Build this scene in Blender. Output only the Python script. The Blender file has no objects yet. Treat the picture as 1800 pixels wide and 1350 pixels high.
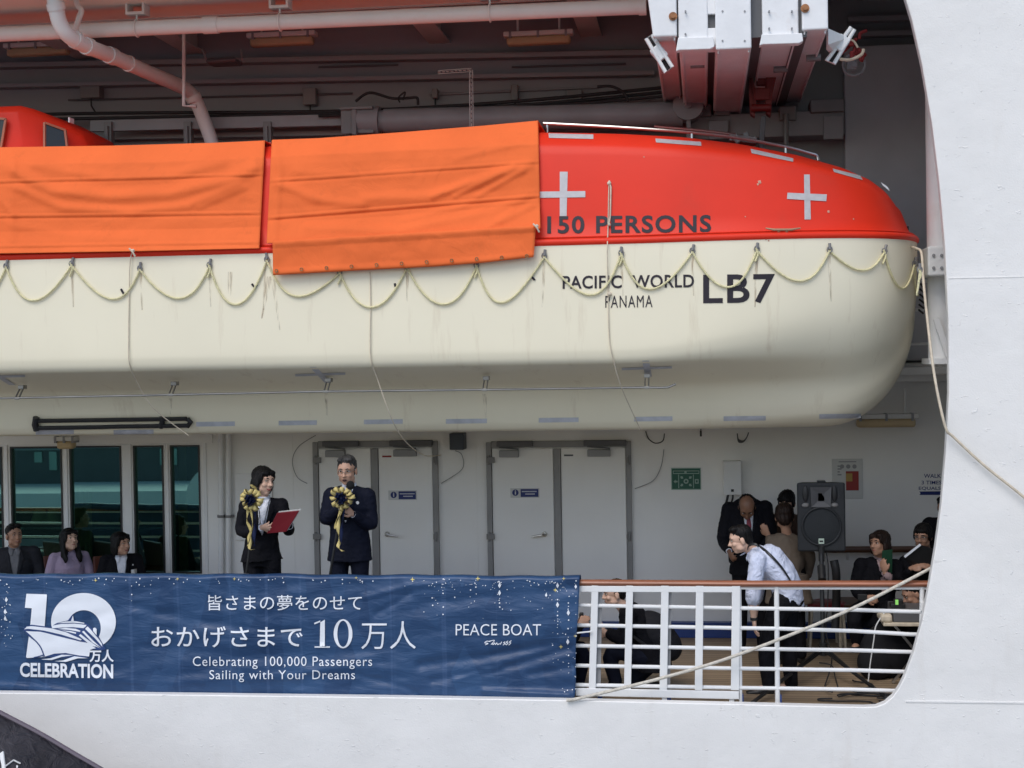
import bpy, bmesh, math, random
from mathutils import Vector, Matrix, noise
from mathutils.bvhtree import BVHTree
random.seed(7)
V = Vector
SC = bpy.context.scene
COL = SC.collection
rad = math.radians

# ------------------------------------------------------------------ camera
W0, H0, FPX = 1800.0, 1350.0, 2600.0            # pixel frame of the photograph and focal length in those pixels
EYE = V((0.0, 0.0, 2.9))
YAW, PITCH, ROLL = rad(7.4), rad(-0.88), 0.0165
_f = V((-math.sin(YAW) * math.cos(PITCH), math.cos(YAW) * math.cos(PITCH), math.sin(PITCH)))
_r0 = V((math.cos(YAW), math.sin(YAW), 0.0))
_u0 = _r0.cross(_f)
_r = _r0 * math.cos(ROLL) - _u0 * math.sin(ROLL)
_u = _u0 * math.cos(ROLL) + _r0 * math.sin(ROLL)
cam_data = bpy.data.cameras.new("camera")
cam_data.sensor_width = 36.0
cam_data.lens = FPX / W0 * 36.0
cam_data.clip_end = 3000.0
cam = bpy.data.objects.new("camera", cam_data)
COL.objects.link(cam)
cam.matrix_world = Matrix(((_r.x, _u.x, -_f.x, EYE.x), (_r.y, _u.y, -_f.y, EYE.y), (_r.z, _u.z, -_f.z, EYE.z), (0, 0, 0, 1)))
SC.camera = cam

# ------------------------------------------------------------------ sky and sun (rainy overcast day)
SUN_EL, SUN_AZ = rad(52), rad(200)               # azimuth measured from +Y towards +X
world = bpy.data.worlds.new("World")
SC.world = world
world.use_nodes = True
wn = world.node_tree.nodes
wl = world.node_tree.links
bg = wn["Background"]
sky = wn.new("ShaderNodeTexSky")
sky.sky_type = 'NISHITA'
sky.sun_disc = False
sky.sun_elevation = SUN_EL
sky.sun_rotation = SUN_AZ
sky.air_density = 1.0
sky.dust_density = 1.6
sky.ozone_density = 1.0
wl.new(sky.outputs[0], bg.inputs[0])
bg.inputs[1].default_value = 0.15
sun_data = bpy.data.lights.new("sun", 'SUN')
sun_data.energy = 1.15
sun_data.angle = rad(35)
sun_data.color = (1.0, 0.975, 0.94)
sun = bpy.data.objects.new("sun", sun_data)
COL.objects.link(sun)
sd = V((math.sin(SUN_AZ) * math.cos(SUN_EL), math.cos(SUN_AZ) * math.cos(SUN_EL), math.sin(SUN_EL)))
sun.rotation_euler = sd.to_track_quat('Z', 'Y').to_euler()
SC.view_settings.view_transform = 'Standard'
SC.view_settings.look = 'None'
SC.view_settings.gamma = 1.0
SC.view_settings.exposure = 0.27
SC.view_settings.use_curve_mapping = False
SC.cycles.max_bounces = 10
SC.cycles.diffuse_bounces = 6

# ------------------------------------------------------------------ measuring helpers
def ray(px, py):
    return (_f + _r * ((px - W0 / 2) / FPX) - _u * ((py - H0 / 2) / FPX))
def P(px, py, Y):
    """the point of the plane at distance Y in front of the quay edge that the photograph shows at px, py"""
    d = ray(px, py)
    return EYE + d * ((Y - EYE.y) / d.y)
def PZ(px, py, Z):
    d = ray(px, py)
    return EYE + d * ((Z - EYE.z) / d.z)
def lerp(a, b, t): return a + (b - a) * t
def interp(tab, x):
    if x <= tab[0][0]: return tab[0][1]
    for (x0, y0), (x1, y1) in zip(tab, tab[1:]):
        if x <= x1: return lerp(y0, y1, (x - x0) / (x1 - x0))
    return tab[-1][1]
def smooth(t):
    t = max(0.0, min(1.0, t)); return t * t * (3 - 2 * t)
def catmull(pts, n=8, closed=False):
    pts = [V(p) for p in pts]
    if len(pts) < 3: return pts
    out = []
    N = len(pts)
    for i in range(N if closed else N - 1):
        if closed: p0, p1, p2, p3 = pts[i - 1], pts[i], pts[(i + 1) % N], pts[(i + 2) % N]
        else: p0, p1, p2, p3 = pts[max(i - 1, 0)], pts[i], pts[i + 1], pts[min(i + 2, N - 1)]
        for k in range(n):
            t = k / n
            out.append(0.5 * ((2 * p1) + (p2 - p0) * t + (2 * p0 - 5 * p1 + 4 * p2 - p3) * t * t + (3 * p1 - p0 - 3 * p2 + p3) * t ** 3))
    if not closed: out.append(pts[-1])
    return out

# ------------------------------------------------------------------ mesh builder
class MB:
    def __init__(s):
        s.v = []; s.f = []
    def add(s, vs, fs):
        o = len(s.v); s.v += [V(v) for v in vs]; s.f += [tuple(i + o for i in f) for f in fs]; return s
    def box(s, c, size, M=None):
        hx, hy, hz = size[0] / 2, size[1] / 2, size[2] / 2
        c = V(c); vs = []
        for x in (-hx, hx):
            for y in (-hy, hy):
                for z in (-hz, hz):
                    p = V((x, y, z)); p = M @ p if M else p
                    vs.append(c + p)
        return s.add(vs, [(0, 1, 3, 2), (4, 6, 7, 5), (0, 4, 5, 1), (2, 3, 7, 6), (0, 2, 6, 4), (1, 5, 7, 3)])
    def mm(s, a, b):
        a, b = V(a), V(b)
        return s.box((a + b) / 2, (abs(b.x - a.x), abs(b.y - a.y), abs(b.z - a.z)))
    def bar(s, p0, p1, w, h, up=(0, 0, 1)):
        p0, p1 = V(p0), V(p1); d = (p1 - p0); L = d.length; d.normalize()
        u = V(up); u = u - d * u.dot(d)
        if u.length < 1e-4: u = V((0, 1, 0)) - d * d.y
        u.normalize(); q = d.cross(u)
        M = Matrix((d, q, u)).transposed()
        return s.box((p0 + p1) / 2, (L, w, h), M)
    def tube(s, pts, r, n=8, caps=True, closed=False, flat=None, axis=None):
        """r: number or list; flat: (lateral scale, depth scale) with axis = lateral direction"""
        pts = [V(p) for p in pts]; N = len(pts)
        rs = r if isinstance(r, (list, tuple)) else [r] * N
        vs = []; prev = None
        for i, p in enumerate(pts):
            if closed: t = pts[(i + 1) % N] - pts[i - 1]
            else: t = pts[min(i + 1, N - 1)] - pts[max(i - 1, 0)]
            if t.length < 1e-9: t = V((0, 0, 1))
            t.normalize()
            if axis is not None:
                a = V(axis); a = a - t * a.dot(t)
                a = a.normalized() if a.length > 1e-5 else t.orthogonal().normalized()
            elif prev is None: a = t.orthogonal().normalized()
            else:
                a = prev - t * prev.dot(t); a = a.normalized() if a.length > 1e-6 else t.orthogonal().normalized()
            prev = a; b = t.cross(a)
            rr = rs[i]
            ra, rb = (rr if isinstance(rr, (list, tuple)) else ((rr * flat[0], rr * flat[1]) if flat else (rr, rr)))
            for k in range(n):
                an = 2 * math.pi * k / n
                vs.append(p + a * (math.cos(an) * ra) + b * (math.sin(an) * rb))
        fs = []
        for i in range(N if closed else N - 1):
            j = (i + 1) % N
            for k in range(n):
                l = (k + 1) % n
                fs.append((i * n + k, i * n + l, j * n + l, j * n + k))
        if caps and not closed:
            fs.append(tuple(range(n - 1, -1, -1))); fs.append(tuple((N - 1) * n + k for k in range(n)))
        return s.add(vs, fs)
    def ell(s, c, r, M=None, nu=20, nv=12):
        c = V(c); vs = []; fs = []
        for j in range(nv + 1):
            th = math.pi * j / nv
            for i in range(nu):
                ph = 2 * math.pi * i / nu
                p = V((r[0] * math.sin(th) * math.cos(ph), r[1] * math.sin(th) * math.sin(ph), r[2] * math.cos(th)))
                vs.append(c + (M @ p if M else p))
        for j in range(nv):
            for i in range(nu):
                k = (i + 1) % nu
                fs.append((j * nu + i, (j + 1) * nu + i, (j + 1) * nu + k, j * nu + k))
        return s.add(vs, fs)
    def ball(s, c, r, n=14): return s.ell(c, (r, r, r), None, n, n * 2 // 3)
    def prism(s, pts, d):
        """polygon pts (3-D, in order) pushed along d"""
        pts = [V(p) for p in pts]; n = len(pts); d = V(d)
        return s.add(pts + [p + d for p in pts], [tuple(range(n - 1, -1, -1)), tuple(range(n, 2 * n))] + [(i, (i + 1) % n, (i + 1) % n + n, i + n) for i in range(n)])
    def grid(s, rows, closed_u=False):
        n = len(rows[0]); vs = [p for r in rows for p in r]; fs = []
        for j in range(len(rows) - 1):
            for i in range(n if closed_u else n - 1):
                k = (i + 1) % n
                fs.append((j * n + i, j * n + k, (j + 1) * n + k, (j + 1) * n + i))
        return s.add(vs, fs)
    def mesh(s, name="mesh", off=V((0, 0, 0)), merge=1e-5):
        me = bpy.data.meshes.new(name)
        bm = bmesh.new()
        vv = [bm.verts.new(p - off) for p in s.v]
        for f in s.f:
            try: bm.faces.new([vv[i] for i in f])
            except ValueError: pass
        bmesh.ops.remove_doubles(bm, verts=bm.verts, dist=merge)
        bmesh.ops.recalc_face_normals(bm, faces=bm.faces)
        bm.to_mesh(me); bm.free()
        return me
    def bvh(s): return BVHTree.FromPolygons(s.v, s.f)
    def build(s, name, m, parent=None, ang=35, bevel=0.0, **tags):
        off = org(parent)
        if parent is None and s.v:
            lo = [min(v[i] for v in s.v) for i in range(3)]; hi = [max(v[i] for v in s.v) for i in range(3)]
            off = V(((lo[0] + hi[0]) / 2, (lo[1] + hi[1]) / 2, lo[2]))
        me = s.mesh(name, off)
        return link(name, me, m, parent, off, ang, bevel, **tags)
def org(o):
    p = V((0, 0, 0))
    while o is not None:
        p = p + o.location; o = o.parent
    return p
def link(name, me, m, parent=None, off=None, ang=35, bevel=0.0, **tags):
    o = bpy.data.objects.new(name, me); COL.objects.link(o)
    if parent is not None: o.parent = parent
    elif off is not None: o.location = off
    for mm in (m if isinstance(m, (list, tuple)) else [m]): me.materials.append(mm)
    if ang:
        me.shade_smooth()
        if ang < 180: me.set_sharp_from_angle(angle=rad(ang))
    if bevel:
        b = o.modifiers.new("bevel", 'BEVEL'); b.width = bevel; b.segments = 2; b.limit_method = 'ANGLE'; b.angle_limit = rad(40)
        b.harden_normals = False
    tag(o, **tags)
    return o
def tag(o, label=None, cat=None, group=None, kind=None):
    if label: o["label"] = label
    if cat: o["category"] = cat
    if group: o["group"] = group
    if kind: o["kind"] = kind
    return o
def thing(name, label, cat, loc=(0, 0, 0), group=None):
    o = bpy.data.objects.new(name, None); COL.objects.link(o)
    o.location = loc; o.empty_display_size = 0.1
    return tag(o, label, cat, group)
def copy_tree(o, delta, parent=None, **tags):
    c = o.copy(); COL.objects.link(c)
    if parent is None: c.location = o.location + V(delta); tag(c, **tags)
    else: c.parent = parent
    for ch in list(o.children): copy_tree(ch, (0, 0, 0), c)
    return c
def vox(mb, size=0.008, it=4, fac=0.5):
    """one closed skin over everything in the builder"""
    me = mb.mesh("tmp")
    o = bpy.data.objects.new("tmp", me); COL.objects.link(o)
    r = o.modifiers.new("r", 'REMESH'); r.mode = 'VOXEL'; r.voxel_size = size
    if it:
        s = o.modifiers.new("s", 'SMOOTH'); s.factor = fac; s.iterations = it
    dg = bpy.context.evaluated_depsgraph_get()
    out = bpy.data.meshes.new_from_object(o.evaluated_get(dg))
    bpy.data.objects.remove(o); bpy.data.meshes.remove(me)
    return out
def build_mesh(name, me, m, parent=None, ang=180, **tags):
    """links a ready mesh whose vertices are in world space"""
    off = org(parent)
    if parent is None:
        off = V((sum(v.co.x for v in me.vertices) / len(me.vertices), sum(v.co.y for v in me.vertices) / len(me.vertices), min(v.co.z for v in me.vertices)))
    me.transform(Matrix.Translation(-off))
    me.name = name
    return link(name, me, m, parent, off, ang, **tags)

# ------------------------------------------------------------------ materials
def newmat(name):
    m = bpy.data.materials.new(name); m.use_nodes = True
    return m, m.node_tree.nodes, m.node_tree.links, m.node_tree.nodes["Principled BSDF"]
def mat(name, col, rough=0.5, metal=0.0, var=0.08, scale=3.0, bump=0.0, bscale=30.0, spec=0.5, stretch=(1, 1, 1), dirt=0.0, dirtcol=(0.2, 0.14, 0.09), dscale=2.0, bdist=0.02, streak=(1, 1, 1), dlo=0.56):
    m, n, l, b = newmat(name)
    b.inputs["Roughness"].default_value = rough
    b.inputs["Metallic"].default_value = metal
    b.inputs["Specular IOR Level"].default_value = spec
    tc = n.new("ShaderNodeTexCoord")
    mp = n.new("ShaderNodeMapping"); mp.inputs["Scale"].default_value = stretch
    l.new(tc.outputs["Object"], mp.inputs[0])
    nz = n.new("ShaderNodeTexNoise"); nz.inputs["Scale"].default_value = scale; nz.inputs["Detail"].default_value = 6
    l.new(mp.outputs[0], nz.inputs["Vector"])
    mix = n.new("ShaderNodeMix"); mix.data_type = 'RGBA'
    c = list(col) + [1]
    mix.inputs[6].default_value = [max(0, x * (1 - var)) for x in col] + [1]
    mix.inputs[7].default_value = [min(1, x * (1 + var)) for x in col] + [1]
    rm = n.new("ShaderNodeMapRange"); rm.inputs[1].default_value = 0.3; rm.inputs[2].default_value = 0.7
    l.new(nz.outputs[0], rm.inputs[0]); l.new(rm.outputs[0], mix.inputs[0])
    out = mix.outputs[2]
    if dirt > 0:
        mp2 = n.new("ShaderNodeMapping"); mp2.inputs["Scale"].default_value = streak
        l.new(tc.outputs["Object"], mp2.inputs[0])
        dn = n.new("ShaderNodeTexNoise"); dn.inputs["Scale"].default_value = dscale; dn.inputs["Detail"].default_value = 8; dn.inputs["Roughness"].default_value = 0.65
        l.new(mp2.outputs[0], dn.inputs["Vector"])
        rr = n.new("ShaderNodeMapRange"); rr.inputs[1].default_value = dlo; rr.inputs[2].default_value = 0.8; rr.inputs[4].default_value = dirt
        l.new(dn.outputs[0], rr.inputs[0])
        mx2 = n.new("ShaderNodeMix"); mx2.data_type = 'RGBA'
        l.new(rr.outputs[0], mx2.inputs[0]); l.new(out, mx2.inputs[6]); mx2.inputs[7].default_value = list(dirtcol) + [1]
        out = mx2.outputs[2]
    l.new(out, b.inputs["Base Color"])
    if bump > 0:
        bn = n.new("ShaderNodeTexNoise"); bn.inputs["Scale"].default_value = bscale; bn.inputs["Detail"].default_value = 5
        l.new(mp.outputs[0], bn.inputs["Vector"])
        bp = n.new("ShaderNodeBump"); bp.inputs["Strength"].default_value = bump; bp.inputs["Distance"].default_value = bdist
        l.new(bn.outputs[0], bp.inputs["Height"]); l.new(bp.outputs[0], b.inputs["Normal"])
    return m

def hull_paint(name, col):
    """ship side paint: plate dents, thick brush work and flakes, faint rust runs"""
    m, n, l, b = newmat(name)
    b.inputs["Roughness"].default_value = 0.42
    tc = n.new("ShaderNodeTexCoord")
    def nz(scale, detail=5, st=None, dist=0.0):
        t = n.new("ShaderNodeTexNoise"); t.inputs["Scale"].default_value = scale; t.inputs["Detail"].default_value = detail; t.inputs["Distortion"].default_value = dist
        if st:
            mp = n.new("ShaderNodeMapping"); mp.inputs["Scale"].default_value = st
            l.new(tc.outputs["Object"], mp.inputs[0]); l.new(mp.outputs[0], t.inputs["Vector"])
        else: l.new(tc.outputs["Object"], t.inputs["Vector"])
        return t.outputs[0]
    def mr(s, a, c, lo=0.0, hi=1.0):
        r = n.new("ShaderNodeMapRange"); r.inputs[1].default_value = a; r.inputs[2].default_value = c; r.inputs[3].default_value = lo; r.inputs[4].default_value = hi
        l.new(s, r.inputs[0]); return r.outputs[0]
    def mixc(f, a, c):
        mx = n.new("ShaderNodeMix"); mx.data_type = 'RGBA'; l.new(f, mx.inputs[0])
        if isinstance(a, tuple): mx.inputs[6].default_value = a + (1,)
        else: l.new(a, mx.inputs[6])
        mx.inputs[7].default_value = c + (1,)
        return mx.outputs[2]
    c1 = mixc(mr(nz(1.3, 6), 0.35, 0.7), tuple(x * 1.03 for x in col), tuple(x * 0.95 for x in col))
    c2 = mixc(mr(nz(5.0, 8, (1, 1, 0.15)), 0.6, 0.85, 0, 0.25), c1, (0.55, 0.47, 0.38))
    c3 = mixc(mr(nz(26.0, 3, None, 0.8), 0.70, 0.80, 0, 0.5), c2, tuple(min(1, x * 1.1) for x in col))
    c4 = mixc(mr(nz(12.0, 5, (1, 1, 2.2), 1.2), 0.69, 0.77, 0, 0.28), c3, (0.42, 0.40, 0.38))
    l.new(c4, b.inputs["Base Color"])
    # bumps
    ad = n.new("ShaderNodeMath"); ad.operation = 'ADD'
    l.new(mr(nz(2.2, 3), 0.2, 0.8, 0, 1.2), ad.inputs[0])
    ad2 = n.new("ShaderNodeMath"); ad2.operation = 'ADD'
    l.new(mr(nz(16.0, 4, (1, 1, 1.6), 1.0), 0.66, 0.74, 0, 0.35), ad.inputs[1])
    l.new(ad.outputs[0], ad2.inputs[0]); l.new(mr(nz(70.0, 3), 0.3, 0.7, 0, 0.08), ad2.inputs[1])
    bp = n.new("ShaderNodeBump"); bp.inputs["Strength"].default_value = 0.6; bp.inputs["Distance"].default_value = 0.014
    l.new(ad2.outputs[0], bp.inputs["Height"]); l.new(bp.outputs[0], b.inputs["Normal"])
    return m

def planks(name, col, pitch=0.09):
    m, n, l, b = newmat(name)
    b.inputs["Roughness"].default_value = 0.55
    tc = n.new("ShaderNodeTexCoord")
    sp = n.new("ShaderNodeSeparateXYZ"); l.new(tc.outputs["Object"], sp.inputs[0])
    dv = n.new("ShaderNodeMath"); dv.operation = 'DIVIDE'; dv.inputs[1].default_value = pitch; l.new(sp.outputs[1], dv.inputs[0])
    fr = n.new("ShaderNodeMath"); fr.operation = 'FRACT'; l.new(dv.outputs[0], fr.inputs[0])
    gt = n.new("ShaderNodeMath"); gt.operation = 'LESS_THAN'; gt.inputs[1].default_value = 0.09; l.new(fr.outputs[0], gt.inputs[0])
    fl = n.new("ShaderNodeMath"); fl.operation = 'FLOOR'; l.new(dv.outputs[0], fl.inputs[0])
    wn_ = n.new("ShaderNodeTexWhiteNoise"); wn_.noise_dimensions = '1D'; l.new(fl.outputs[0], wn_.inputs["W"])
    nz = n.new("ShaderNodeTexNoise"); nz.inputs["Scale"].default_value = 6; nz.inputs["Detail"].default_value = 8
    mp = n.new("ShaderNodeMapping"); mp.inputs["Scale"].default_value = (0.4, 5, 1); l.new(tc.outputs["Object"], mp.inputs[0]); l.new(mp.outputs[0], nz.inputs["Vector"])
    ad = n.new("ShaderNodeMath"); ad.operation = 'ADD'; l.new(wn_.outputs[0], ad.inputs[0]); l.new(nz.outputs[0], ad.inputs[1])
    mr = n.new("ShaderNodeMapRange"); mr.inputs[1].default_value = 0.3; mr.inputs[2].default_value = 1.6; l.new(ad.outputs[0], mr.inputs[0])
    mx = n.new("ShaderNodeMix"); mx.data_type = 'RGBA'; l.new(mr.outputs[0], mx.inputs[0])
    mx.inputs[6].default_value = tuple(c * 0.78 for c in col) + (1,); mx.inputs[7].default_value = tuple(c * 1.2 for c in col) + (1,)
    m2 = n.new("ShaderNodeMix"); m2.data_type = 'RGBA'; l.new(gt.outputs[0], m2.inputs[0]); l.new(mx.outputs[2], m2.inputs[6]); m2.inputs[7].default_value = (0.02, 0.015, 0.012, 1)
    l.new(m2.outputs[2], b.inputs["Base Color"])
    return m

def fabric(name, col, rough=0.9, wr=0.5, wscale=5.0, var=0.12, sheen=0.0, dirt=0.0, dist=0.03):
    """cloth: slow wrinkles plus a weave"""
    m, n, l, b = newmat(name)
    b.inputs["Roughness"].default_value = rough
    b.inputs["Specular IOR Level"].default_value = 0.15
    tc = n.new("ShaderNodeTexCoord")
    nz = n.new("ShaderNodeTexNoise"); nz.inputs["Scale"].default_value = wscale; nz.inputs["Detail"].default_value = 4; nz.inputs["Distortion"].default_value = 1.2
    l.new(tc.outputs["Object"], nz.inputs["Vector"])
    n2 = n.new("ShaderNodeTexNoise"); n2.inputs["Scale"].default_value = 1.7; n2.inputs["Detail"].default_value = 7
    l.new(tc.outputs["Object"], n2.inputs["Vector"])
    mr = n.new("ShaderNodeMapRange"); mr.inputs[1].default_value = 0.3; mr.inputs[2].default_value = 0.7; l.new(n2.outputs[0], mr.inputs[0])
    mx = n.new("ShaderNodeMix"); mx.data_type = 'RGBA'; l.new(mr.outputs[0], mx.inputs[0])
    mx.inputs[6].default_value = tuple(c * (1 - var) for c in col) + (1,); mx.inputs[7].default_value = tuple(min(1, c * (1 + var)) for c in col) + (1,)
    out = mx.outputs[2]
    if dirt:
        d = n.new("ShaderNodeTexNoise"); d.inputs["Scale"].default_value = 4.5; d.inputs["Detail"].default_value = 9; d.inputs["Roughness"].default_value = 0.7
        l.new(tc.outputs["Object"], d.inputs["Vector"])
        r2 = n.new("ShaderNodeMapRange"); r2.inputs[1].default_value = 0.58; r2.inputs[2].default_value = 0.78; r2.inputs[4].default_value = dirt; l.new(d.outputs[0], r2.inputs[0])
        m3 = n.new("ShaderNodeMix"); m3.data_type = 'RGBA'; l.new(r2.outputs[0], m3.inputs[0]); l.new(out, m3.inputs[6]); m3.inputs[7].default_value = (col[0] * 0.55, col[1] * 0.6, col[2] * 0.7, 1)
        out = m3.outputs[2]
    l.new(out, b.inputs["Base Color"])
    bp = n.new("ShaderNodeBump"); bp.inputs["Strength"].default_value = wr; bp.inputs["Distance"].default_value = dist
    l.new(nz.outputs[0], bp.inputs["Height"]); l.new(bp.outputs[0], b.inputs["Normal"])
    return m

M = {}
M['hull'] = hull_paint("hull_paint", (0.82, 0.805, 0.775))
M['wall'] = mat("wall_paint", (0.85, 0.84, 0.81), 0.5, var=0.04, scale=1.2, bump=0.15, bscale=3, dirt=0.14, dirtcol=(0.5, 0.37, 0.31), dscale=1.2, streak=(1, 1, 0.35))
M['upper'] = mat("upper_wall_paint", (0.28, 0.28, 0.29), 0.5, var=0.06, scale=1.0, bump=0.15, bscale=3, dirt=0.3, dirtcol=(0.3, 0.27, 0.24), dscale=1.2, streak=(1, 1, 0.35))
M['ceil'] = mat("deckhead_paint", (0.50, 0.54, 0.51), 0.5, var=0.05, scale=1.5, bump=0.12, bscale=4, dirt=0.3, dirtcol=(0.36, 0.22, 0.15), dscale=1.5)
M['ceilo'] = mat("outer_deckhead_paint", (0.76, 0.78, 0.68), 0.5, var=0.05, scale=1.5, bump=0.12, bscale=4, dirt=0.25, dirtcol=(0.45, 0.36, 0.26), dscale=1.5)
M['white'] = mat("white_paint", (0.78, 0.78, 0.77), 0.4, var=0.04, bump=0.1, bscale=20, dirt=0.2, dirtcol=(0.45, 0.33, 0.22), dscale=3)
M['whited'] = mat("white_davit_paint", (0.80, 0.80, 0.80), 0.4, var=0.04, scale=5, bump=0.15, bscale=14, dirt=0.35, dirtcol=(0.40, 0.20, 0.10), dscale=3.5, dlo=0.60)
M['pipe'] = mat("pipe_paint", (0.74, 0.73, 0.69), 0.45, var=0.05, dirt=0.25, dirtcol=(0.4, 0.25, 0.16), dscale=3)
M['grey'] = mat("grey_paint", (0.28, 0.28, 0.285), 0.5, var=0.1, dirt=0.25, dscale=4)
M['dgrey'] = mat("dark_grey_metal", (0.10, 0.10, 0.105), 0.5, var=0.1, bump=0.1)
M['mgrey'] = mat("mid_grey_metal", (0.20, 0.195, 0.19), 0.45, var=0.1, dirt=0.2)
M['dframe'] = mat("door_frame_grey", (0.27, 0.265, 0.26), 0.45, var=.1, dirt=.25)
M['black'] = mat("black_plastic", (0.015, 0.015, 0.016), 0.45, var=0.1)
M['rubber'] = mat("black_rubber", (0.022, 0.021, 0.022), 0.7, var=0.2)
M['steel'] = mat("stainless_steel", (0.55, 0.54, 0.52), 0.3, 1.0, var=0.1, dirt=0.3, dirtcol=(0.3, 0.2, 0.12))
M['deck'] = planks("deck_planks", (0.33, 0.24, 0.155))
M['blue'] = mat("waterway_blue", (0.02, 0.05, 0.20), 0.4, var=0.15)
M['rail'] = mat("varnished_wood", (0.30, 0.105, 0.052), 0.3, var=0.25, scale=6, stretch=(0.5, 6, 6))
M['dwood'] = mat("dark_wood", (0.10, 0.045, 0.025), 0.4, var=0.2, scale=6, stretch=(0.5, 6, 6))
M['quay'] = mat("quay_concrete", (0.25, 0.25, 0.245), 0.8, var=0.2, scale=0.4, bump=0.2, bscale=8)
M['cream'] = mat("cream_gelcoat", (0.85, 0.785, 0.60), 0.42, var=0.025, scale=1.2, bump=0.06, bscale=2.5, dirt=0.55, dirtcol=(0.52, 0.40, 0.26), dscale=2.6, streak=(2.6, 1, 0.28), dlo=0.585)
M['red'] = mat("red_gelcoat", (0.78, 0.036, 0.013), 0.45, var=0.06, scale=1.5, bump=0.05, bscale=3, dirt=0.25, dirtcol=(0.50, 0.06, 0.03), dscale=2.5, spec=.28)
M['canvas'] = fabric("orange_canvas", (0.84, 0.165, 0.045), 0.85, 0.5, 4.5, 0.06, dirt=0.34, dist=0.02)
M['tape'] = mat("reflective_tape", (0.52, 0.50, 0.50), 0.4, var=0.08, scale=20)
M['tapeb'] = mat("weathered_tape", (0.50, 0.51, 0.55), 0.5, var=0.15, scale=12)
M['letter'] = mat("black_lettering", (0.018, 0.012, 0.02), 0.5, var=0.2)
M['rope'] = mat("yellow_rope", (0.74, 0.68, 0.40), 0.8, var=0.15, scale=30, bump=0.6, bscale=120)
M['cord'] = mat("beige_cord", (0.60, 0.52, 0.40), 0.8, var=0.15, scale=20)
M['hawser'] = mat("hawser", (0.66, 0.61, 0.52), 0.85, var=0.15, scale=25, bump=0.8, bscale=90)
M['hook'] = mat("red_hook_paint", (0.15, 0.010, 0.009), 0.5, var=0.3)
M['dkred'] = mat("dark_red_window_rim", (0.42, 0.16, 0.09), 0.5)
M['dglass'] = mat("dark_window", (0.02, 0.022, 0.022), 0.08, var=0.1)
M['lampc'] = mat("yellowed_diffuser", (0.55, 0.42, 0.24), 0.5, var=0.12)
M['letw'] = mat("white_print", (0.80, 0.83, 0.88), 0.6, var=0.04)
M['green'] = mat("sign_green", (0.008, 0.10, 0.06), 0.5, var=0.1)
M['palegreen'] = mat("sign_pale_green", (0.30, 0.42, 0.36), 0.5)
M['navy'] = mat("sign_navy", (0.012, 0.025, 0.16), 0.45, var=0.1)
M['paper'] = mat("paper", (0.62, 0.62, 0.60), 0.7, var=0.05)
M['signred'] = mat("sign_red", (0.30, 0.02, 0.015), 0.5)
M['ochre'] = mat("sign_ochre", (0.42, 0.27, 0.06), 0.5)
M['gold'] = mat("gold_print", (0.75, 0.62, 0.22), 0.5)
# ------------------------------------------------------------------ quay (the ground on which the photographer stands)
YH, YR, YW = 12.25, 12.45, 15.5
q = MB().add([(-700, -700, -3), (700, -700, -3), (700, 11.4, -3), (-700, 11.4, -3)], [(0, 1, 2, 3)]).build("quay", M['quay'], kind='structure')
m_w, n_, l_, b_ = newmat("sea_water")
b_.inputs["Base Color"].default_value = (0.02, 0.035, 0.04, 1); b_.inputs["Roughness"].default_value = 0.12
_t = n_.new("ShaderNodeTexNoise"); _t.inputs["Scale"].default_value = 1.5; _b = n_.new("ShaderNodeBump"); _b.inputs["Strength"].default_value = 0.4
l_.new(_t.outputs[0], _b.inputs["Height"]); l_.new(_b.outputs[0], b_.inputs["Normal"])
MB().add([(-700, 11.4, -4.2), (700, 11.4, -4.2), (700, 900, -4.2), (-700, 900, -4.2)], [(0, 1, 2, 3)]).build("water", m_w, kind='structure')
MB().add([(-700, 11.4, -3), (700, 11.4, -3), (700, 11.4, -6), (-700, 11.4, -6)], [(0, 1, 2, 3)]).build("quay_wall", M['quay'], kind='structure')

# ------------------------------------------------------------------ the ship
ship = thing("cruise_ship", "white ship side with a recessed promenade deck under the hanging lifeboat", "ship", (0, YH, 0))
XL, XR = -15.0, 11.0
edge = [(-200, 1219), (300, 1221), (700, 1226), (1000, 1231), (1300, 1238), (1420, 1241), (1520, 1243), (1541, 1242), (1556, 1236), (1570, 1224), (1581, 1208), (1590, 1190), (1606, 1147), (1621, 1092), (1634, 1025), (1645, 960), (1655, 885),
        (1663, 790), (1668, 690), (1667, 560), (1661, 430), (1651, 320), (1638, 215), (1621, 115), (1603, 35), (1585, -25), (1560, -85), (1525, -140), (1470, -180)]
ep = [P(x, y, YH) for x, y in edge]
zt = 6.55
loop = [V((XL, YH, -4.5)), V((XL, YH, ep[0].z)), V((XL + 1.5, YH, ep[0].z))] + ep[1:] + [V((ep[-1].x - .4, YH, max(ep[-1].z + .05, zt + 0.25))), V((XL, YH, zt + 0.25)), V((XL, YH, 9)), V((XR, YH, 9)), V((XR, YH, -4.5))]
MB().prism(loop, (0, 0.10, 0)).build("hull", M['hull'], ship, ang=25, bevel=0.008)
# welded seams that show as slight steps in the plating
for y0, y1 in ((1233, 1236), ):
    MB().bar(P(1592, y0, YH - .001), P(2100, y1 + 3, YH - .001), 0.010, 0.012).build("weld_seam", M['hull'], ship)
MB().bar(P(1668, 489, YH - .001), P(2200, 478, YH - .001), 0.005, 0.008).build("weld_seam", M['hull'], ship)
# deck, waterway, walls
MB().mm((XL, YH + .10, -0.12), (XR, YW - .02, 0.0)).build("deck", M['deck'], ship)
MB().mm((XL, YW - .10, 0.004), (XR, YW - .004, 0.16)).build("waterway_strip", M['blue'], ship)
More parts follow.
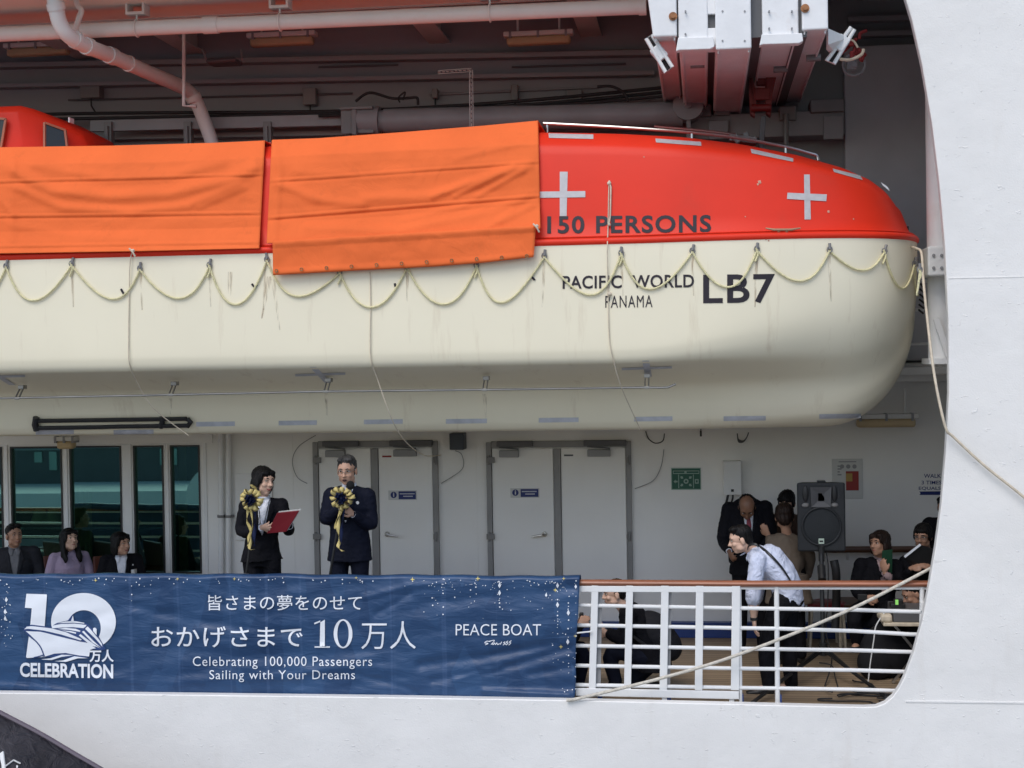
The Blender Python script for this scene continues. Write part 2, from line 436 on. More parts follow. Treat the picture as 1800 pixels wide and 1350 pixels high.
# promenade wall with real openings for the windows
WZ0, WZ1 = 0.0, 2.72
wins = [(-215, -124), (-110, 6), (20, 111), (124, 215), (236, 289), (301, 353)]
zt_w, zb_w = P(150, 784, YW).z, P(330, 1008, YW).z
zb_w2 = zb_w - 0.25
xs = []
for a, b in wins: xs += [P(a, 890, YW).x, P(b, 890, YW).x]
w = MB()
TH = 0.10
def wallbox(x0, x1, z0, z1): w.mm((x0, YW, z0), (x1, YW + TH, z1))
wallbox(XL, xs[0], WZ0, WZ1)
for i in range(0, len(xs), 2):
    lo = zb_w if i >= 8 else zb_w2
    wallbox(xs[i], xs[i + 1], WZ0, lo); wallbox(xs[i], xs[i + 1], zt_w, WZ1)
    if i + 2 < len(xs): wallbox(xs[i + 1], xs[i + 2], WZ0, WZ1)
wallbox(xs[-1], XR, WZ0, WZ1)
w.build("promenade_wall", M['wall'], ship, ang=0)
# upper wall behind the lifeboat, lower edge forming a shallow overhang
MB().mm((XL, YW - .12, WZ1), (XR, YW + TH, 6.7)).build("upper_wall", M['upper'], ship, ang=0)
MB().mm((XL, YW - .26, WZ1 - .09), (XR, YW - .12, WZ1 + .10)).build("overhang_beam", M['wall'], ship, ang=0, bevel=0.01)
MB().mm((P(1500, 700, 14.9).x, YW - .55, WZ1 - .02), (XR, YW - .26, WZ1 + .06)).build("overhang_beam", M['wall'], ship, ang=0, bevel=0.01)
MB().mm((P(1486, 300, 15.2).x, YW - .30, WZ1 + .12), (XR, YW - .125, 6.0)).build("lit_wall_panel", mat("lit_wall_paint", (.50, .50, .515), .5, var=.05, bump=.12, bscale=3, dirt=.25, dirtcol=(.34, .31, .28), dscale=1.2), ship, ang=0, bevel=.01)  # added panel on the upper wall; lighter paint stands for light reaching it
# deckhead: a flat outer strip, then a recess with deep transverse beams
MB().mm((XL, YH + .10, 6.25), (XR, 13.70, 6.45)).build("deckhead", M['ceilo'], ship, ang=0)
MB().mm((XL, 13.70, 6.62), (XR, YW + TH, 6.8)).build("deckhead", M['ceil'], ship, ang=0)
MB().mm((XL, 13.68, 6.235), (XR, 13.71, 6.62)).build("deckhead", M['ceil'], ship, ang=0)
bx = [P(x, 60, 13.6).x for x in (-640, -280, 20, 235, 715, 1015)]
for x in bx:
    k = MB().mm((x - .012, 13.71, 6.27), (x + .012, YW - .12, 6.62)).mm((x - .11, 13.71, 6.25), (x + .11, YW - .12, 6.27))
    k.build("deck_beam", M['ceil'], ship, ang=0)
# stringers and cable trays along the upper wall
for py, h in ((106, .05), (142, .04), (236, .05)):
    MB().bar(P(-900, py + 28, YW - .20), P(1150, py - 12, YW - .20), 0.14, h).build("wall_stringer", M['upper'], ship, ang=0)
MB().bar(P(160, 222, 15.0), P(1190, 197, 15.0), 0.06, 0.12).build("wall_stringer", M['grey'], ship, ang=0, bevel=.006)
MB().bar(P(1490, 36, 15.3), P(1680, 30, 15.3), 0.12, 0.05).build("wall_stringer", M['upper'], ship, ang=0)
MB().bar(P(1490, 62, 15.3), P(1680, 57, 15.3), 0.12, 0.05).build("wall_stringer", M['upper'], ship, ang=0)
for px in (190, 330, 470, 615):
    a = P(px, 214, 14.95); MB().mm((a.x - .04, 14.93, 4.4), (a.x + .04, 15.02, a.z)).mm((a.x - .012, 14.90, 4.4), (a.x + .012, 14.93, a.z - .05)).build("rack_post", M['mgrey'], ship, ang=0)

# windows
glass = bpy.data.materials.new("tinted_glass"); glass.use_nodes = True
gn, gl = glass.node_tree.nodes, glass.node_tree.links
gn.clear()
go = gn.new("ShaderNodeOutputMaterial"); gm = gn.new("ShaderNodeMixShader"); gt_ = gn.new("ShaderNodeBsdfTransparent"); gg = gn.new("ShaderNodeBsdfGlossy")
gt_.inputs[0].default_value = (0.26, 0.50, 0.47, 1); gg.inputs[0].default_value = (0.42, 0.84, 0.70, 1); gg.inputs["Roughness"].default_value = 0.01
gm.inputs[0].default_value = 0.44
gl.new(gt_.outputs[0], gm.inputs[1]); gl.new(gg.outputs[0], gm.inputs[2]); gl.new(gm.outputs[0], go.inputs[0])
for i in range(0, len(xs), 2):
    lo = zb_w if i >= 8 else zb_w2
    x0, x1 = xs[i], xs[i + 1]
    fr = MB()
    e = 0.018
    fr.mm((x0, YW - .012, lo), (x0 + e, YW + .05, zt_w)).mm((x1 - e, YW - .012, lo), (x1, YW + .05, zt_w)).mm((x0 + e, YW - .012, zt_w - e), (x1 - e, YW + .05, zt_w)).mm((x0 + e, YW - .012, lo), (x1 - e, YW + .05, lo + e))
    wo = fr.build("window", M['black'], ship, ang=0)
    g = MB()
    dz = random.uniform(-.0015, .0015); dx = random.uniform(-.002, .002)
    g.add([(x0 + e, YW + .030, lo + e), (x1 - e, YW + .030 + dx, lo + e), (x1 - e, YW + .030 + dx + dz, zt_w - e), (x0 + e, YW + .030 + dz, zt_w - e)], [(0, 1, 2, 3)])
    g.build("pane", glass, wo, ang=0)
# the room behind the windows
rx0, rx1 = XL, xs[-1] + .6
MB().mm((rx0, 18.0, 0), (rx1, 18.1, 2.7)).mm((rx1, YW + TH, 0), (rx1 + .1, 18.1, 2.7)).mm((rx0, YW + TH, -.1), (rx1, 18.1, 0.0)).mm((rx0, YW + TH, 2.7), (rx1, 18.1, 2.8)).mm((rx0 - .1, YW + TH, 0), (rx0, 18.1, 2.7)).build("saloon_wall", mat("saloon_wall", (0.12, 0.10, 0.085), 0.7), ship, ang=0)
for px, wd in ((150, .28), (330, .10), (-60, .3)):
    a = P(px, 940, 16.0)
    r_ = []
    for j in range(2):
        r_.append([V((a.x - wd / 2 + wd * i / 24, 15.85 + .03 * math.sin(i * 1.6), 0.02 if j == 0 else (1.55 if px == 150 else 2.5))) for i in range(25)])
    MB().grid(r_).build("curtain", fabric("curtain_cloth", (0.46, 0.33, 0.16), wr=.2), ship, ang=180)
for px in (70, 95):
    a = P(px, 905, 16.6); MB().tube([a + V((0, 0, -.09)), a + V((0, 0, .07))], [.11, .06], 14).build("lamp_shade", M['gold'], ship)
a0, a1 = P(-300, 930, 15.75), P(300, 928, 15.75)
MB().tube([a0, a1], .012, 8).build("window_handrail", M['steel'], ship)
MB().mm(a0 + V((0, -.02, -1.1)), a1 + V((0, .06, -.42))).build("window_sofa", fabric("sofa_cloth", (0.12, 0.03, 0.02)), ship, bevel=.03)

# raised window surround and white joint strips
for px in (13, 117.5, 225, 295, 362):
    a = P(px, 890, YW); wdt = .018 if px != 225 else .05
    MB().mm((a.x - wdt, YW - .014, 0.1), (a.x + wdt, YW, zt_w + .02)).build("window_mullion", M['white'], ship, ang=0, bevel=.004)
MB().mm((P(-400, 770, YW).x, YW - .018, zt_w + .02), (P(374, 770, YW).x, YW, zt_w + .12)).build("window_lintel", M['wall'], ship, ang=0, bevel=.004)

# doors
def double_door(x_l, x_ml, x_mr, x_r, label, sign_side):
    yb = YW - .03
    X = lambda p: P(p, 890, YW).x
    zt_d = P((x_l + x_r) / 2, 788, YW).z; zf = P((x_l + x_r) / 2, 776, YW).z
    d = MB()
    d.mm((X(x_l), YW - .05, .004), (X(x_l + 9), YW, zf)).mm((X(x_r - 9), YW - .05, .004), (X(x_r), YW, zf)).mm((X(x_ml), YW - .045, .004), (X(x_mr), YW, zt_d)).mm((X(x_l + 9), YW - .04, zt_d + .012), (X(x_r - 9), YW, zf + .01))
    door = d.build("double_door", M['dframe'], ship, ang=0, bevel=.004, label=label)
    for a, b in ((x_l + 9, x_ml), (x_mr, x_r - 9)):
        MB().mm((X(a) + .006, YW - .03, .03), (X(b) - .006, YW + .0, zt_d)).build("door_leaf", M['wall'], door, ang=0, bevel=.003)
    for a, b, up in ((x_l + 20, x_l + 82, 0), (x_r - 82, x_r - 8, 0)):
        MB().mm((X(a), YW - .12, zf - .045), (X(b), YW - .04, zf + .015)).build("door_closer", M['dgrey'], door, ang=0, bevel=.006)
        c0, c1 = (a + 4, a + 38) if a < x_ml else (a + 6, a + 46)
        MB().mm((X(c0), YW - .10, zt_d - .085), (X(c1), YW - .03, zt_d - .012)).build("closer_box", M['grey'], door, ang=0, bevel=.006)
        MB().bar((X(c1) , YW - .09, zt_d - .0), (X(c0), YW - .09, zf - .05), .02, .015).build("closer_arm", M['dgrey'], door, ang=0)
    for px, s in ((x_l + 4, 1), (x_r - 4, -1)):
        for py in (808, 942):
            a = P(px, py, YW); MB().mm((a.x - .025, YW - .075, a.z - .03), (a.x + .025 + .035 * s, YW - .05, a.z + .03)).tube([a + V((0, -.06, -.05)), a + V((0, -.06, .05))], .014, 8).build("hinge", M['mgrey'], door, bevel=.003)
    if sign_side > 0: hx, dirx = x_mr + 15, 1
    else: hx, dirx = x_ml - 17, -1
    a = P(hx, 938, YW); hm = MB()
    hm.tube([a + V((0, -.03, 0)), a + V((0, -.045, 0))], .028, 14).tube([a + V((0, -.045, 0)), a + V((0, -.085, 0)), a + V((dirx * .02, -.10, -.002)), a + V((dirx * .13, -.10, -.02))], [.012, .012, .012, .009], 10)
    hm.build("handle", M['steel'], door)
    return door
double_door(553, 655, 667, 772, "grey framed double door behind the man with the microphone", 1)
double_door(857, 975, 987, 1111, "grey framed double door without anyone in front of it", -1)
for px in (776, 1114):
    pass

# pillar at the fore end of the recess, with its collar, foot and brackets
pl = MB()
a, b = P(1652, 690, 13.3), P(1652, 100, 13.3)
MB().tube([(a.x + .02, 13.3, P(1652, 640, 13.3).z), (a.x + .02, 13.3, 6.0)], .115, 24).build("pillar", M['white'], ship)
MB().mm((P(1628, 460, 13.1).x, 13.0, P(1640, 486, 13.1).z), (a.x + .5, 13.5, P(1640, 434, 13.1).z)).build("pillar_collar", M['white'], ship, ang=0, bevel=.015)
MB().mm((P(1632, 620, 13.1).x, 13.05, P(1640, 640, 13.1).z), (a.x + .5, 13.5, P(1640, 630, 13.1).z)).bar(P(1645, 560, 13.15), P(1668, 626, 13.15), .03, .05).build("pillar_foot", M['white'], ship, ang=0)
for py in (495, 545, 605):
    MB().tube([P(1590, py, 14.6), P(1700, py - 2, 14.6)], .014, 6).build("grab_bar", M['white'], ship)
for k in range(2):
    for j in range(2):
        c = P(1641 + 14 * k, 449 + 22 * j, 13.0); MB().tube([c, c + V((0, -.012, 0))], .014, 8).build("bolt", M['grey'], ship)

# ------------------------------------------------------------------ overhead services, each one a thing
def pipe(name, pts, r, m, label, cat, rings=(), group=None, n=16):
    t = thing(name, label, cat, V(pts[0]), group)
    MB().tube(pts, r, n).build("run", m, t, ang=60)
    for p0, p1, rr in rings: MB().tube([p0, p1], rr, n).build("coupling", m, t, ang=50)
    return t
pa, pb = P(-500, 82, 13.15), P(1136, 11, 13.15)
r0 = .070
rg = []
for px in (396, 415): pass
def on(px): 
    t = (px + 500) / 1636.0; return pa.lerp(pb, t)
pipe("overhead_pipe", [pa, pb], r0, M['pipe'], "long straight whitish pipe running under the ceiling edge", "pipe", [(on(392), on(418), r0 * 1.13), (on(1124), on(1136), r0 * 1.13)], "pipes under the ceiling")
for px in (275, 525, 880):
    c = on(px); h = MB()
    h.tube([c + V((0, math.sin(t) * (r0 + .008), math.cos(t) * (r0 + .008))) for t in [k * math.pi / 8 for k in range(16)]], .008, 6, closed=True)
    h.tube([c + V((0, 0, r0)), c + V((0, 0, r0 + .06))], .01, 6)
    h.mm(c + V((-.09, -.05, r0 + .05)), c + V((.09, .10, r0 + .075))).mm(c + V((-.09, -.05, r0 + .075)), c + V((-.07, .10, r0 + .16))).mm(c + V((.07, -.05, r0 + .075)), c + V((.09, .10, r0 + .16)))
    h.build("pipe_hanger", M['pipe'], ang=50, label={275: "small box hanger on the overhead pipe left of the elbowed drain's lower bend", 525: "middle hanger on the overhead pipe, above the first orange cover's right end", 880: "hanger on the overhead pipe above the second orange cover"}[px], cat="pipe hanger", group="hangers of the overhead pipe")
dr = [P(90, -40, 12.55), P(97, 5, 12.6), P(105, 40, 12.66), P(122, 64, 12.75), P(150, 80, 12.95), P(200, 100, 13.4), P(255, 125, 13.9), P(318, 152, 14.5), P(338, 168, 14.68), P(352, 195, 14.75), P(372, 250, 14.8), P(380, 290, 14.8)]
def rr(i, j, k=1.0): return (dr[i].lerp(dr[j], k), dr[i].lerp(dr[j], k) + (dr[j] - dr[i]).normalized() * .025, .08)
pipe("drain_pipe", catmull(dr, 6), .070, M['pipe'], "elbowed whitish drain pipe slanting down in front of the long pipe", "pipe", [(dr[1], dr[1].lerp(dr[2], .35), .082), (dr[3].lerp(dr[4], .3), dr[3].lerp(dr[4], .5), .082), (dr[4], dr[4].lerp(dr[5], .15), .082), (dr[4].lerp(dr[5], .8), dr[5], .082), (dr[5].lerp(dr[6], .45), dr[5].lerp(dr[6], .5), .08), (dr[8], dr[8].lerp(dr[9], .3), .082)], "pipes under the ceiling")
pipe("vent_pipe", catmull([P(131, -40, 12.9), P(135, 5, 12.9), P(143, 18, 12.9), P(138, 34, 12.9), P(134, 52, 12.95), P(140, 72, 13.0)], 6), .026, M['pipe'], "thin crooked pipe beside the elbowed drain at the ceiling", "pipe", (), "pipes under the ceiling")
pipe("conduit", [P(323, 50, 14.2), P(323, 186, 14.2), P(345, 187, 14.2)], .018, M['pipe'], "vertical conduit hanging behind the slanting drain pipe", "conduit", (), "pipes under the ceiling", 8)
# hydraulic cylinder of the davit along the wall
cy = thing("davit_cylinder", "thick grey cylinder lying along the wall behind the lifeboat", "cylinder", P(900, 210, 15.0))
MB().tube([P(676, 213, 14.95), P(1200, 200, 14.95)], .125, 24).build("barrel", M['grey'], cy, ang=50)
MB().tube([P(628, 213, 14.95), P(668, 213, 14.95)], .15, 24).tube([P(668, 213, 14.95), P(676, 213, 14.95)], .11, 24).build("end_cap", M['grey'], cy, ang=50)
e = P(1210, 188, 14.9)
MB().tube([e + V((0, -.14, 0)), e + V((0, .10, 0))], .15, 24).tube([e + V((0, -.18, 0)), e + V((0, -.14, 0))], .04, 12).mm(e + V((-.02, -.1, -.35)), e + V((.02, .1, 0))).build("pivot", M['grey'], cy, ang=50)
bk = P(630, 212, 14.9)
MB().mm(bk + V((-.17, -.06, -.14)), bk + V((.17, -.03, .12))).mm(bk + V((-.05, -.10, -.16)), bk + V((.0, -.06, .10))).mm(bk + V((-.17, -.1, .10)), bk + V((.17, .0, .13))).build("end_bracket", M['mgrey'], cy, ang=0, bevel=.006)
# cables
def cable(pts, r, label, name="cable", m=None, group="cables along the wall", n=8, cat="cable"):
    return MB().tube(catmull(pts, 8), r, n).build(name, m or M['rubber'], ang=180, label=label, cat=cat, group=group)
cable([P(-300, 212, 15.0), P(120, 200, 15.0), P(560, 196, 15.0), P(780, 187, 15.0), P(980, 172, 15.0), P(1205, 150, 15.0)], .018, "black cable running highest along the wall above the grey cylinder")
cable([P(-300, 218, 14.98), P(120, 209, 15.0), P(560, 200, 15.0), P(780, 192, 15.0), P(980, 180, 15.0), P(1205, 158, 15.0)], .018, "black cable running just below the highest cable along the wall")
cable([P(560, 204, 14.9), P(780, 193, 14.9), P(960, 186, 14.9), P(1180, 168, 14.9), P(1215, 160, 14.9)], .015, "lowest black cable sagging over the grey cylinder")
cable([P(625, 178, 14.9), P(650, 163, 14.9), P(690, 173, 14.9), P(720, 172, 14.9), P(733, 172, 14.9), P(735, 184, 14.9)], .014, "coiled black hose end over the cylinder's left cap")
cable([P(703, 180, 14.88), P(700, 172, 14.88), P(712, 162, 14.88), P(708, 176, 14.88)], .008, "small black loop of cord on the coiled hose end")
cable([P(1050, 152, 14.85), P(1075, 152, 14.85), P(1095, 162, 14.85), P(1105, 178, 14.85)], .014, "short black cable dropping onto the grey cylinder's right half")
for px, py, wd in ((905, 160, 300), (1010, 92, 440)):
    MB().tube([P(px - wd / 2, py + 6, YW - .16), P(px + wd / 2, py - 7, YW - .16)], .012, 6).build("conduit", M['upper'], label="thin conduit along the dark upper wall " + ("above the grey cylinder" if py > 120 else "under the rightmost yellow lamp"), cat="conduit", group="pipes under the ceiling")
# perforated bracket
pb_ = MB()
def perf(a, b, n):
    a, b = V(a), V(b)
    for k in range(n):
        c0, c1 = a.lerp(b, (k + .0) / n), a.lerp(b, (k + .62) / n)
        pb_.bar(c0, c1, .004, .035, (0, 1, 0))
    side = (b - a).normalized().cross(V((0, 1, 0)))
    for s in (-.016, .016): pb_.bar(a + side * s, b + side * s, .004, .008, (0, 1, 0))
perf(P(770, 127, 14.3), P(829, 123, 14.3), 8); perf(P(828, 123, 14.3), P(829, 225, 14.3), 13)
pb_.build("perforated_bracket", M['pipe'], label="angled perforated metal strip hanging over the second orange cover", cat="bracket")
for x0, y0, x1, y1 in ((60, 150, 330, 146), (120, 176, 620, 164), (820, 140, 1140, 132), (560, 118, 700, 114), (900, 118, 1100, 112)):
    a, b = P(x0, y0, YW - .16), P(x1, y1, YW - .16)
    MB().tube([a, b], .010, 6).build("conduit", M['dgrey'], label="thin dark conduit on the upper wall " + {60: "left of the slanting drain", 120: "behind the slanting drain's lower end", 820: "above the black cables", 560: "left of the perforated bracket", 900: "below the rightmost yellow lamp"}[x0], cat="conduit", group="pipes under the ceiling")
for px, py, w_, h_, lab in ((1010, 168, .16, .11, "small grey junction box above the cylinder's middle"), (545, 170, .14, .18, "grey junction box left of the coiled hose"), (160, 160, .22, .16, "dark junction box left of the slanting drain"), (905, 163, .07, .16, "slim cable clamp box above the cylinder"), (765, 165, .06, .10, "tiny grey box under the perforated bracket")):
    c = P(px, py, YW - .2)
    t = thing("junction_box", lab, "junction box", c, "junction boxes on the upper wall")
    MB().mm(c + V((-w_ / 2, -.04, -h_ / 2)), c + V((w_ / 2, .08, h_ / 2))).build("case", M['mgrey'], t, ang=0, bevel=.008)
    MB().tube([c + V((0, 0, -h_ / 2)), c + V((0, .0, -h_ / 2 - .08)), c + V((.05, .0, -h_ / 2 - .16))], .010, 6).build("lead", M['rubber'], t)
# floodlight
fl = thing("floodlight", "dark oval floodlight under the ceiling near the conduit", "floodlight", P(393, 105, 14.4))
MB().mm(P(360, 102, 14.4), P(428, 117, 14.65)).build("housing", M['dgrey'], fl, bevel=.03)
MB().tube([P(362, 104, 14.4), P(356, 86, 14.5)], .01, 6).tube([P(426, 104, 14.4), P(424, 88, 14.5)], .01, 6).build("bracket", M['grey'], fl)
# lamps
def lamp_fix(px0, px1, py, Y, label, h=.10):
    a, b = P(px0, py, Y), P(px1, py, Y)
    t = thing("ceiling_lamp", label, "lamp", (a + b) / 2, "fluorescent deck lamps")
    m_ = (a + b) / 2; L = (b - a).length
    MB().mm(m_ + V((-L / 2, -.07, .0)), m_ + V((L / 2, .07, .05))).build("housing", M['pipe'], t, ang=0, bevel=.01)
    MB().mm(m_ + V((-L / 2 + .03, -.06, -.085)), m_ + V((L / 2 - .03, .06, 0))).build("diffuser", M['lampc'], t, ang=40, bevel=.025)
    for k in (-.4, 0, .4): MB().mm(m_ + V((k * L - .012, -.075, -.02)), m_ + V((k * L + .012, .075, .055))).build("clip", M['grey'], t, ang=0)
    for k in (-.3, .3): MB().tube([m_ + V((k * L, 0, .05)), m_ + V((k * L, 0, .3))], .012, 6).build("hanger", M['pipe'], t)
lamp_fix(10, 125, 84, 14.9, "dim deck lamp at the ceiling, behind the elbowed drain pipe")
lamp_fix(436, 556, 66, 14.9, "deck lamp with yellowed cover above the gap between the two orange covers")
lamp_fix(886, 1008, 64, 14.9, "deck lamp with yellowed cover above the second orange cover's right end")
lamp_fix(1500, 1614, 736, 15.1, "deck lamp with yellowed cover low beneath the lifeboat's bow")
lamp_fix(98, 136, 775, 15.2, "small grey lamp above the second window from the left")
# ------------------------------------------------------------------ lifeboat
BC, BB = 13.85, 1.56                              # centre line and half beam
xtip = P(1604, 470, BC).x
x0b = P(1130, 440, 12.3).x                        # where the bow starts to round
xst = -9.3
def bow_t(x): return max(0.0, min(1.0, (x - x0b) / (xtip - x0b)))
def stern_t(x): return max(0.0, min(1.0, ((xst + 1.8) - x) / 1.8))
def plan(t, n=3.0): return max(0.0, 1 - t ** n) ** (1 / n)
zsheer0 = P(950, 429, 12.3).z
zchine = P(700, 640, 12.3).z
zkeel = P(700, 762, 13.35).z
dch = (zsheer0 - zchine) / (zsheer0 - zkeel)
MID = [(1.0, 0), (1.002, .12), (1.0, .30), (.998, dch - .10), (.992, dch - .035), (.970, dch + .008), (.915, dch + .026), (.70, dch + .070), (.50, dch + .115), (.43, dch + .145), (.385, dch + .21), (.355, .90), (.325, .965), (.26, .995), (0, 1.0)]
BOW = [(1.0, 0), (1.003, .10), (1.0, .22), (.985, .33), (.955, .43), (.905, .52), (.84, .60), (.765, .665), (.705, .72), (.665, .77), (.635, .82), (.595, .87), (.52, .93), (.36, .98), (0, 1.0)]
def zs(x):
    return zsheer0 + 0.02 * bow_t(x)
def keel(x):
    t = max(bow_t(x), 0); zk = zkeel
    tt = max(0.0, (x - P(1440, 750, BC).x) / (xtip - P(1440, 750, BC).x)); tt = min(1, tt)
    zk = zkeel + (zsheer0 - zkeel) * 0.72 * (1 - (1 - tt ** 2.1) ** (1 / 2.1))
    ts = stern_t(x)
    return zk + .5 * (1 - plan(ts, 2.5))
def bsamples():
    out = []
    n = 40
    for i in range(n + 1): out.append(lerp(xst + 1.8, x0b, i / n))
    m = 44
    bow = [x0b + (xtip - x0b) * math.sin(math.pi / 2 * (i / m)) for i in range(1, m + 1)]
    st = [xst + 1.8 - 1.8 * math.sin(math.pi / 2 * (i / 14)) for i in range(14, 0, -1)]
    return st + out + bow
XS = bsamples()
def section(x):
    t = bow_t(x); k = smooth((x - P(1080, 600, 12.3).x) / (P(1590, 600, 12.3).x - P(1080, 600, 12.3).x))
    b = BB * plan(t) * plan(stern_t(x), 3.0)
    b = max(b, .004)
    z0, z1 = zs(x), keel(x)
    pts = []
    for (o0, h0), (o1, h1) in zip(MID, BOW):
        o, h = lerp(o0, o1, k), lerp(h0, h1, k)
        pts.append((o * b, z0 + (z1 - z0) * h))
    return pts
def dense(pts, n=4):
    c = catmull([V((a, 0, b)) for a, b in pts], n)
    return [(p.x, p.z) for p in c]
rows = []
for x in XS:
    s = dense(section(x))
    rows.append([V((x, BC - o, z)) for o, z in s] + [V((x, BC + o, z)) for o, z in reversed(s[:-1])])
hullmb = MB().grid(rows)
hullmb.f.append(tuple(range(len(rows[0]))))
boat = thing("lifeboat", "large lifeboat with cream hull and red enclosed top hanging above the promenade", "lifeboat", (-4, BC, zkeel))
MB_h = hullmb
MB_h.build("hull", M['cream'], boat, ang=60)
# canopy
ZT = [(-900, 275), (0, 268), (300, 264), (480, 255), (700, 243), (900, 233), (950, 231), (1080, 233), (1200, 239), (1300, 251), (1400, 270), (1480, 292), (1530, 313), (1560, 334), (1580, 356)]
def ztop(x):
    lo, hi = -900, 1600
    Yp = BC - max(.05, .76 * BB * plan(bow_t(x), 3.0))
    for _ in range(24):
        mid = (lo + hi) / 2
        if P(mid, 260, Yp).x < x: lo = mid
        else: hi = mid
    px = lo
    return P(px, interp(ZT, px), Yp).z
CAN = [(.985, 0.0), (.972, .02), (.955, .22), (.93, .50), (.905, .76), (.893, .835), (.872, .872), (.80, .955), (.755, .990), (.70, 1.005), (.5, 1.03), (0, 1.05)]
crow = []
def kx(g): return 1 - .055 * max(0, g) ** .5 - .012 * max(0, g) ** 4
for x in XS:
    r_ = []
    z0 = zs(x) + .012
    for o, g in CAN:
        xx = x
        if x > x0b: xx = x0b + (x - x0b) * kx(g)
        b = max(.003, BB * plan(bow_t(x), 3.0) * plan(stern_t(x), 3.0) * o)
        zt_ = ztop(xx)
        r_.append(V((xx, BC - b, z0 + (zt_ - z0) * g)))
    crow.append(r_ + [V((p.x, 2 * BC - p.y, p.z)) for p in reversed(r_[:-1])])
canmb = MB().grid(crow)
canmb.build("canopy", M['red'], boat, ang=50)
# rubbing strake between hull and canopy
st = MB()
fl_ = [V((x, BC - max(.004, BB * plan(bow_t(x)) * plan(stern_t(x), 3.0)), zs(x) + .008)) for x in XS]
sec = [(-.012, -.012), (.0, -.026), (.016, -.012), (.018, .012), (.004, .03), (-.02, .034)]
srow = []
for i, p in enumerate(fl_):
    t = (fl_[min(i + 1, len(fl_) - 1)] - fl_[max(i - 1, 0)]).normalized(); nrm = V((t.y, -t.x, 0))
    if nrm.y > 0: nrm = -nrm
    srow.append([p + nrm * a + V((0, 0, c)) for a, c in sec])
st.grid(srow)
st.grid([[V((p.x, 2 * BC - p.y, p.z)) for p in r_] for r_ in srow])
st.build("rubbing_strake", M['red'], boat, ang=60)
bvb = BVHTree.FromPolygons(hullmb.v + canmb.v, hullmb.f + [tuple(i + len(hullmb.v) for i in f) for f in canmb.f])
def S(px, py, off=0.003):
    """point on the lifeboat's skin"""
    d = ray(px, py)
    h, nrm, i, dist = bvb.ray_cast(EYE, d.normalized())
    if h is None: return P(px, py, BC - BB)
    if nrm.dot(d) > 0: nrm = -nrm
    return h + nrm * off
def SY(px, py):
    for dy in (4, 12, 20, 30):
        d = ray(px, py + dy); h = bvb.ray_cast(EYE, d.normalized())[0]
        if h is not None and h.y < 13.0: return h.y - .03
    return 99.0
# wheelhouse with dark windows
wh = MB()
a, b = P(-60, 262, 13.6), P(66, 196, 13.6)
zt1 = b.z
def whsec(px, y0, y1, zt_): 
    x = P(px, 230, 13.5).x; return [V((x, y0, 4.7)), V((x, y0 + .03, zt_ - .07)), V((x, y0 + .10, zt_)), V((x, y1 - .1, zt_)), V((x, y1, 4.7))]
secs = [whsec(-170, 13.3, 14.6, zt1), whsec(-150, 13.2, 14.7, zt1 + .01), whsec(52, 13.2, 14.7, zt1 + .01), whsec(70, 13.25, 14.6, zt1 - .015), whsec(110, 13.35, 14.5, P(110, 218, 13.6).z), whsec(140, 13.45, 14.4, P(140, 232, 13.6).z), whsec(152, 13.5, 14.3, P(152, 250, 13.6).z)]
wh.grid(secs); wh.f.append((0, 1, 2, 3, 4)); n0 = len(wh.v); wh.f.append(tuple(range(n0 - 5, n0)))
who = wh.build("wheelhouse", M['red'], boat, ang=40, bevel=.02)
for quad, Y in (([(-30, 206), (12, 210), (4, 260), (-30, 262)], 13.19), ([(80, 217), (112, 226), (116, 258), (80, 258)], 13.22)):
    q4 = [P(x, y, Y) for x, y in quad]
    if quad[0][0] == 80: q4 = [P(80, 216, 13.27), P(116, 229, 13.36), P(120, 262, 13.36), P(80, 262, 13.26)]
    MB().prism([p + V((0, -.012, 0)) for p in q4], (0, .02, 0)).build("window", M['dglass'], who, ang=0)
    ed = MB()
    for i in range(4): ed.bar(q4[i] + V((0, -.018, 0)), q4[(i + 1) % 4] + V((0, -.018, 0)), .02, .025, (0, 1, 0))
    ed.build("window_rim", M['dkred'], who, ang=0)
MB().mm(P(120, 215, 13.4), P(130, 209, 13.5)).build("lamp", M['white'], who)
# patches of tape laid on the skin
def patch(quad, off=.004, nu=8, nv=4, fn=None, th=.0):
    mb = MB(); rws = []
    fn = fn or S
    for j in range(nv + 1):
        r_ = []
        for i in range(nu + 1):
            u, v = i / nu, j / nv
            px = (quad[0][0] * (1 - u) + quad[1][0] * u) * (1 - v) + (quad[3][0] * (1 - u) + quad[2][0] * u) * v
            py = (quad[0][1] * (1 - u) + quad[1][1] * u) * (1 - v) + (quad[3][1] * (1 - u) + quad[2][1] * u) * v
            r_.append(fn(px, py, off))
        rws.append(r_)
    return mb.grid(rws)
for q4 in ([(964, 235), (1043, 237), (1043, 245), (965, 243)], [(1152, 244), (1232, 250), (1233, 257), (1153, 251)], [(1319, 262), (1394, 279), (1394, 285), (1321, 270)], [(1463, 297), (1512, 309), (1516, 317), (1466, 303)], [(1548, 320), (1560, 328), (1564, 336), (1552, 326)]):
    patch(q4).build("reflective_tape", M['tape'], boat, ang=180)
for q4 in ([(984, 302), (998, 302), (996, 380), (984, 380)], [(949, 337), (1029, 336), (1029, 347), (949, 348)], [(1413, 307), (1423, 307), (1425, 386), (1414, 386)], [(1384, 339), (1453, 342), (1452, 354), (1383, 350)]):
    mb = patch(q4, .004 if q4[0][0] in (984, 1413) else .0055)
    mb.build("tape_cross", M['tape'], boat, ang=180)
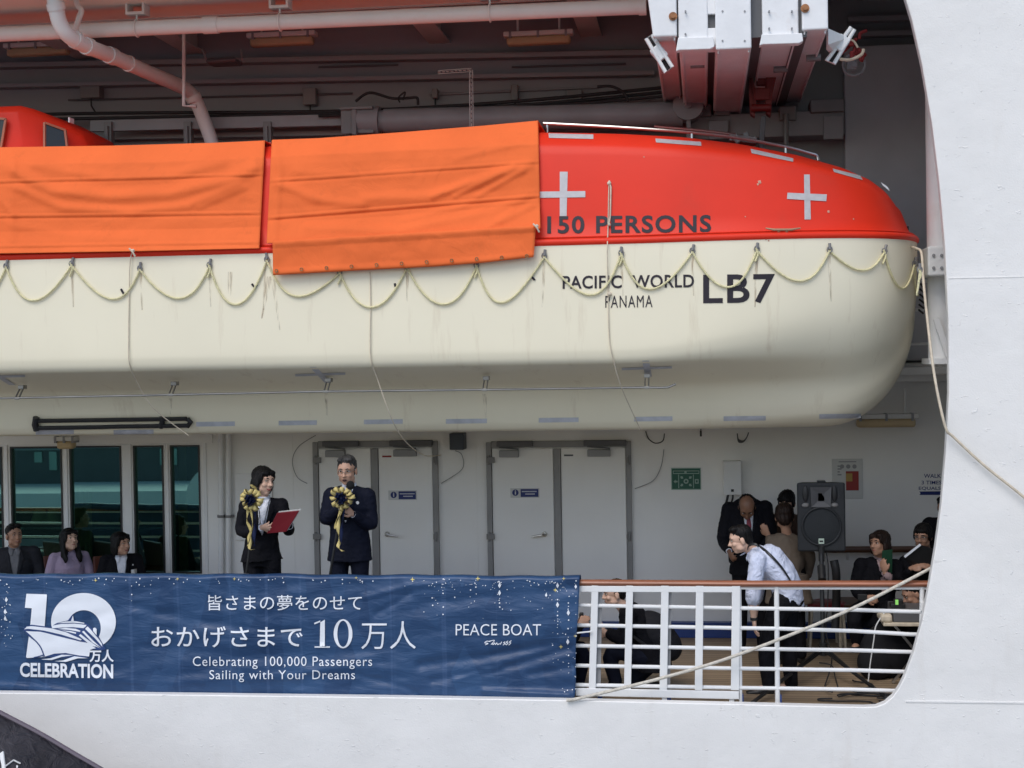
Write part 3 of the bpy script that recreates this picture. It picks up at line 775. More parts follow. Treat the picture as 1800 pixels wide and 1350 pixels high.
for x0, x1, y in ((63, 130, 759), (200, 270, 759), (345, 413, 745), (490, 557, 743), (640, 708, 741), (784, 856, 740), (947, 1017, 738), (1115, 1182, 736), (1272, 1346, 735), (1440, 1513, 731)):
    patch([(x0, y - 3.5), (x1, y - 4.5), (x1, y + 3.5), (x0, y + 4.5)], .004).build("faded_tape", M['tapeb'], boat, ang=180)
for xc, y, sl in ((0, 660, 22), (563, 656, 14), (1137, 645, 3)):
    patch([(xc - 44, y + 1), (xc + 44, y - 2), (xc + 44, y + 2), (xc - 44, y + 5)], .004).build("tape_cross", M['tapeb'], boat, ang=180)
    patch([(xc - sl - 5, y - 12), (xc - sl + 7, y - 12), (xc + sl + 6, y + 16), (xc + sl - 6, y + 16)], .0055).build("tape_cross", M['tapeb'], boat, ang=180)

# ---- lettering helper
def glyphs(body, spacing=1.0, weight=0.0, res=4, shear=0.0, wordsp=1.0):
    c = bpy.data.curves.new("t", 'FONT'); c.body = body; c.space_character = spacing; c.offset = weight; c.resolution_u = res; c.shear = shear; c.space_word = wordsp
    o = bpy.data.objects.new("t", c); COL.objects.link(o)
    dg = bpy.context.evaluated_depsgraph_get()
    me = bpy.data.meshes.new_from_object(o.evaluated_get(dg))
    vs = [(v.co.x, v.co.y) for v in me.vertices]; fs = [tuple(p.vertices) for p in me.polygons]
    bpy.data.objects.remove(o); bpy.data.curves.remove(c); bpy.data.meshes.remove(me)
    return vs, fs
def lay(vs, fs, box, fn, off, step=14.0):
    """fits flat shapes into a pixel box (x0,y0,x1,y1[,slope]) and lays them on a surface; step: how often they are cut to follow it"""
    x0, x1 = min(v[0] for v in vs), max(v[0] for v in vs); y0, y1 = min(v[1] for v in vs), max(v[1] for v in vs)
    sl = box[4] if len(box) > 4 else 0.0
    bm = bmesh.new()
    vv = [bm.verts.new((box[0] + (v[0] - x0) / (x1 - x0) * (box[2] - box[0]), box[3] + (v[1] - y0) / (y1 - y0) * (box[1] - box[3]), 0)) for v in vs]
    for f in fs:
        try: bm.faces.new([vv[i] for i in f])
        except ValueError: pass
    return lay_bm(bm, fn, off, step, lambda x: sl * (x - box[0]))
def lay_bm(bm, fn, off, step, dy=lambda x: 0.0):
    xs_ = [v.co.x for v in bm.verts]; ys_ = [v.co.y for v in bm.verts]
    x = math.floor(min(xs_) / step) * step + step
    while x < max(xs_):
        bmesh.ops.bisect_plane(bm, geom=bm.verts[:] + bm.edges[:] + bm.faces[:], plane_co=(x, 0, 0), plane_no=(1, 0, 0)); x += step
    y = math.floor(min(ys_) / step) * step + step
    while y < max(ys_):
        bmesh.ops.bisect_plane(bm, geom=bm.verts[:] + bm.edges[:] + bm.faces[:], plane_co=(0, y, 0), plane_no=(0, 1, 0)); y += step
    mb = MB()
    bm.verts.index_update()
    mb.v = [fn(v.co.x, v.co.y + dy(v.co.x), off) for v in bm.verts]
    mb.f = [tuple(v.index for v in f.verts) for f in bm.faces]
    bm.free()
    return mb
def text(body, box, fn, off, m, parent, name="lettering", step=14.0, **k):
    vs, fs = glyphs(body, **k)
    return lay(vs, fs, box, fn, off, step).build(name, m, parent, ang=180)
text("150 PERSONS", (962, 380, 1250, 411, -.008), S, .004, M['letter'], boat, spacing=1.12, weight=.024)
text("PACIFIC  WORLD", (989, 485, 1220, 508, -.012), S, .004, M['letter'], boat, spacing=1.06, weight=.018)
text("PANAMA", (1064, 520, 1147, 541, -.012), S, .004, M['letter'], boat, spacing=1.15)
text("LB7", (1236, 483, 1362, 534, -.012), S, .004, M['letter'], boat, spacing=1.1, weight=.018)
# black scuffs
for pts in ([(213, 508), (218, 517)], [(443, 499), (448, 506), (452, 500)], [(694, 498), (695, 504)], [(934, 486), (940, 492)]):
    MB().tube([S(x, y, .004) for x, y in pts], .010, 6).build("scuff_mark", M['letter'], boat)
# brown runs below the fittings
stain, n, l, b = newmat("rust_run")
b.inputs["Base Color"].default_value = (0.33, 0.21, 0.11, 1); b.inputs["Roughness"].default_value = .6
tc = n.new("ShaderNodeTexCoord"); nz = n.new("ShaderNodeTexNoise"); nz.inputs["Scale"].default_value = 14; nz.inputs["Detail"].default_value = 6
mp = n.new("ShaderNodeMapping"); mp.inputs["Scale"].default_value = (4, 1, .5); l.new(tc.outputs["Object"], mp.inputs[0]); l.new(mp.outputs[0], nz.inputs["Vector"])
rm = n.new("ShaderNodeMapRange"); rm.inputs[1].default_value = .42; rm.inputs[2].default_value = .75; rm.inputs[4].default_value = .55; l.new(nz.outputs[0], rm.inputs[0]); l.new(rm.outputs[0], b.inputs["Alpha"])
for x, y0, y1, w0, w1, dx in ((474, 486, 560, 5, 1, -14), (466, 470, 545, 3, 1, -3), (480, 490, 580, 4, 1, 12), (369, 470, 540, 4, 1, 2), (404, 478, 520, 5, 2, 0), (247, 480, 545, 3, 1, 3), (127, 476, 540, 3, 1, 2), (716, 478, 530, 3, 1, 0), (957, 460, 540, 3, 1, -4), (1092, 456, 520, 3, 1, 3), (1217, 452, 520, 3, 1, 2), (1330, 450, 540, 3, 1, -3), (1457, 450, 530, 3, 1, 4), (573, 690, 730, 3, 1, 2), (852, 692, 736, 4, 1, 2), (300, 700, 728, 3, 1, 0)):
    patch([(x - w0, y0), (x + w0, y0), (x + dx + w1, y1), (x + dx - w1, y1)], .002, 2, 10).build("stain", stain, boat, ang=180)
# grab line in loops, with its eyes
att = [(-95, 470), (12, 470), (127, 466), (247, 474), (369, 468), (470, 458), (598, 480), (716, 470), (838, 468), (957, 452), (1092, 447), (1217, 443), (1330, 440), (1457, 441), (1552, 444), (1604, 466), (1617, 476)]
sag = [528, 528, 525, 525, 535, 523, 540, 535, 530, 519, 508, 505, 494, 475, 505, 520]
for i in range(len(att) - 1):
    (ax, ay), (bx_, by_) = att[i], att[i + 1]
    pts = []
    bias = random.uniform(-.13, .13)
    for k in range(21):
        t = k / 20; ym = lerp(ay, by_, t); x = lerp(ax, bx_, t) + 0
        tt = t + bias * math.sin(math.pi * t)
        f = 1 - abs(2 * tt - 1) ** 2.1
        pts.append(S(x, ym + (sag[i] - (ay + by_) / 2) * f, .016))
    MB().tube(pts, .0088, 8).build("grab_line", M['rope'], boat)
for i, (x, y) in enumerate(att):
    e = S(x, y - 9, .0); 
    eye = MB()
    d1, d2 = S(x + random.uniform(-2, 6), y - 13, .012), S(x, y - 2, .018)
    eye.tube([d1, d2], .012, 8).tube([d2 + V((.02 * math.cos(k * math.pi / 4), 0, .025 * math.sin(k * math.pi / 4))) for k in range(8)], .006, 6, closed=True)
    eye.build("eye_bolt", M['mgrey'], boat)
    if i % 2 == 0: MB().tube(catmull([S(x - 2, y - 4, .02), S(x + 2, y + 6, .02), S(x - 3, y + 20, .018)], 4), .009, 6).build("rope_tail", M['rope'], boat)
# thin lanyards that hang over the side
def lany(pts, r=.0048): return MB().tube(catmull(pts, 6), r, 6).build("lanyard", M['cord'], boat)
lany([S(237, 443, .05), S(231, 462, .03), S(228, 520, .012), S(227, 600, .012), S(229, 640, .014), P(245, 680, 12.5), P(265, 712, 12.6), P(290, 735, 12.7), P(332, 766, 12.8)])
lany([S(651, 478, .012), S(652, 540, .012), S(652, 625, .012), P(664, 668, 12.4), P(688, 735, 12.5), P(712, 775, 12.9), P(745, 800, 13.6), P(775, 800, 14.4)])
lany([S(1071, 318, .012), S(1070, 345, .014), S(1069, 400, .014), S(1068, 440, .035), S(1069, 500, .012), S(1071, 590, .012), S(1078, 630, .014), P(1092, 680, 12.45), P(1126, 756, 12.9)])
MB().tube([S(1071, 318, .01), S(1074, 330, .02), S(1073, 380, .014), S(1070, 398, .012)], .007, 6).ball(S(1071, 323, .015), .018).ball(S(1072, 517, .02), .018).ball(S(1071, 396, .02), .014).build("lanyard_knot", M['cord'], boat)
# bilge rail under the chine with its brackets
br = [P(x, interp([(-300, 715), (0, 700), (300, 694), (573, 688), (852, 685), (1137, 681), (1172, 682), (1188, 675)], x), 12.55) for x in (-300, -150, 0, 150, 300, 430, 573, 700, 852, 1000, 1137, 1160, 1175, 1188)]
DS = mat("dull_steel", (0.34, 0.33, 0.31), 0.45, .8, var=.2, dirt=.4, dirtcol=(.2, .13, .08))
MB().tube(br, .0095, 10).build("bilge_rail", DS, boat)
for px, py in ((-255, 715), (30, 700), (300, 694), (573, 688), (852, 685), (1137, 681)):
    p = P(px, py, 12.55); t_ = P(px, py - 19, 12.62)
    MB().mm(p + V((-.022, -.010, -.012)), p + V((.022, .010, .010))).bar(p + V((-.016, 0, 0)), V((p.x - .016, 12.66, p.z + .10)), .010, .018).bar(p + V((.016, 0, 0)), V((p.x + .016, 12.66, p.z + .10)), .010, .018).mm(V((p.x - .026, 12.62, p.z + .08)), V((p.x + .026, 12.70, p.z + .115))).build("rail_bracket", DS, boat, ang=0, bevel=.004)
# black frame on the keel side
kf = MB(); fn = lambda x, y: S(x, y, .03)
kf.tube([fn(x, lerp(738, 734, (x - 66) / 268)) for x in range(66, 335, 22)], .020, 8).tube([fn(x, lerp(750, 746, (x - 66) / 268)) for x in range(66, 335, 22)], .020, 8)
kf.tube([fn(66, 732), fn(64, 744), fn(67, 754)], .032, 8).tube([fn(331, 734), fn(337, 740), fn(331, 747)], .024, 8).tube([fn(284, 731), fn(287, 740), fn(284, 749)], .026, 8)
kf.build("keel_grab_frame", M['black'], boat)
# cleat, roof rail, chafe marks
c = S(1373, 408, 0)
cl = MB()
cl.tube([S(1344, 404, .05), S(1358, 407, .055), S(1388, 407, .055), S(1404, 404, .05)], [.006, .011, .011, .006], 8).tube([S(1367, 408, .05), S(1367, 414, .0)], .013, 8).tube([S(1381, 408, .05), S(1381, 414, .0)], .013, 8)
cl.build("cleat", mat("cleat_metal", (0.42, 0.25, 0.15), 0.5, .3), boat)
rp = [P(x, y, Y) for x, y, Y in ((955, 217, 13.0), (1090, 224, 13.0), (1215, 233, 13.0), (1300, 243, 13.0), (1380, 258, 13.0), (1425, 270, 13.0), (1436, 274, 13.0), (1438, 282, 13.0))]
MB().tube(catmull(rp, 5), .014, 8).build("roof_rail", M['steel'], boat)
for x, y0, y1 in ((962, 217, 240), (1216, 233, 254), (1381, 258, 285)):
    MB().tube([P(x, y0, 13.0), P(x, y1, 13.0)], .011, 8).build("rail_post", M['steel'], boat)
MB().tube(catmull([P(1150, 222, 13.9), P(1260, 232, 13.9), P(1330, 243, 13.9)], 4), .012, 6).build("roof_rail", M['steel'], boat)
# lifting hook gear on the roof
hx_ = P(1338, 250, BC)
MB().bar(P(1342, 205, BC), P(1336, 275, BC), .10, .05, (1, 0, 0)).bar(P(1332, 262, BC - .1), P(1362, 275, BC - .1), .06, .08).build("lifting_link", M['dgrey'], boat, ang=0, bevel=.008)
MB().bar(P(1282, 244, 13.6), P(1330, 249, 13.6), .2, .06).bar(P(1290, 238, 13.5), P(1300, 250, 13.5), .06, .06).bar(P(1310, 232, 13.7), P(1316, 250, 13.7), .05, .05).build("roof_fitting", M['mgrey'], boat, ang=0, bevel=.01)
# bow fitting with chain
bf = MB()
bf.mm(P(1585, 398, 13.3), P(1592, 408, 13.5)).tube(catmull([P(1588, 405, 13.3), P(1594, 415, 13.25), P(1600, 430, 13.2), P(1608, 442, 13.2)], 4), .018, 8)
for k in range(6):
    c0 = P(1620 - k * .6, 505 + k * 9, 13.7); bf.bar(c0 + V((-.02, -.05, .03)), c0 + V((.025, -.05, -.01)), .02, .015)
bf.build("bow_fitting", M['rubber'], boat, ang=40)
# ------------------------------------------------------------------ orange covers over the lifeboat's sides
def cover(name, top, bot, folds, xspan, label, nx=150, ny=120, roofdepth=1.2, wob=.010, seed=1, flap=None):
    rows = []
    Yt, Yb = 12.74, 12.235
    for j in range(ny + 1):
        v = j / ny; r_ = []
        for i in range(nx + 1):
            u = i / nx
            xt = lerp(top[0][0], top[-1][0], u); xb = lerp(bot[0][0], bot[-1][0], u)
            px = lerp(xt, xb, v)
            py = lerp(interp(top, xt), interp(bot, xb), v)
            pq = max(py, interp(top, xt) + 26); Y = min(lerp(Yt, Yb, v ** .9), SY(px, pq) + (pq - py) * .0055)
            d = 0.0
            for kind, a in folds:
                if kind == 'seam':           # (y at left, y at right, amp)
                    yy = lerp(a[0], a[1], u); q_ = py - yy
                    d += a[2] * (math.exp(-(q_ / 2.6) ** 2) - .6 * math.exp(-((q_ - 5) / 2.6) ** 2) + .35 * math.exp(-((q_ + 7) / 5) ** 2))
                elif kind == 'crease':       # polyline, amp, width
                    ln, am, wd = a
                    best = 1e9; tt = 0
                    for (ax, ay), (bx2, by2) in zip(ln, ln[1:]):
                        L2 = (bx2 - ax) ** 2 + (by2 - ay) ** 2
                        s = max(0, min(1, ((px - ax) * (bx2 - ax) + (py - ay) * (by2 - ay)) / L2))
                        qd = math.hypot(px - ax - s * (bx2 - ax), py - ay - s * (by2 - ay))
                        if qd < best: best = qd; tt = s
                    d += am * math.exp(-(best / wd) ** 2)
            nn = noise.noise(V((px * .006 + seed * 9, py * .022, seed)))
            n2 = noise.noise(V((px * .02 + seed * 5, py * .05, seed + 4)))
            d += wob * nn * 1.3 + wob * .5 * n2
            edge_ = min(1, min(u, 1 - u) / .03)
            p = P(px, py, Y - d * (.3 + .7 * edge_))
            r_.append(p)
        rows.append(r_)
    # over the roof to the far side
    back = []
    for k in range(1, 9):
        s = k / 8
        back.append([V((p.x, p.y + roofdepth * 1.6 * s, p.z - .03 * s + .004 * noise.noise(p * 5))) for p in rows[0]])
    for k in range(1, 7):
        s = k / 6; back.append([V((p.x, p.y + .45 * s, p.z - 1.0 * s)) for p in back[7]])
    rows = back[::-1] + rows
    o = MB().grid(rows).build(name, M['canvas'], ang=180, label=label, cat="cover", group="orange canvas covers over the lifeboat")
    sm = o.modifiers.new("thick", 'SOLIDIFY'); sm.thickness = .006; sm.offset = 1
    return o
cover("canvas_cover", [(-180, 262), (0, 260), (200, 257), (380, 252), (466, 248)], [(-190, 450), (0, 446), (240, 442), (456, 437)],
      [('seam', (324, 306, .007)), ('seam', (382, 374, .008)), ('seam', (436, 426, .006)),
       ('crease', ([(25, 300), (90, 335), (200, 346), (300, 340), (400, 318), (450, 295)], .030, 11)), ('crease', ([(30, 330), (110, 365), (230, 372), (330, 362), (420, 325)], .020, 8)), ('crease', ([(60, 290), (180, 312), (300, 310), (390, 285)], .014, 9)),
       ('crease', ([(0, 352), (25, 378)], .012, 6)), ('crease', ([(350, 365), (430, 330)], .010, 6)), ('crease', ([(20, 395), (120, 415), (250, 418)], .008, 8)), ('crease', ([(25, 275), (18, 330), (22, 420)], .010, 7))],
      None, "orange canvas cover over the lifeboat's left half, sagging in curved folds", seed=1)
c2 = cover("canvas_cover", [(478, 247), (560, 244), (700, 234), (850, 222), (946, 213)], [(469, 428), (620, 424), (800, 414), (950, 402)],
      [('seam', (318, 284, .007)), ('seam', (383, 344, .010)), ('crease', ([(480, 255), (492, 300), (482, 420)], .014, 7)), ('crease', ([(488, 322), (560, 352), (640, 360)], .016, 8)),
       ('crease', ([(640, 350), (760, 345), (850, 318), (930, 290)], .020, 9)), ('crease', ([(760, 345), (880, 300)], .014, 6)), ('crease', ([(800, 345), (905, 292)], .012, 5)), ('crease', ([(840, 345), (920, 300)], .012, 5)), ('crease', ([(540, 400), (700, 405), (860, 372), (920, 350)], .014, 8)),
       ('crease', ([(800, 280), (920, 250)], .008, 6)), ('crease', ([(700, 390), (820, 362)], .010, 6)), ('crease', ([(520, 300), (640, 312), (720, 305)], .008, 8)), ('crease', ([(880, 390), (940, 360)], .012, 6)), ('crease', ([(860, 400), (900, 372)], .010, 5)),],
      None, "orange canvas cover over the lifeboat's middle, its lower flap hanging below the gunwale", seed=2)
# the separate lower flap
fr_ = []
for j in range(17):
    v = j / 16; r_ = []
    for i in range(81):
        u = i / 80
        px = lerp(lerp(479, 942, u), lerp(480, 938, u), v); py = lerp(lerp(424, 396, u), interp([(480, 484), (620, 476), (700, 472), (760, 469), (850, 462), (938, 452)], lerp(480, 938, u)), v)
        d = .012 * noise.noise(V((px * .011, py * .03, 8))) + .005 * noise.noise(V((px * .05, py * .06, 2)))
        if v > .82: d += .008 * math.sin((v - .82) / .18 * math.pi)
        r_.append(P(px, py, 12.215 - d - (.012 if v < .15 else 0)))
    fr_.append(r_)
fo = MB().grid(fr_).build("flap", M['canvas'], c2, ang=180)
fo.modifiers.new("thick", 'SOLIDIFY').thickness = .006
eyem = mat("brass_eyelet", (.25, .17, .08), .4, .6)
for pts, Y, par in (([(490 + 44 * k, 479 - 2.6 * k) for k in range(11)], 12.195, c2),):
    for x, y in pts:
        c = P(x - 4, y - 3, Y) if Y else P(x - 5, y, SY(x - 8, max(y, 250)) - .02)
        MB().tube([c + V((.012 * math.cos(k * math.pi / 5), -.002, .012 * math.sin(k * math.pi / 5))) for k in range(10)], .004, 5, closed=True).build("eyelet", eyem, par)
# moulded lip at the foot of the canopy, chips in its paint
lip = []
for x in XS:
    xx = x0b + (x - x0b) * kx(.03) if x > x0b else x
    lip.append(V((xx, BC - max(.01, BB * plan(bow_t(x), 3.0) * plan(stern_t(x), 3.0) * .972), zs(x) + .052)))
MB().tube(lip, .008, 6).build("moulded_lip", M['red'], boat)
chip = mat("paint_chip", (.62, .32, .22), .7, var=.3, scale=30)
for x, y, r in ((1335, 320, 3.2), (1332, 324, 2.0), (1456, 372, 2.4), (1346, 420, 2.2), (1351, 423, 1.6), (1237, 424, 1.4), (1310, 381, 1.2), (1500, 385, 1.3), (1132, 276, 1.2)):
    patch([(x - r, y - r * .6), (x + r * .6, y - r), (x + r, y + r * .7), (x - r * .5, y + r)], .003, 2, 2).build("paint_chip", chip, boat, ang=180)
# red pillar with dark gap between the covers
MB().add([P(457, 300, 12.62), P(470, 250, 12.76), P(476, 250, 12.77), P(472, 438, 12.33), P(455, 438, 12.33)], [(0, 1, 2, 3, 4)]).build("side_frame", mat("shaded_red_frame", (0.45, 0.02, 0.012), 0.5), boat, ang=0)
tie = MB()
for px, py, Y in ((456, 318, 12.5), (474, 276, 12.6), (944, 247, 12.6), (942, 270, 12.55), (235, 441, 12.2), (944, 398, 12.2)):
    c = P(px, py, Y); tie.tube(catmull([c + V((-.03, -.02, .02)), c + V((0, -.03, -.01)), c + V((.02, -.02, -.05))], 4), .008, 6).ball(c + V((0, -.02, 0)), .016)
tie.build("lashing", M['cord'], c2)

# ------------------------------------------------------------------ davit above the bow
dv = thing("davit", "white boat davit with square arm ends jutting out above the lifeboat's bow", "davit", P(1310, 80, 12.3))
YD = 12.0
def arm(x0, x1, py, name="arm", top=-160, Yf=YD, rear=15.35, th=.30, x0t=None):
    a, b = P(x0, py, Yf), P(x1, py, Yf)
    zb = (a.z + b.z) / 2
    return MB().add([(a.x, Yf, zb), (b.x, Yf, zb), (b.x, Yf, zb + 1.0), ((a.x if x0t is None else P(x0t, 0, Yf).x), Yf, zb + 1.0), (a.x, rear, zb), (b.x, rear, zb), (b.x, rear, zb + .9), (a.x, rear, zb + .9)],
                    [(0, 1, 2, 3), (5, 4, 7, 6), (4, 5, 1, 0), (1, 5, 6, 2), (4, 0, 3, 7), (3, 2, 6, 7)]).build(name, M['whited'], dv, ang=0, bevel=.012)
arm(1148, 1190, 64, x0t=1120); arm(1410, 1456, 52)
arm(1193, 1245, 78, Yf=YD + .01); arm(1258, 1321, 86, Yf=YD - .02); arm(1340, 1404, 62, Yf=YD + .01)
# flared lips and stepped noses
for x0, x1, y0, y1, Yf in ((1188, 1256, 66, 88, YD - .03), (1335, 1412, 60, 78, YD - .03)):
    a, b = P(x0, y1, Yf), P(x1, y0, Yf); MB().prism([P(x0 + 4, y0, Yf), P(x1 - 2, y0 - 2, Yf), P(x1, y1 - 6, Yf), P(x1 - 8, y1 - 2, Yf), P(x0 + 6, y1, Yf), P(x0, y1 + 2, Yf)], (0, .10, 0)).build("arm_lip", M['whited'], dv, ang=0, bevel=.006)
for x0, x1, y0, y1 in ((1244, 1258, -60, 25), (1244, 1258, 62, 80), (1321, 1341, -60, -30)):
    MB().mm(P(x0, y1, YD + .02), P(x1, y0, YD + .3)).build("web_plate", M['whited'], dv, ang=0, bevel=.005)
MB().mm(P(1321, 55, YD + .25), P(1341, -60, YD + 2.9)).build("recess_plate", M['grey'], dv, ang=0)
MB().mm(P(1245, 64, YD + .3), P(1258, 20, YD + 2.9)).build("recess_plate", M['grey'], dv, ang=0)
# dark channels between the arms' undersides
for x in (1191.5, 1250, 1332, 1407):
    a = P(x, 70, YD + .06); MB().mm((a.x - .05, YD + .06, a.z + .02), (a.x + .05, 15.3, a.z + .6)).build("channel", M['dgrey'], dv, ang=0)
# bolts on the end plates
for px, py in ((1183, 29), (1415, 15)):
    c = P(px, py, YD); MB().tube([c + V((0, .0, 0)), c + V((0, -.012, 0))], .034, 18).tube([c + V((0, -.012, 0)), c + V((0, -.03, 0))], .020, 6).build("bolt", mat("rusty_bolt", (0.35, 0.16, 0.07), 0.7, .2, var=.4, scale=15), dv)
# side stops, one on each flank
def stop(pts, Y, w):
    a = [P(x, y, Y) for x, y in pts]
    mb = MB().tube(a, .017, 8, closed=True)
    o = mb.build("side_stop", M['white'], dv, ang=50)
    return o
so = stop([(1136, 68), (1146, 61), (1182, 118), (1170, 127)], YD + .12, .05)
MB().bar(P(1150, 84, YD + .16), P(1167, 104, YD + .16), .09, .10, (1, 0, 0)).build("stop_block", M['white'], so, ang=0, bevel=.01)
MB().bar(P(1141, 66, YD + .2), P(1176, 122, YD + .2), .07, .06, (1, 0, 0)).build("stop_pad", M['rubber'], so, ang=0)
so = stop([(1496, 48), (1502, 52), (1466, 112), (1453, 107)], YD + .35, .05)
MB().bar(P(1486, 66, YD + .38), P(1470, 88, YD + .38), .10, .10, (1, 0, 0)).build("stop_block", M['white'], so, ang=0, bevel=.01)
MB().bar(P(1499, 50, YD + .42), P(1460, 110, YD + .42), .07, .06, (1, 0, 0)).build("stop_pad", M['rubber'], so, ang=0)
MB().prism([P(1456, 50, YD + .1), P(1492, 66, YD + .4), P(1468, 92, YD + .4), P(1456, 78, YD + .1)], (0, .2, 0)).build("gusset", M['white'], dv, ang=0)
# flanges, rollers and small fittings under and between the arms
for x0, x1, py in ((1150, 1188, 64), (1196, 1243, 78), (1260, 1319, 86), (1342, 1402, 62), (1412, 1454, 52)):
    a, b = P(x0, py, YD), P(x1, py, YD)
    for x in (a.x + .012, b.x - .012):
        MB().mm((x - .006, YD + .05, a.z - .028), (x + .006, 15.2, a.z - .002)).build("flange", M['whited'], dv, ang=0)
for x, y, Y in ((1226, 120, 12.9), (1290, 138, 13.3), (1372, 128, 13.3), (1430, 108, 13.0)):
    c = P(x, y, Y); MB().tube([c + V((-.06, 0, .03)), c + V((.06, 0, .03))], .03, 12).build("roller", M['mgrey'], dv)
for x, y in ((1205, 20), (1205, 60), (1233, 70), (1270, 72), (1309, 72), (1270, 20), (1309, 20), (1352, 20), (1392, 20), (1352, 50), (1392, 50)):
    c = P(x, y, YD - .015); MB().tube([c + V((0, .02, 0)), c + V((0, -.012, 0))], .008, 6).build("rivet", M['grey'], dv)
# feet plates at the wall end and the box girder
for x0, x1, y0, y1 in ((1190, 1250, 192, 207), (1255, 1282, 190, 203), (1370, 1396, 196, 212), (1425, 1478, 183, 198)):
    MB().mm(P(x0, y1, 14.95), P(x1, y0, 15.3)).build("foot_plate", M['mgrey'], dv, ang=0, bevel=.01)
MB().mm(P(1210, 246, 15.0), P(1478, 203, 15.36)).build("box_girder", M['grey'], dv, ang=0, bevel=.01)
for x0, x1, y0 in ((1448, 1481, 205), (1246, 1280, 212)): MB().mm(P(x0, 245, 14.94), P(x1, y0, 15.0)).build("girder_plate", M['upper'], dv, ang=0, bevel=.008)
MB().tube([P(1382, 200, 14.9), P(1382, 262, 14.9)], .025, 8).build("post", M['mgrey'], dv)
# hook with falls
hk = thing("boat_hook", "dark red fall block and hook holding the lifeboat's bow from the davit", "hook", P(1338, 170, BC))
for dx in (-14, 14):
    MB().prism([P(1338 + dx * 1.0 - 5, 120, BC - .06), P(1338 + dx * 2.0 + 5, 105, BC - .06), P(1338 + dx + 6, 165, BC - .06), P(1338 + dx + 3, 205, BC - .06), P(1338 + dx - 5, 200, BC - .06), P(1338 + dx - 7, 160, BC - .06)], (0, .12, 0)).build("hook_cheek", M['hook'], hk, ang=0, bevel=.012)
MB().mm(P(1326, 176, BC - .08), P(1352, 160, BC + .1)).mm(P(1330, 150, BC - .03), P(1347, 110, BC + .03)).tube([P(1320, 190, BC - .1), P(1356, 189, BC - .1)], .035, 12).build("hook_body", M['hook'], hk, ang=40, bevel=.01)
for px in (1313, 1327, 1338):
    MB().tube([P(px, 60, BC - .1), P(px + 1, 134 if px < 1320 else 128, BC - .1)], .022, 8).build("fall_wire", M['pipe'], hk)
# winch odds and ends right of the davit
wn1 = thing("rope_bundle", "tangled red and beige straps with a round grey sheave right of the davit", "rope bundle", P(1500, 90, 13.0))
b = MB()
for k in range(9):
    c = P(1500 + random.uniform(-14, 14), 82 + random.uniform(-16, 16), 13.0 + random.uniform(-.05, .1)); b.tube(catmull([c, c + V((random.uniform(-.08, .08), 0, random.uniform(-.06, .06))), c + V((random.uniform(-.1, .1), .02, random.uniform(-.1, .1)))], 4), .016, 6)
b.build("red_strap", mat("red_webbing", (0.22, 0.02, 0.02), 0.8), wn1)
MB().tube(catmull([P(1476, 104, 12.9), P(1495, 105, 12.9), P(1514, 96, 12.9), P(1518, 86, 12.9)], 5), .014, 8).tube(catmull([P(1486, 68, 12.95), P(1500, 72, 12.95), P(1508, 84, 12.95)], 5), .010, 8).build("beige_strap", M['cord'], wn1)
c = P(1501, 114, 13.4); sh = MB()
sh.tube([c + V((.095 * math.cos(k * math.pi / 12), 0, .095 * math.sin(k * math.pi / 12))) for k in range(24)], .012, 8, closed=True).tube([c + V((0, -.02, 0)), c + V((0, .04, 0))], .03, 10).mm(c + V((-.06, -.01, -.04)), c + V((.02, .02, .04)))
sh.build("sheave", M['grey'], wn1)
# ------------------------------------------------------------------ mooring and painter ropes
def twist(pts, r, name, label, m, parent=None):
    return MB().tube(pts, r, 10).build(name, m, parent, ang=180, label=label, cat="rope")
twist(catmull([P(996, 1230, YH - .02), P(1020, 1227, YH - .02), P(1170, 1190, 12.30), P(1300, 1150, 12.31), P(1480, 1078, 12.35), P(1636, 999, 12.41), P(1690, 970, 12.46)], 10), .0135, "mooring_rope", "thick pale mooring rope slanting up across the white railing", M['hawser'])
twist(catmull([P(1597, 433, 13.1), P(1612, 437, 12.9), P(1620, 446, 12.75), P(1623, 490, 12.6), P(1630, 560, 12.4), P(1641, 650, 12.25), P(1653, 715, 12.18), P(1664, 756, 12.17), P(1676, 768, 12.19), P(1730, 818, 12.2), P(1800, 874, 12.2), P(1900, 960, 12.2), P(2100, 1130, 12.2)], 8), .0112, "painter_rope", "thin pale line from the lifeboat's bow down across the white hull", M['cord'])

# ------------------------------------------------------------------ railing
rl = thing("railing", "white deck railing with a varnished wooden handrail above broad and thin posts", "railing", P(1330, 1240, YR))
def hy(x, base): return base + (x - 1300) * .0075
hr = [P(x, interp([(-900, 1012), (0, 1019), (1020, 1024), (1330, 1026), (1640, 1026), (1760, 1025)], x), YR) for x in (-900, -300, 300, 1020, 1200, 1330, 1480, 1640, 1760)]
MB().tube(hr, 1.0, 12, flat=(.040, .027), axis=(0, 1, 0)).build("handrail", M['rail'], rl)
zin = [p - V((0, 0, .038)) for p in hr]
MB().tube(zin, .012, 6).build("under_rail", M['white'], rl)
for k, y in enumerate((1065, 1100, 1136, 1171, 1205)):
    pts = [P(x, y + o, YR) for x, o in ((-900, -22), (-300, -12), (300, -6), (1020, -1), (1300, 4), (1366, 5), (1500, 7 + (2 if k == 1 else 0)), (1600, 10 + (5 if k == 1 else 0)), (1700, 12 + (5 if k == 1 else 0)))]
    MB().tube(pts, .0165, 10).build("rod", M['white'], rl)
for xt, xb, wpx in ((1046, 1041, 12), (1107, 1103, 12), (1169, 1166, 13), (1230, 1228, 13), (1294, 1292, 14)):
    a, b = P(xt, 1029, YR - .02), P(xb, 1213, YR - .02)
    MB().bar(b, a, wpx / 205.0, .022, (0, 1, 0)).build("flat_post", M['white'], rl, ang=0, bevel=.004)
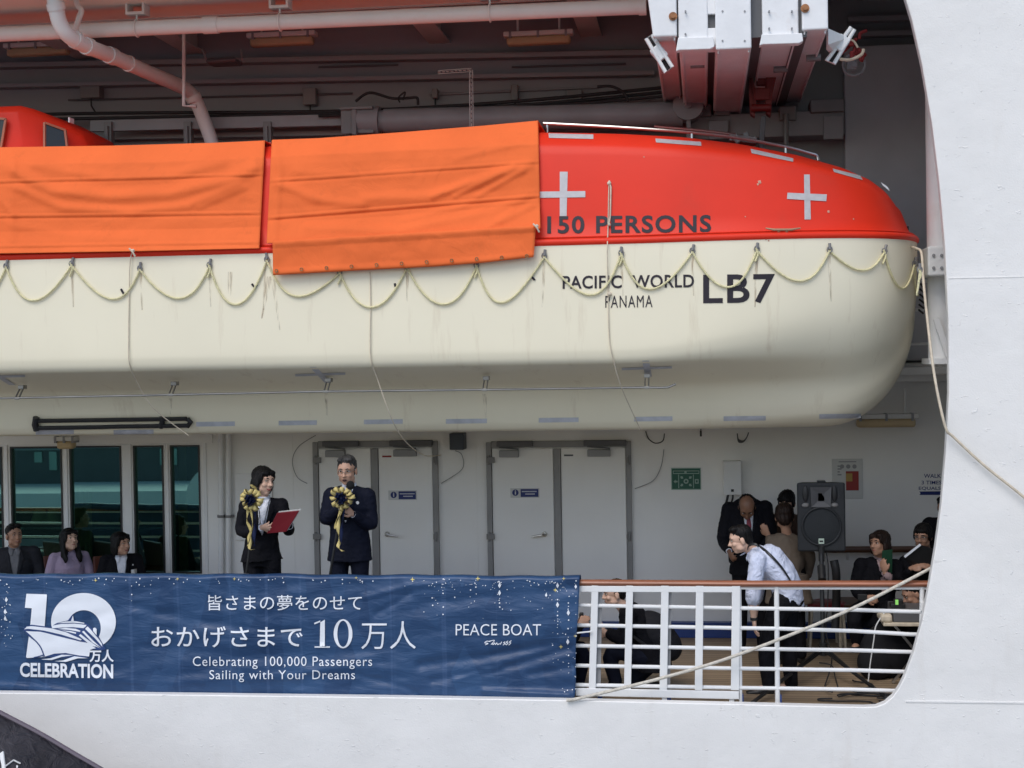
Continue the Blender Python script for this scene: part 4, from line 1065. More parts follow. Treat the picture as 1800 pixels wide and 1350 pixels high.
for xt, xb in ((1054, 1051), (1176, 1173)):
    a, b = P(xt, 1032, YR + .03), P(xb, 1225, YR + .03); MB().bar(b, a, .045, .03, (0, 1, 0)).build("back_post", M['grey'], rl, ang=0)
MB().bar(P(1016, 1035, YR - .022), P(1288, 1036, YR - .022), .02, .05).build("gate_top_bar", M['white'], rl, ang=0, bevel=.004)
MB().bar(P(1012, 1216, YR - .024), P(1299, 1222, YR - .024), .022, .065).build("gate_bottom_bar", M['white'], rl, ang=0, bevel=.004)
for xt, xb, r in ((1300, 1302, .015), (1365, 1367, .021), (-60, -60, .021), (320, 320, .021), (700, 700, .021), (1621, 1618, .020)):
    MB().tube([P(xb, 1240, YR + .005), P(xt, 1031, YR + .005)], r, 10).build("post", M['white'], rl)
MB().mm(P(1618, 1075, YR - .03), P(1626, 1056, YR + .03)).build("post_clamp", M['white'], rl, ang=0, bevel=.006)
for px in (1055, 1176, 1303, 1370):
    a = P(px, 1226, YR + .02); MB().mm((a.x - .018, YR + .0, .0), (a.x + .018, YR + .05, .085)).build("foot", M['blue'], rl, ang=0)
for px in (1170, 1288):
    a = P(px, 1228, YR); MB().mm((a.x - .03, YR - .02, .0), (a.x + .012, YR + .02, .06)).build("hinge_foot", M['white'], rl, ang=0, bevel=.004)

# ------------------------------------------------------------------ banner
YB = 12.385
def by(px, py):
    d = .016 * noise.noise(V((px * .005, py * .016 + px * .004, 1.0))) + .010 * noise.noise(V((px * .011, py * .045 + px * .010, 5.0))) + .0035 * noise.noise(V((px * .035, py * .07 - px * .02, 9.0)))
    for ln, am, wd in CRE:
        best = 1e9
        for (ax, ay), (bx2, by2) in zip(ln, ln[1:]):
            L2 = (bx2 - ax) ** 2 + (by2 - ay) ** 2
            s = max(0, min(1, ((px - ax) * (bx2 - ax) + (py - ay) * (by2 - ay)) / L2))
            q = math.hypot(px - ax - s * (bx2 - ax), (py - ay - s * (by2 - ay)))
            best = min(best, q)
        d += am * math.exp(-(best / wd) ** 2)
    if py > 1205 and px > 800: d += .02 * smooth((py - 1205) / 18.0) * smooth((px - 800) / 100)
    return YB - .02 - d
CRE = [([(740, 1168), (850, 1155), (975, 1132)], -.020, 9), ([(760, 1196), (830, 1185), (900, 1170), (1000, 1140)], -.018, 8), ([(800, 1195), (880, 1172)], .012, 5), ([(240, 1068), (420, 1105), (520, 1110)], -.012, 9), ([(60, 1180), (250, 1200), (520, 1190)], .010, 9), ([(640, 1050), (720, 1030), (780, 1025)], .012, 6), ([(660, 1080), (720, 1045)], -.010, 6), ([(850, 1214), (1000, 1222)], .02, 5), ([(640, 1190), (720, 1210), (740, 1230)], -.010, 6),
       ([(250, 1135), (480, 1155), (700, 1140)], -.010, 12), ([(740, 1060), (870, 1050), (1010, 1030)], -.010, 10), ([(0, 1205), (120, 1215)], .012, 6), ([(930, 1185), (1010, 1172)], -.010, 6), ([(350, 1030), (420, 1060), (440, 1110)], .008, 8), ([(540, 1180), (660, 1172), (740, 1185)], .009, 7)]
def BS(px, py, off=0.0): return P(px, py, by(px, py) - off)
bn_t = lambda x: interp([(-400, 1006), (0, 1014), (300, 1014), (700, 1016), (1020, 1018)], x) + .8 * math.sin(x * .06) + .7 * math.sin(x * .023)
bn_b = lambda x: interp([(-400, 1213), (0, 1222), (60, 1223), (300, 1221), (700, 1224), (860, 1227), (1010, 1228)], x)
rows = []
NX, NY = 460, 88
for j in range(NY + 1):
    v = j / NY; r_ = []
    for i in range(NX + 1):
        u = i / NX
        px = lerp(lerp(-400, 1019, u), lerp(-400, 1009, u) + (2 * math.sin(v * 9) if i == NX else 0), v)
        r_.append(BS(px, lerp(bn_t(px), bn_b(px), v)))
    rows.append(r_)
# rolled over the rail at the top
rows = [[V((p.x, YR + .05, p.z - .06)) for p in rows[0]], [V((p.x, YR + .04, p.z + .012)) for p in rows[0]], [V((p.x, YR - .03, p.z + .016)) for p in rows[0]]] + rows
bm_, n, l, b = newmat("banner_cloth")
b.inputs["Roughness"].default_value = 0.45
tc = n.new("ShaderNodeTexCoord")
mp = n.new("ShaderNodeMapping"); mp.inputs["Scale"].default_value = (2.2, .01, .9); l.new(tc.outputs["Object"], mp.inputs[0])
vo = n.new("ShaderNodeTexVoronoi"); vo.inputs["Scale"].default_value = 2.0; l.new(mp.outputs[0], vo.inputs["Vector"])
sv = n.new("ShaderNodeSeparateColor"); l.new(vo.outputs["Color"], sv.inputs[0])
nz = n.new("ShaderNodeTexNoise"); nz.inputs["Scale"].default_value = 1.4; nz.inputs["Detail"].default_value = 4; l.new(tc.outputs["Object"], nz.inputs["Vector"])
ad = n.new("ShaderNodeMath"); ad.operation = 'MULTIPLY_ADD'; ad.inputs[1].default_value = .38; l.new(sv.outputs[0], ad.inputs[0]); l.new(nz.outputs[0], ad.inputs[2])
mx = n.new("ShaderNodeMix"); mx.data_type = 'RGBA'; mr = n.new("ShaderNodeMapRange"); mr.inputs[1].default_value = .40; mr.inputs[2].default_value = .95
l.new(ad.outputs[0], mr.inputs[0]); l.new(mr.outputs[0], mx.inputs[0]); mx.inputs[6].default_value = (0.010, 0.041, 0.115, 1); mx.inputs[7].default_value = (0.025, 0.076, 0.180, 1)
mpv = n.new("ShaderNodeMapping"); mpv.inputs["Scale"].default_value = (9.0, 0, 0); l.new(tc.outputs["Object"], mpv.inputs[0])
nv = n.new("ShaderNodeTexNoise"); nv.inputs["Scale"].default_value = 1.0; nv.inputs["Detail"].default_value = 3; l.new(mpv.outputs[0], nv.inputs["Vector"])
rv = n.new("ShaderNodeMapRange"); rv.inputs[1].default_value = .60; rv.inputs[2].default_value = .64; rv.inputs[4].default_value = .35; l.new(nv.outputs[0], rv.inputs[0])
mv = n.new("ShaderNodeMix"); mv.data_type = 'RGBA'; l.new(rv.outputs[0], mv.inputs[0]); l.new(mx.outputs[2], mv.inputs[6]); mv.inputs[7].default_value = (0.06, 0.115, 0.24, 1)  # paler upright strips: light through the thin cloth, put into its colour
l.new(mv.outputs[2], b.inputs["Base Color"])
wz = n.new("ShaderNodeTexNoise"); wz.inputs["Scale"].default_value = 9; wz.inputs["Detail"].default_value = 4; wz.inputs["Distortion"].default_value = 1.5
mp2 = n.new("ShaderNodeMapping"); mp2.inputs["Rotation"].default_value = (0, .25, 0); mp2.inputs["Scale"].default_value = (.45, 1, 1.5); l.new(tc.outputs["Object"], mp2.inputs[0]); l.new(mp2.outputs[0], wz.inputs["Vector"])
bp = n.new("ShaderNodeBump"); bp.inputs["Strength"].default_value = .24; bp.inputs["Distance"].default_value = .035; l.new(wz.outputs[0], bp.inputs["Height"]); l.new(bp.outputs[0], b.inputs["Normal"])
ban = MB().grid(rows).build("banner", bm_, ang=180, label="long blue banner with white celebration lettering hung over the railing", cat="banner")
ban.modifiers.new("thick", 'SOLIDIFY').thickness = .002
OFF = .008
LW = M['letw']
def btext(body, box, **k): return text(body, box, BS, OFF, LW, ban, step=5.0, **k)
def poly_lay(polys, m, off, name, step=5.0):
    bm = bmesh.new()
    for pl_ in polys:
        vs = [bm.verts.new((x, y, 0)) for x, y in pl_]
        f = bm.faces.new(vs); f.normal_update()
    bmesh.ops.triangulate(bm, faces=bm.faces[:])
    return lay_bm(bm, BS, off, step).build(name, m, ban, ang=180)
def cm2(pts, n=6, closed=False): return [(p.x, p.y) for p in catmull([V((x, y, 0)) for x, y in pts], n, closed)]
def strokes(lines, m, off, name, step=8.0):
    """lines: (points, list of widths)"""
    polys = []
    for pts, wd in lines:
        c = cm2(pts, 5) if len(pts) > 2 else pts
        N = len(c); L, R_ = [], []
        for i, (x, y) in enumerate(c):
            ax, ay = c[max(i - 1, 0)]; bx2, by2 = c[min(i + 1, N - 1)]
            h = math.hypot(bx2 - ax, by2 - ay) or 1; nx_, ny_ = -(by2 - ay) / h, (bx2 - ax) / h
            w_ = interp([(k / (len(wd) - 1), q) for k, q in enumerate(wd)], i / max(1, N - 1)) / 2 if isinstance(wd, (list, tuple)) else wd / 2
            L.append((x + nx_ * w_, y + ny_ * w_)); R_.append((x - nx_ * w_, y - ny_ * w_))
        for i in range(N - 1): polys.append([L[i], L[i + 1], R_[i + 1], R_[i]])
    return poly_lay(polys, m, off, name, step)
btext("皆さまの夢をのせて", (365, 1046, 636, 1073), spacing=1.05, weight=.002)
btext("おかげさまで", (266, 1101, 532, 1138), spacing=1.06, weight=.006)
btext("万人", (635, 1092, 731, 1141), weight=-.004)
btext("Celebrating 100,000 Passengers", (339, 1154, 654, 1176), spacing=1.10, weight=-.002)
btext("Sailing with Your Dreams", (368, 1178, 624, 1199), spacing=1.10, weight=-.002)
btext("PEACE BOAT", (801, 1097, 951, 1117), spacing=1.02, weight=-.004)
# serif figures 1 and 0
def ellp(cx, cy, rx, ry, n=40): return [(cx + rx * math.cos(2 * math.pi * k / n), cy + ry * math.sin(2 * math.pi * k / n)) for k in range(n)]
def ring(cx, cy, ro, ri, n=44):
    o, i_ = ellp(cx, cy, *ro, n), ellp(cx, cy, *ri, n)
    return [[o[k], o[(k + 1) % n], i_[(k + 1) % n], i_[k]] for k in range(n)]
poly_lay([[(563, 1094), (571, 1089), (571, 1136), (562, 1136)], [(552, 1095), (563, 1090.5), (563, 1093.5), (553, 1097.5)], [(553, 1138.5), (580, 1138.5), (580, 1136), (553, 1136)]] + ring(603, 1114, (16.5, 25.5), (10, 23)), LW, OFF, "lettering", 8)
# small handwritten line below the name
strokes([([(862, 1128), (856, 1127), (852, 1130), (858, 1131), (853, 1133.5)], 1.3), ([(860, 1127), (869, 1125.5), (866, 1130), (863, 1133)], 1.2), ([(865, 1131), (867, 1133), (869, 1130), (871, 1133), (873, 1130), (875, 1133), (878, 1131)], 1.2), ([(882, 1128), (879, 1133)], 1.3), ([(888, 1128), (885, 1130), (888, 1131), (884, 1134)], 1.3), ([(893, 1126.5), (889.5, 1129.5), (893, 1130), (890, 1133.5), (888, 1131)], 1.3), ([(899, 1126), (895, 1129), (898, 1130), (894, 1134)], 1.3)], LW, OFF, "lettering", 8)
# anniversary emblem (figures, liner, waves, word)
BL = mat("emblem_blue", (0.022, 0.055, 0.18), 0.5)
def Z(pts): return [(20 + x * 200 / 1588, 1030 + y * 200 / 1588) for x, y in pts]
poly_lay([Z([(210, 108), (492, 118), (496, 135), (462, 600), (258, 600), (285, 312), (188, 304)]), Z([(245, 690), (470, 690), (470, 990), (215, 1006), (205, 990)])], LW, OFF, "emblem_figure")
o_ = cm2(Z([(1035, 102), (1250, 160), (1400, 320), (1462, 560), (1440, 720), (1390, 840), (1310, 905), (1210, 900)]), 6)
ri_ = ring(0, 0, (1, 1), (.5, .5), 60)
def zring():
    out = []
    n = 60
    cx, cy, rx, ry = 1006, 500, 452, 392
    ix, iy, jx, jy = 1010, 590, 238, 252
    for k in range(n):
        a0, a1 = 2 * math.pi * k / n, 2 * math.pi * (k + 1) / n
        q4 = [(cx + rx * math.cos(a0), cy + (ry + 10) * math.sin(a0)), (cx + rx * math.cos(a1), cy + (ry + 10) * math.sin(a1)), (ix + jx * math.cos(a1), iy + jy * math.sin(a1)), (ix + jx * math.cos(a0), iy + jy * math.sin(a0))]
        out.append(Z(q4))
    return out
poly_lay(zring(), LW, OFF, "emblem_figure")
# blue keyline round the liner, then the liner
poly_lay([Z([(165, 610), (200, 565), (280, 540), (540, 572), (640, 515), (790, 480), (850, 400), (880, 478), (1040, 520), (1090, 548), (1210, 690), (1320, 880), (1270, 900), (1080, 880), (1070, 1000), (700, 1000), (430, 985), (470, 960), (400, 820), (230, 690)])], BL, OFF + .0015, "emblem_keyline")
liner = [Z([(180, 605), (215, 568), (290, 560), (560, 592), (760, 645), (985, 745), (965, 760), (700, 680), (450, 622), (230, 598)]),
         Z([(200, 630), (430, 640), (680, 700), (960, 778), (1075, 795), (1130, 840), (1180, 870), (1100, 885), (1085, 985), (930, 968), (760, 935), (600, 945), (470, 985), (440, 900), (370, 790), (270, 690)]),
         Z([(560, 555), (700, 530), (880, 525), (1050, 545), (1020, 590), (860, 575), (700, 580), (570, 592)]), Z([(640, 520), (760, 495), (900, 492), (1020, 515), (1015, 526), (860, 512), (700, 518)]), Z([(640, 600), (760, 585), (900, 598), (965, 625), (955, 640), (800, 612)]), Z([(700, 620), (830, 630), (905, 650), (900, 668)]), Z([(830, 490), (860, 410), (872, 490)]),
         Z([(1060, 560), (1100, 600), (1210, 730), (1260, 800), (1270, 850), (1180, 745), (1030, 600)]), Z([(985, 640), (1010, 625), (1140, 760), (1250, 862), (1130, 790)]), Z([(940, 690), (965, 672), (1080, 760), (1200, 845), (1240, 872), (1060, 790)]),
         Z([(1140, 590), (1165, 580), (1190, 600), (1190, 690), (1140, 630)]),
         Z([(410, 1025), (540, 1010), (700, 960), (870, 965), (700, 990), (560, 1035)]), Z([(600, 1050), (720, 1040), (880, 980), (1070, 1008), (930, 1010), (760, 1060)]), Z([(1070, 800), (1110, 800), (1180, 850), (1090, 830)])]
poly_lay(liner, LW, OFF + .003, "emblem_liner")
strokes([(Z([(240, 690), (340, 770), (410, 860), (452, 965)]), 2.2), (Z([(310, 1000), (380, 985), (452, 962)]), 2.0), (Z([(200, 606), (420, 634), (680, 700), (970, 770)]), 1.8), (Z([(1000, 600), (1060, 560)]), 1.6), (Z([(1045, 625), (1200, 790)]), 1.2)], BL, OFF + .0045, "emblem_line")
btext("CELEBRATION", (35, 1164.5, 199, 1190, .018), weight=.030, spacing=1.0)
text("万人", (157, 1142, 200, 1164), BS, OFF + .005, LW, ban, step=8.0, weight=.03)
# star dust printed along the edges
rs = random.Random(5)
dots, gold = [], []
def dot(x, y, r): dots.append([(x + r * math.cos(k * math.pi / 4), y + r * math.sin(k * math.pi / 4)) for k in range(8)])
def drop(x, y, s):
    dots.append([(x, y - 1.9 * s), (x + s * .8, y - .3 * s), (x + s, y + .3 * s), (x + .5 * s, y + s), (x, y + 1.9 * s), (x - .5 * s, y + s), (x - s, y + .3 * s), (x - s * .8, y - .3 * s)])
def star(x, y, s):
    gold.append([(x + (s if k % 2 == 0 else s * .3) * math.cos(k * math.pi / 4), y + (s if k % 2 == 0 else s * .3) * math.sin(k * math.pi / 4)) for k in range(8)])
for k in range(95):
    x = rs.uniform(0, 1010); dot(x, bn_t(x) + 2.5 + abs(rs.gauss(0, 5)), rs.choice((.6, .8, 1.0, 1.3)))
for x, ys in ((760, (1026, 1051, 1064)), (779, (1018, 1027, 1038, 1043, 1067, 1080)), (878, (1029, 1043, 1052, 1055, 1060, 1067)), (980, (1028, 1040, 1054, 1064, 1075, 1082, 1088, 1092, 1098, 1103, 1114)), (999, (1060, 1066, 1071, 1077, 1090, 1105, 1120, 1128, 1140, 1152, 1166, 1172)), (1012, (1021, 1031, 1048, 1060, 1080, 1118, 1148, 1172, 1190, 1211)), (827, (1027, 1037, 1049)), (799, (1036, 1050)), (837, (1020, 1032, 1044)), (12, (1027, 1040, 1062, 1090)), (231, (1030, 1045, 1056)), (245, (1028,)), (265, (1028, 1043))):
    for y in ys: dot(x + rs.uniform(-.6, .6), y, rs.choice((.7, .9, 1.3)))
for x, y, s in ((878, 1029, 2.6), (878, 1042, 2.6), (980, 1029, 2.6), (980, 1063, 2.8), (999, 1077, 2.8), (998, 1128, 2.8), (960, 1046, 2.0), (1012, 1031, 2.2), (9, 1075, 2.6), (9, 1087, 2.4), (11, 1054, 2.6)): drop(x, y, s)
for k in range(60): dot(rs.uniform(745, 1012), 1022 + abs(rs.gauss(0, 26)), rs.choice((.5, .7, .9)))
for k in range(30): dot(rs.uniform(970, 1012), rs.uniform(1030, 1222), rs.choice((.5, .7, 1.0)))
for k in range(25): dot(rs.uniform(2, 22), rs.uniform(1020, 1140), rs.choice((.5, .7, 1.0)))
for x, y, s in ((840, 1017, 4.5), (976, 1037, 4), (986, 1137, 4), (725, 1018.5, 4.5), (412, 1017.5, 3.2), (168, 1020, 3.4), (626, 1015.5, 3), (991, 1017, 3.4), (827, 1225, 2.8), (1011, 1118, 3), (312, 1017.5, 3)): star(x, y, s)
tag(poly_lay(dots, LW, OFF - .001, "star_print"), kind='stuff'); tag(poly_lay(gold, M['gold'], OFF, "gold_star_print"), kind='stuff')
# tie cord at its edge
MB().tube([P(1011, 1113, YB - .02), P(1040, 1110, YR - .05)], .007, 6).build("tie_cord", M['white'], ban)

# ------------------------------------------------------------------ signs and boxes on the wall
WS = lambda off: (lambda px, py, o=0.0: P(px, py, YW - off - o))
def wquad(x0, y0, x1, y1, off, th, m, name, parent=None, **k):
    a, b = P(x0, y1, YW), P(x1, y0, YW)
    return MB().mm((a.x, YW - off - th, a.z), (b.x, YW - off, b.z)).build(name, m, parent, ang=0, bevel=min(.003, th * .4), **k)
def wdisc(px, py, r, off, m, name, parent):
    c = P(px, py, YW - off); return MB().tube([c, c + V((0, -.002, 0))], r, 20).build(name, m, parent, ang=50)
for x0, y0, x1, y1, lab in ((702, 863, 732, 877, "blue notice with round symbol on the door behind the man with the microphone"), (916, 859, 947, 873, "blue notice with round symbol on the door with no one before it")):
    t = thing("door_notice", lab, "sign", P((x0 + x1) / 2, y1, YW - .03), "blue door notices")
    wquad(x0 - 18, y0 - 1.5, x1 + 1.5, y1 + 1.5, .032, .003, M['paper'], "plate", t)
    wquad(x0, y0, x1, y1, .036, .002, M['navy'], "text_field", t)
    wdisc(x0 - 10, (y0 + y1) / 2, .034, .036, M['navy'], "symbol", t)
    c = P(x0 - 10, (y0 + y1) / 2, YW - .0395); MB().mm(c + V((-.006, -.001, -.02)), c + V((.006, .0, .012))).ball(c + V((0, 0, .02)), .006).build("figure", M['paper'], t)
    for k, (a, b) in enumerate(((2, 28), (8, 25))):
        wquad(x0 + a, y0 + 3.4 + k * 4.4, x0 + b, y0 + 5.4 + k * 4.4, .0385, .001, M['tapeb'], "text_line", t)
for px, py, m_ in ((681, 802, M['signred']), (1000, 800, M['dgrey'])):
    wquad(px - 8, py - 1.5, px + 8, py + 1.5, .032, .003, m_, "door_plate", label="tiny red strip label high on a door" if py == 802 else "tiny dark strip label high on a door", cat="label")
t = thing("muster_sign", "green emergency assembly sign with a ring of arrows on the wall", "sign", P(1206, 860, YW))
wquad(1180, 822, 1232, 861, .003, .004, M['palegreen'], "plate", t); wquad(1181.5, 823.5, 1230.5, 859.5, .0078, .002, M['green'], "field", t)
for a in ((1183, 827, 1229, 833), ): wquad(*a, .0102, .001, M['palegreen'], "text_line", t)
wquad(1184, 828.2, 1203, 831.5, .0114, .001, M['green'], "text_line", t); wquad(1207, 828.2, 1228, 831.5, .0114, .001, M['green'], "text_line", t)
for x in (1193, 1219): wquad(x - .5, 834, x + .5, 858, .0102, .001, M['palegreen'], "divider", t)
wdisc(1206, 846, .026, .0102, M['palegreen'], "figure_group", t)
wdisc(1206, 846, .012, .0125, M['green'], "figure_group", t)
for sx, sy in ((-1, -1), (1, -1), (-1, 1), (1, 1)):
    a, b = P(1206 + sx * 9.5, 846 + sy * 8.2, YW - .0115), P(1206 + sx * 5, 846 + sy * 4.6, YW - .0115); d = (b - a); q_ = V((-d.z, 0, d.x)).normalized()
    MB().prism([a + q_ * .008, a + d * .4 + q_ * .008, a + d * .4 + q_ * .018, b, a + d * .4 - q_ * .018, a + d * .4 - q_ * .008, a - q_ * .008], (0, .0012, 0)).build("arrow", M['palegreen'], t, ang=0)
a, b = P(1191, 846.5, YW - .0115), P(1184, 846.5, YW - .0115); d = b - a; q_ = V((0, 0, .02))
MB().prism([a + q_ * .4, a + d * .5 + q_ * .4, a + d * .5 + q_, b, a + d * .5 - q_, a + d * .5 - q_ * .4, a - q_ * .4], (0, .0012, 0)).build("arrow", M['palegreen'], t, ang=0)
wquad(1221.5, 842, 1228, 850, .0102, .001, M['palegreen'], "letter_field", t); wquad(1223.2, 844, 1226.3, 848, .0114, .001, M['green'], "letter_field", t)
t = thing("wall_cabinet", "slim white metal box on the wall above the bowing man in the dark suit", "cabinet", P(1287, 868, YW))
o = wquad(1271.5, 809, 1302, 868, .0, .13, M['white'], "case", t)
wquad(1284.5, 858, 1289.5, 862.5, .131, .003, M['black'], "latch", t)
MB().tube(catmull([P(1280, 868, YW - .06), P(1277, 882, YW - .06), P(1272, 890, YW - .04)], 4), .012, 8).tube(catmull([P(1288, 868, YW - .06), P(1288, 876, YW - .06), P(1285, 885, YW - .06)], 4), .010, 8).build("lead", M['rubber'], t)
t = thing("wall_panel", "pale flat panel on the wall behind the woman with the red folder", "panel", P(448, 950, YW))
wquad(417, 831, 479, 949, .0, .04, M['white'], "cover", t)
t = thing("notice_board", "pale framed notice with a red block half behind the loudspeaker", "sign", P(1490, 864, YW))
wquad(1463, 806, 1516, 877, .0, .010, M['paper'], "board", t); wquad(1466, 809, 1510, 871, .0102, .002, M['paper'], "sheet", t)
wquad(1487, 828, 1509, 862, .0126, .002, M['signred'], "red_block", t); wquad(1487, 832, 1498, 846, .015, .002, M['ochre'], "yellow_block", t)
wquad(1474, 810.5, 1505, 812.5, .0126, .001, M['grey'], "text_line", t)
for k in range(4): wquad(1472, 818 + 5 * k, 1476 + (k % 2) * 3, 820.5 + 5 * k, .0126, .001, M['grey'], "text_line", t)
for k in range(3): wdisc(1480 + 11 * k, 820, .022, .0126, M['grey'], "pictogram", t)
t = thing("wall_lettering", "navy words about walking laps with a pointed bar on the far right wall", "sign", P(1650, 870, YW))
for body, x0, x1, y0, y1 in (("WALK A MILE", 1624, 1688, 833, 840), ("3 TIMES ROUND", 1620, 1697, 845, 851.5), ("EQUALS TO 1 MILE", 1615, 1706, 855.5, 862)):
    text(body, (x0, y0, x1, y1), WS(.002), .001, M['navy'], t, step=60, weight=.01)
MB().prism([P(1616, 864, YW - .002), P(1690, 863, YW - .002), P(1690, 870, YW - .002), P(1616, 870, YW - .002), P(1618, 867, YW - .002)], (0, -.003, 0)).build("pointed_bar", M['navy'], t, ang=0)
t = thing("wall_handrail", "dark wooden handrail along the wall behind the loudspeaker", "handrail", P(1560, 966, YW - .08))
MB().tube([P(1440, 966, YW - .09), P(1760, 965, YW - .09)], 1.0, 10, flat=(.022, .034), axis=(0, 1, 0)).build("bar", M['dwood'], t)
for px in (1490, 1590): MB().tube([P(px, 967, YW - .08), P(px, 978, YW - .05), P(px, 982, YW)], .016, 8).build("bracket", M['white'], t)
MB().mm(P(790, 791, YW - .2), P(820, 760, YW)).build("wall_speaker", mat("blue_grey_box", (0.045, 0.055, 0.07), 0.5), label="small dark box lamp under the lifeboat between the two double doors", cat="box", ang=0, bevel=.01)
for pts, lab in (([(388, 760), (389, 900), (388, 1120)], "left one of two white pipes down the wall beside the windows"), ([(402, 760), (402, 900), (401, 1120)], "right one of two white pipes down the wall beside the windows")):
    t = thing("wall_pipe", lab, "pipe", P(pts[-1][0], pts[-1][1], YW - .06), "white pipes beside the windows")
    MB().tube([P(x, y, YW - .06) for x, y in pts], .030, 14).build("run", M['white'], t)
    for py in (910, 1040): c = P(pts[1][0], py, YW - .06); MB().tube([c, c + V((0, 0, .03))], .037, 14).mm(c + V((-.045, .0, 0)), c + V((.045, .06, .03))).build("clip", M['mgrey'], t)
for pts, r, lab in (([(1168, 762), (1165, 775), (1152, 779), (1140, 771), (1135, 758)], .0052, "short drooping wire below the lifeboat right of the second double door"), ([(1167, 790), (1162, 820), (1148, 845), (1116, 859)], .004, "thin pale wire curving to the second double door's edge"), ([(555, 765), (525, 785), (514, 810), (522, 838), (540, 850)], .004, "thin pale wire curving left of the first double door"), ([(800, 792), (812, 800), (812, 825), (775, 850)], .004, "thin pale wire curving between the two double doors")):
    cable([P(x, y, YW - .03) for x, y in pts], r, lab, "wire", M['upper'] if r < .005 else M['rubber'], "wires on the promenade wall", 6, "wire")
c = P(1232, 762, YW - .1); MB().mm(c + V((-.01, -.01, -.03)), c + V((.01, .01, .03))).tube([c, c + V((0, .1, .05))], .006).build("wall_hook", M['black'], label="tiny black hook on the wall above the green sign", cat="hook")
cb = MB(); 
for k in range(3): cb.tube(catmull([P(1296, 762, YW - .06), P(1298, 772 + 2 * k, YW - .06), P(1306, 775 + k, YW - .06), P(1312, 770, YW - .06), P(1316, 760, YW - .06)], 5), .006, 6)
cb.build("wire_coil", M['dgrey'], label="small coil of dark wire at the top of the wall above the white cabinet", cat="wire")

for px, y0, y1 in ((1325, 700, 1100), (1140, 700, 1100), (520, 700, 1100), (842, 700, 1100)):
    a, b = P(px, y1, YW), P(px, y0, YW); MB().mm((a.x - .004, YW - .004, .17), (a.x + .004, YW, 2.6)).build("panel_seam", M['wall'], ship, ang=0)
# ------------------------------------------------------------------ loudspeaker on its stand, stool, table, cables
sp = thing("loudspeaker", "large dark grey loudspeaker with round woofer on a black tripod", "loudspeaker", P(1445, 970, 13.9))
Y0 = 13.85
a, b = P(1402, 970, Y0), P(1486, 848, Y0)
cab = MB()
x0, x1, z0, z1 = a.x, b.x, a.z, b.z
cab.add([(x0, Y0, z0), (x1, Y0, z0), (x1, Y0, z1), (x0, Y0, z1), (x0 + .06, Y0 + .42, z0 + .01), (x1 - .06, Y0 + .42, z0 + .01), (x1 - .06, Y0 + .42, z1 - .03), (x0 + .06, Y0 + .42, z1 - .03)], [(0, 1, 2, 3), (5, 4, 7, 6), (4, 5, 1, 0), (1, 5, 6, 2), (4, 0, 3, 7), (3, 2, 6, 7)])
SPG = mat("speaker_plastic", (0.017, 0.019, 0.022), 0.55, bump=.15, bscale=60)
cab.build("cabinet", SPG, sp, ang=0, bevel=.018)
c = P(1444, 925, Y0)
R = .173
MB().tube([c + V((R * math.cos(k * math.pi / 24), -.012, R * math.sin(k * math.pi / 24))) for k in range(48)], .011, 8, closed=True).build("woofer_ring", SPG, sp)
g = MB(); rw = []
for j in range(9):
    rr_ = max(.002, R * .97 * j / 8); rw.append([c + V((rr_ * math.cos(k * math.pi / 20), -.004 - .022 * (1 - (j / 8) ** 2), rr_ * math.sin(k * math.pi / 20))) for k in range(40)])
g.grid(rw, True).build("woofer_grille", mat("grille", (0.02, 0.024, 0.028), 0.6, bump=.5, bscale=220), sp)
o = wq = MB().mm(P(1439, 956, Y0 - .03), P(1448.5, 946.5, Y0 - .022)).build("maker_badge", mat("badge", (0.5, 0.6, 0.5), 0.5), sp, ang=0)
MB().mm(P(1440.5, 953, Y0 - .0315), P(1447, 950, Y0 - .03)).build("badge_mark", M['black'], sp, ang=0)
hm = MB()
A = [P(1424, 856, Y0 - .004), P(1461, 856, Y0 - .004), P(1460, 891, Y0 - .004), P(1426, 891, Y0 - .004)]
Bq = [P(1438, 867, Y0 + .0), P(1449, 867, Y0 + .0), P(1449, 881, Y0 + .0), P(1438, 881, Y0 + .0)]
A = [p + V((0, -.02, 0)) for p in A]
for i in range(4): hm.add([A[i], A[(i + 1) % 4], Bq[(i + 1) % 4], Bq[i]], [(0, 1, 2, 3)])
hm.add(Bq, [(0, 1, 2, 3)]); hm.build("horn", M['dgrey'], sp, ang=0)
for px in (1416, 1467):
    MB().ell(P(px, 868, Y0), (.028, .012, .075)).build("bass_port", M['black'], sp)
    MB().ell(P(px, 888, Y0), (.035, .02, .022)).build("port_scoop", M['mgrey'], sp)
MB().mm(P(1437, 849, Y0 + .1), P(1450, 844, Y0 + .2)).build("carry_handle", M['black'], sp, ang=0, bevel=.006)
sd_ = thing("speaker_stand", "black tripod stand under the loudspeaker, legs spread on the deck", "stand", (P(1447, 1200, 13.85).x, 13.85, 0))
px_ = P(1449, 1000, 13.9); X0 = px_.x; YS = 13.6
hub = P(1447, 1142, YS); X0 = hub.x
MB().tube([(X0, YS, .25), (X0, YS, hub.z)], .024, 12).tube([(X0, YS, hub.z), (X0 + .01, YS + .2, z0 + .02)], .02, 12).tube([(X0 + .012, YS + .2, z0 - .08), (X0 + .012, YS + .2, z0 + .06)], .028, 12).build("pole", M['black'], sd_)
MB().tube([(X0, YS, hub.z - .05), (X0, YS, hub.z + .06)], .04, 14).tube([(X0, YS, P(1447, 1010, YS).z - .05), (X0, YS + .1, P(1447, 1010, YS).z + .06)], .036, 14).build("collar", M['black'], sd_)
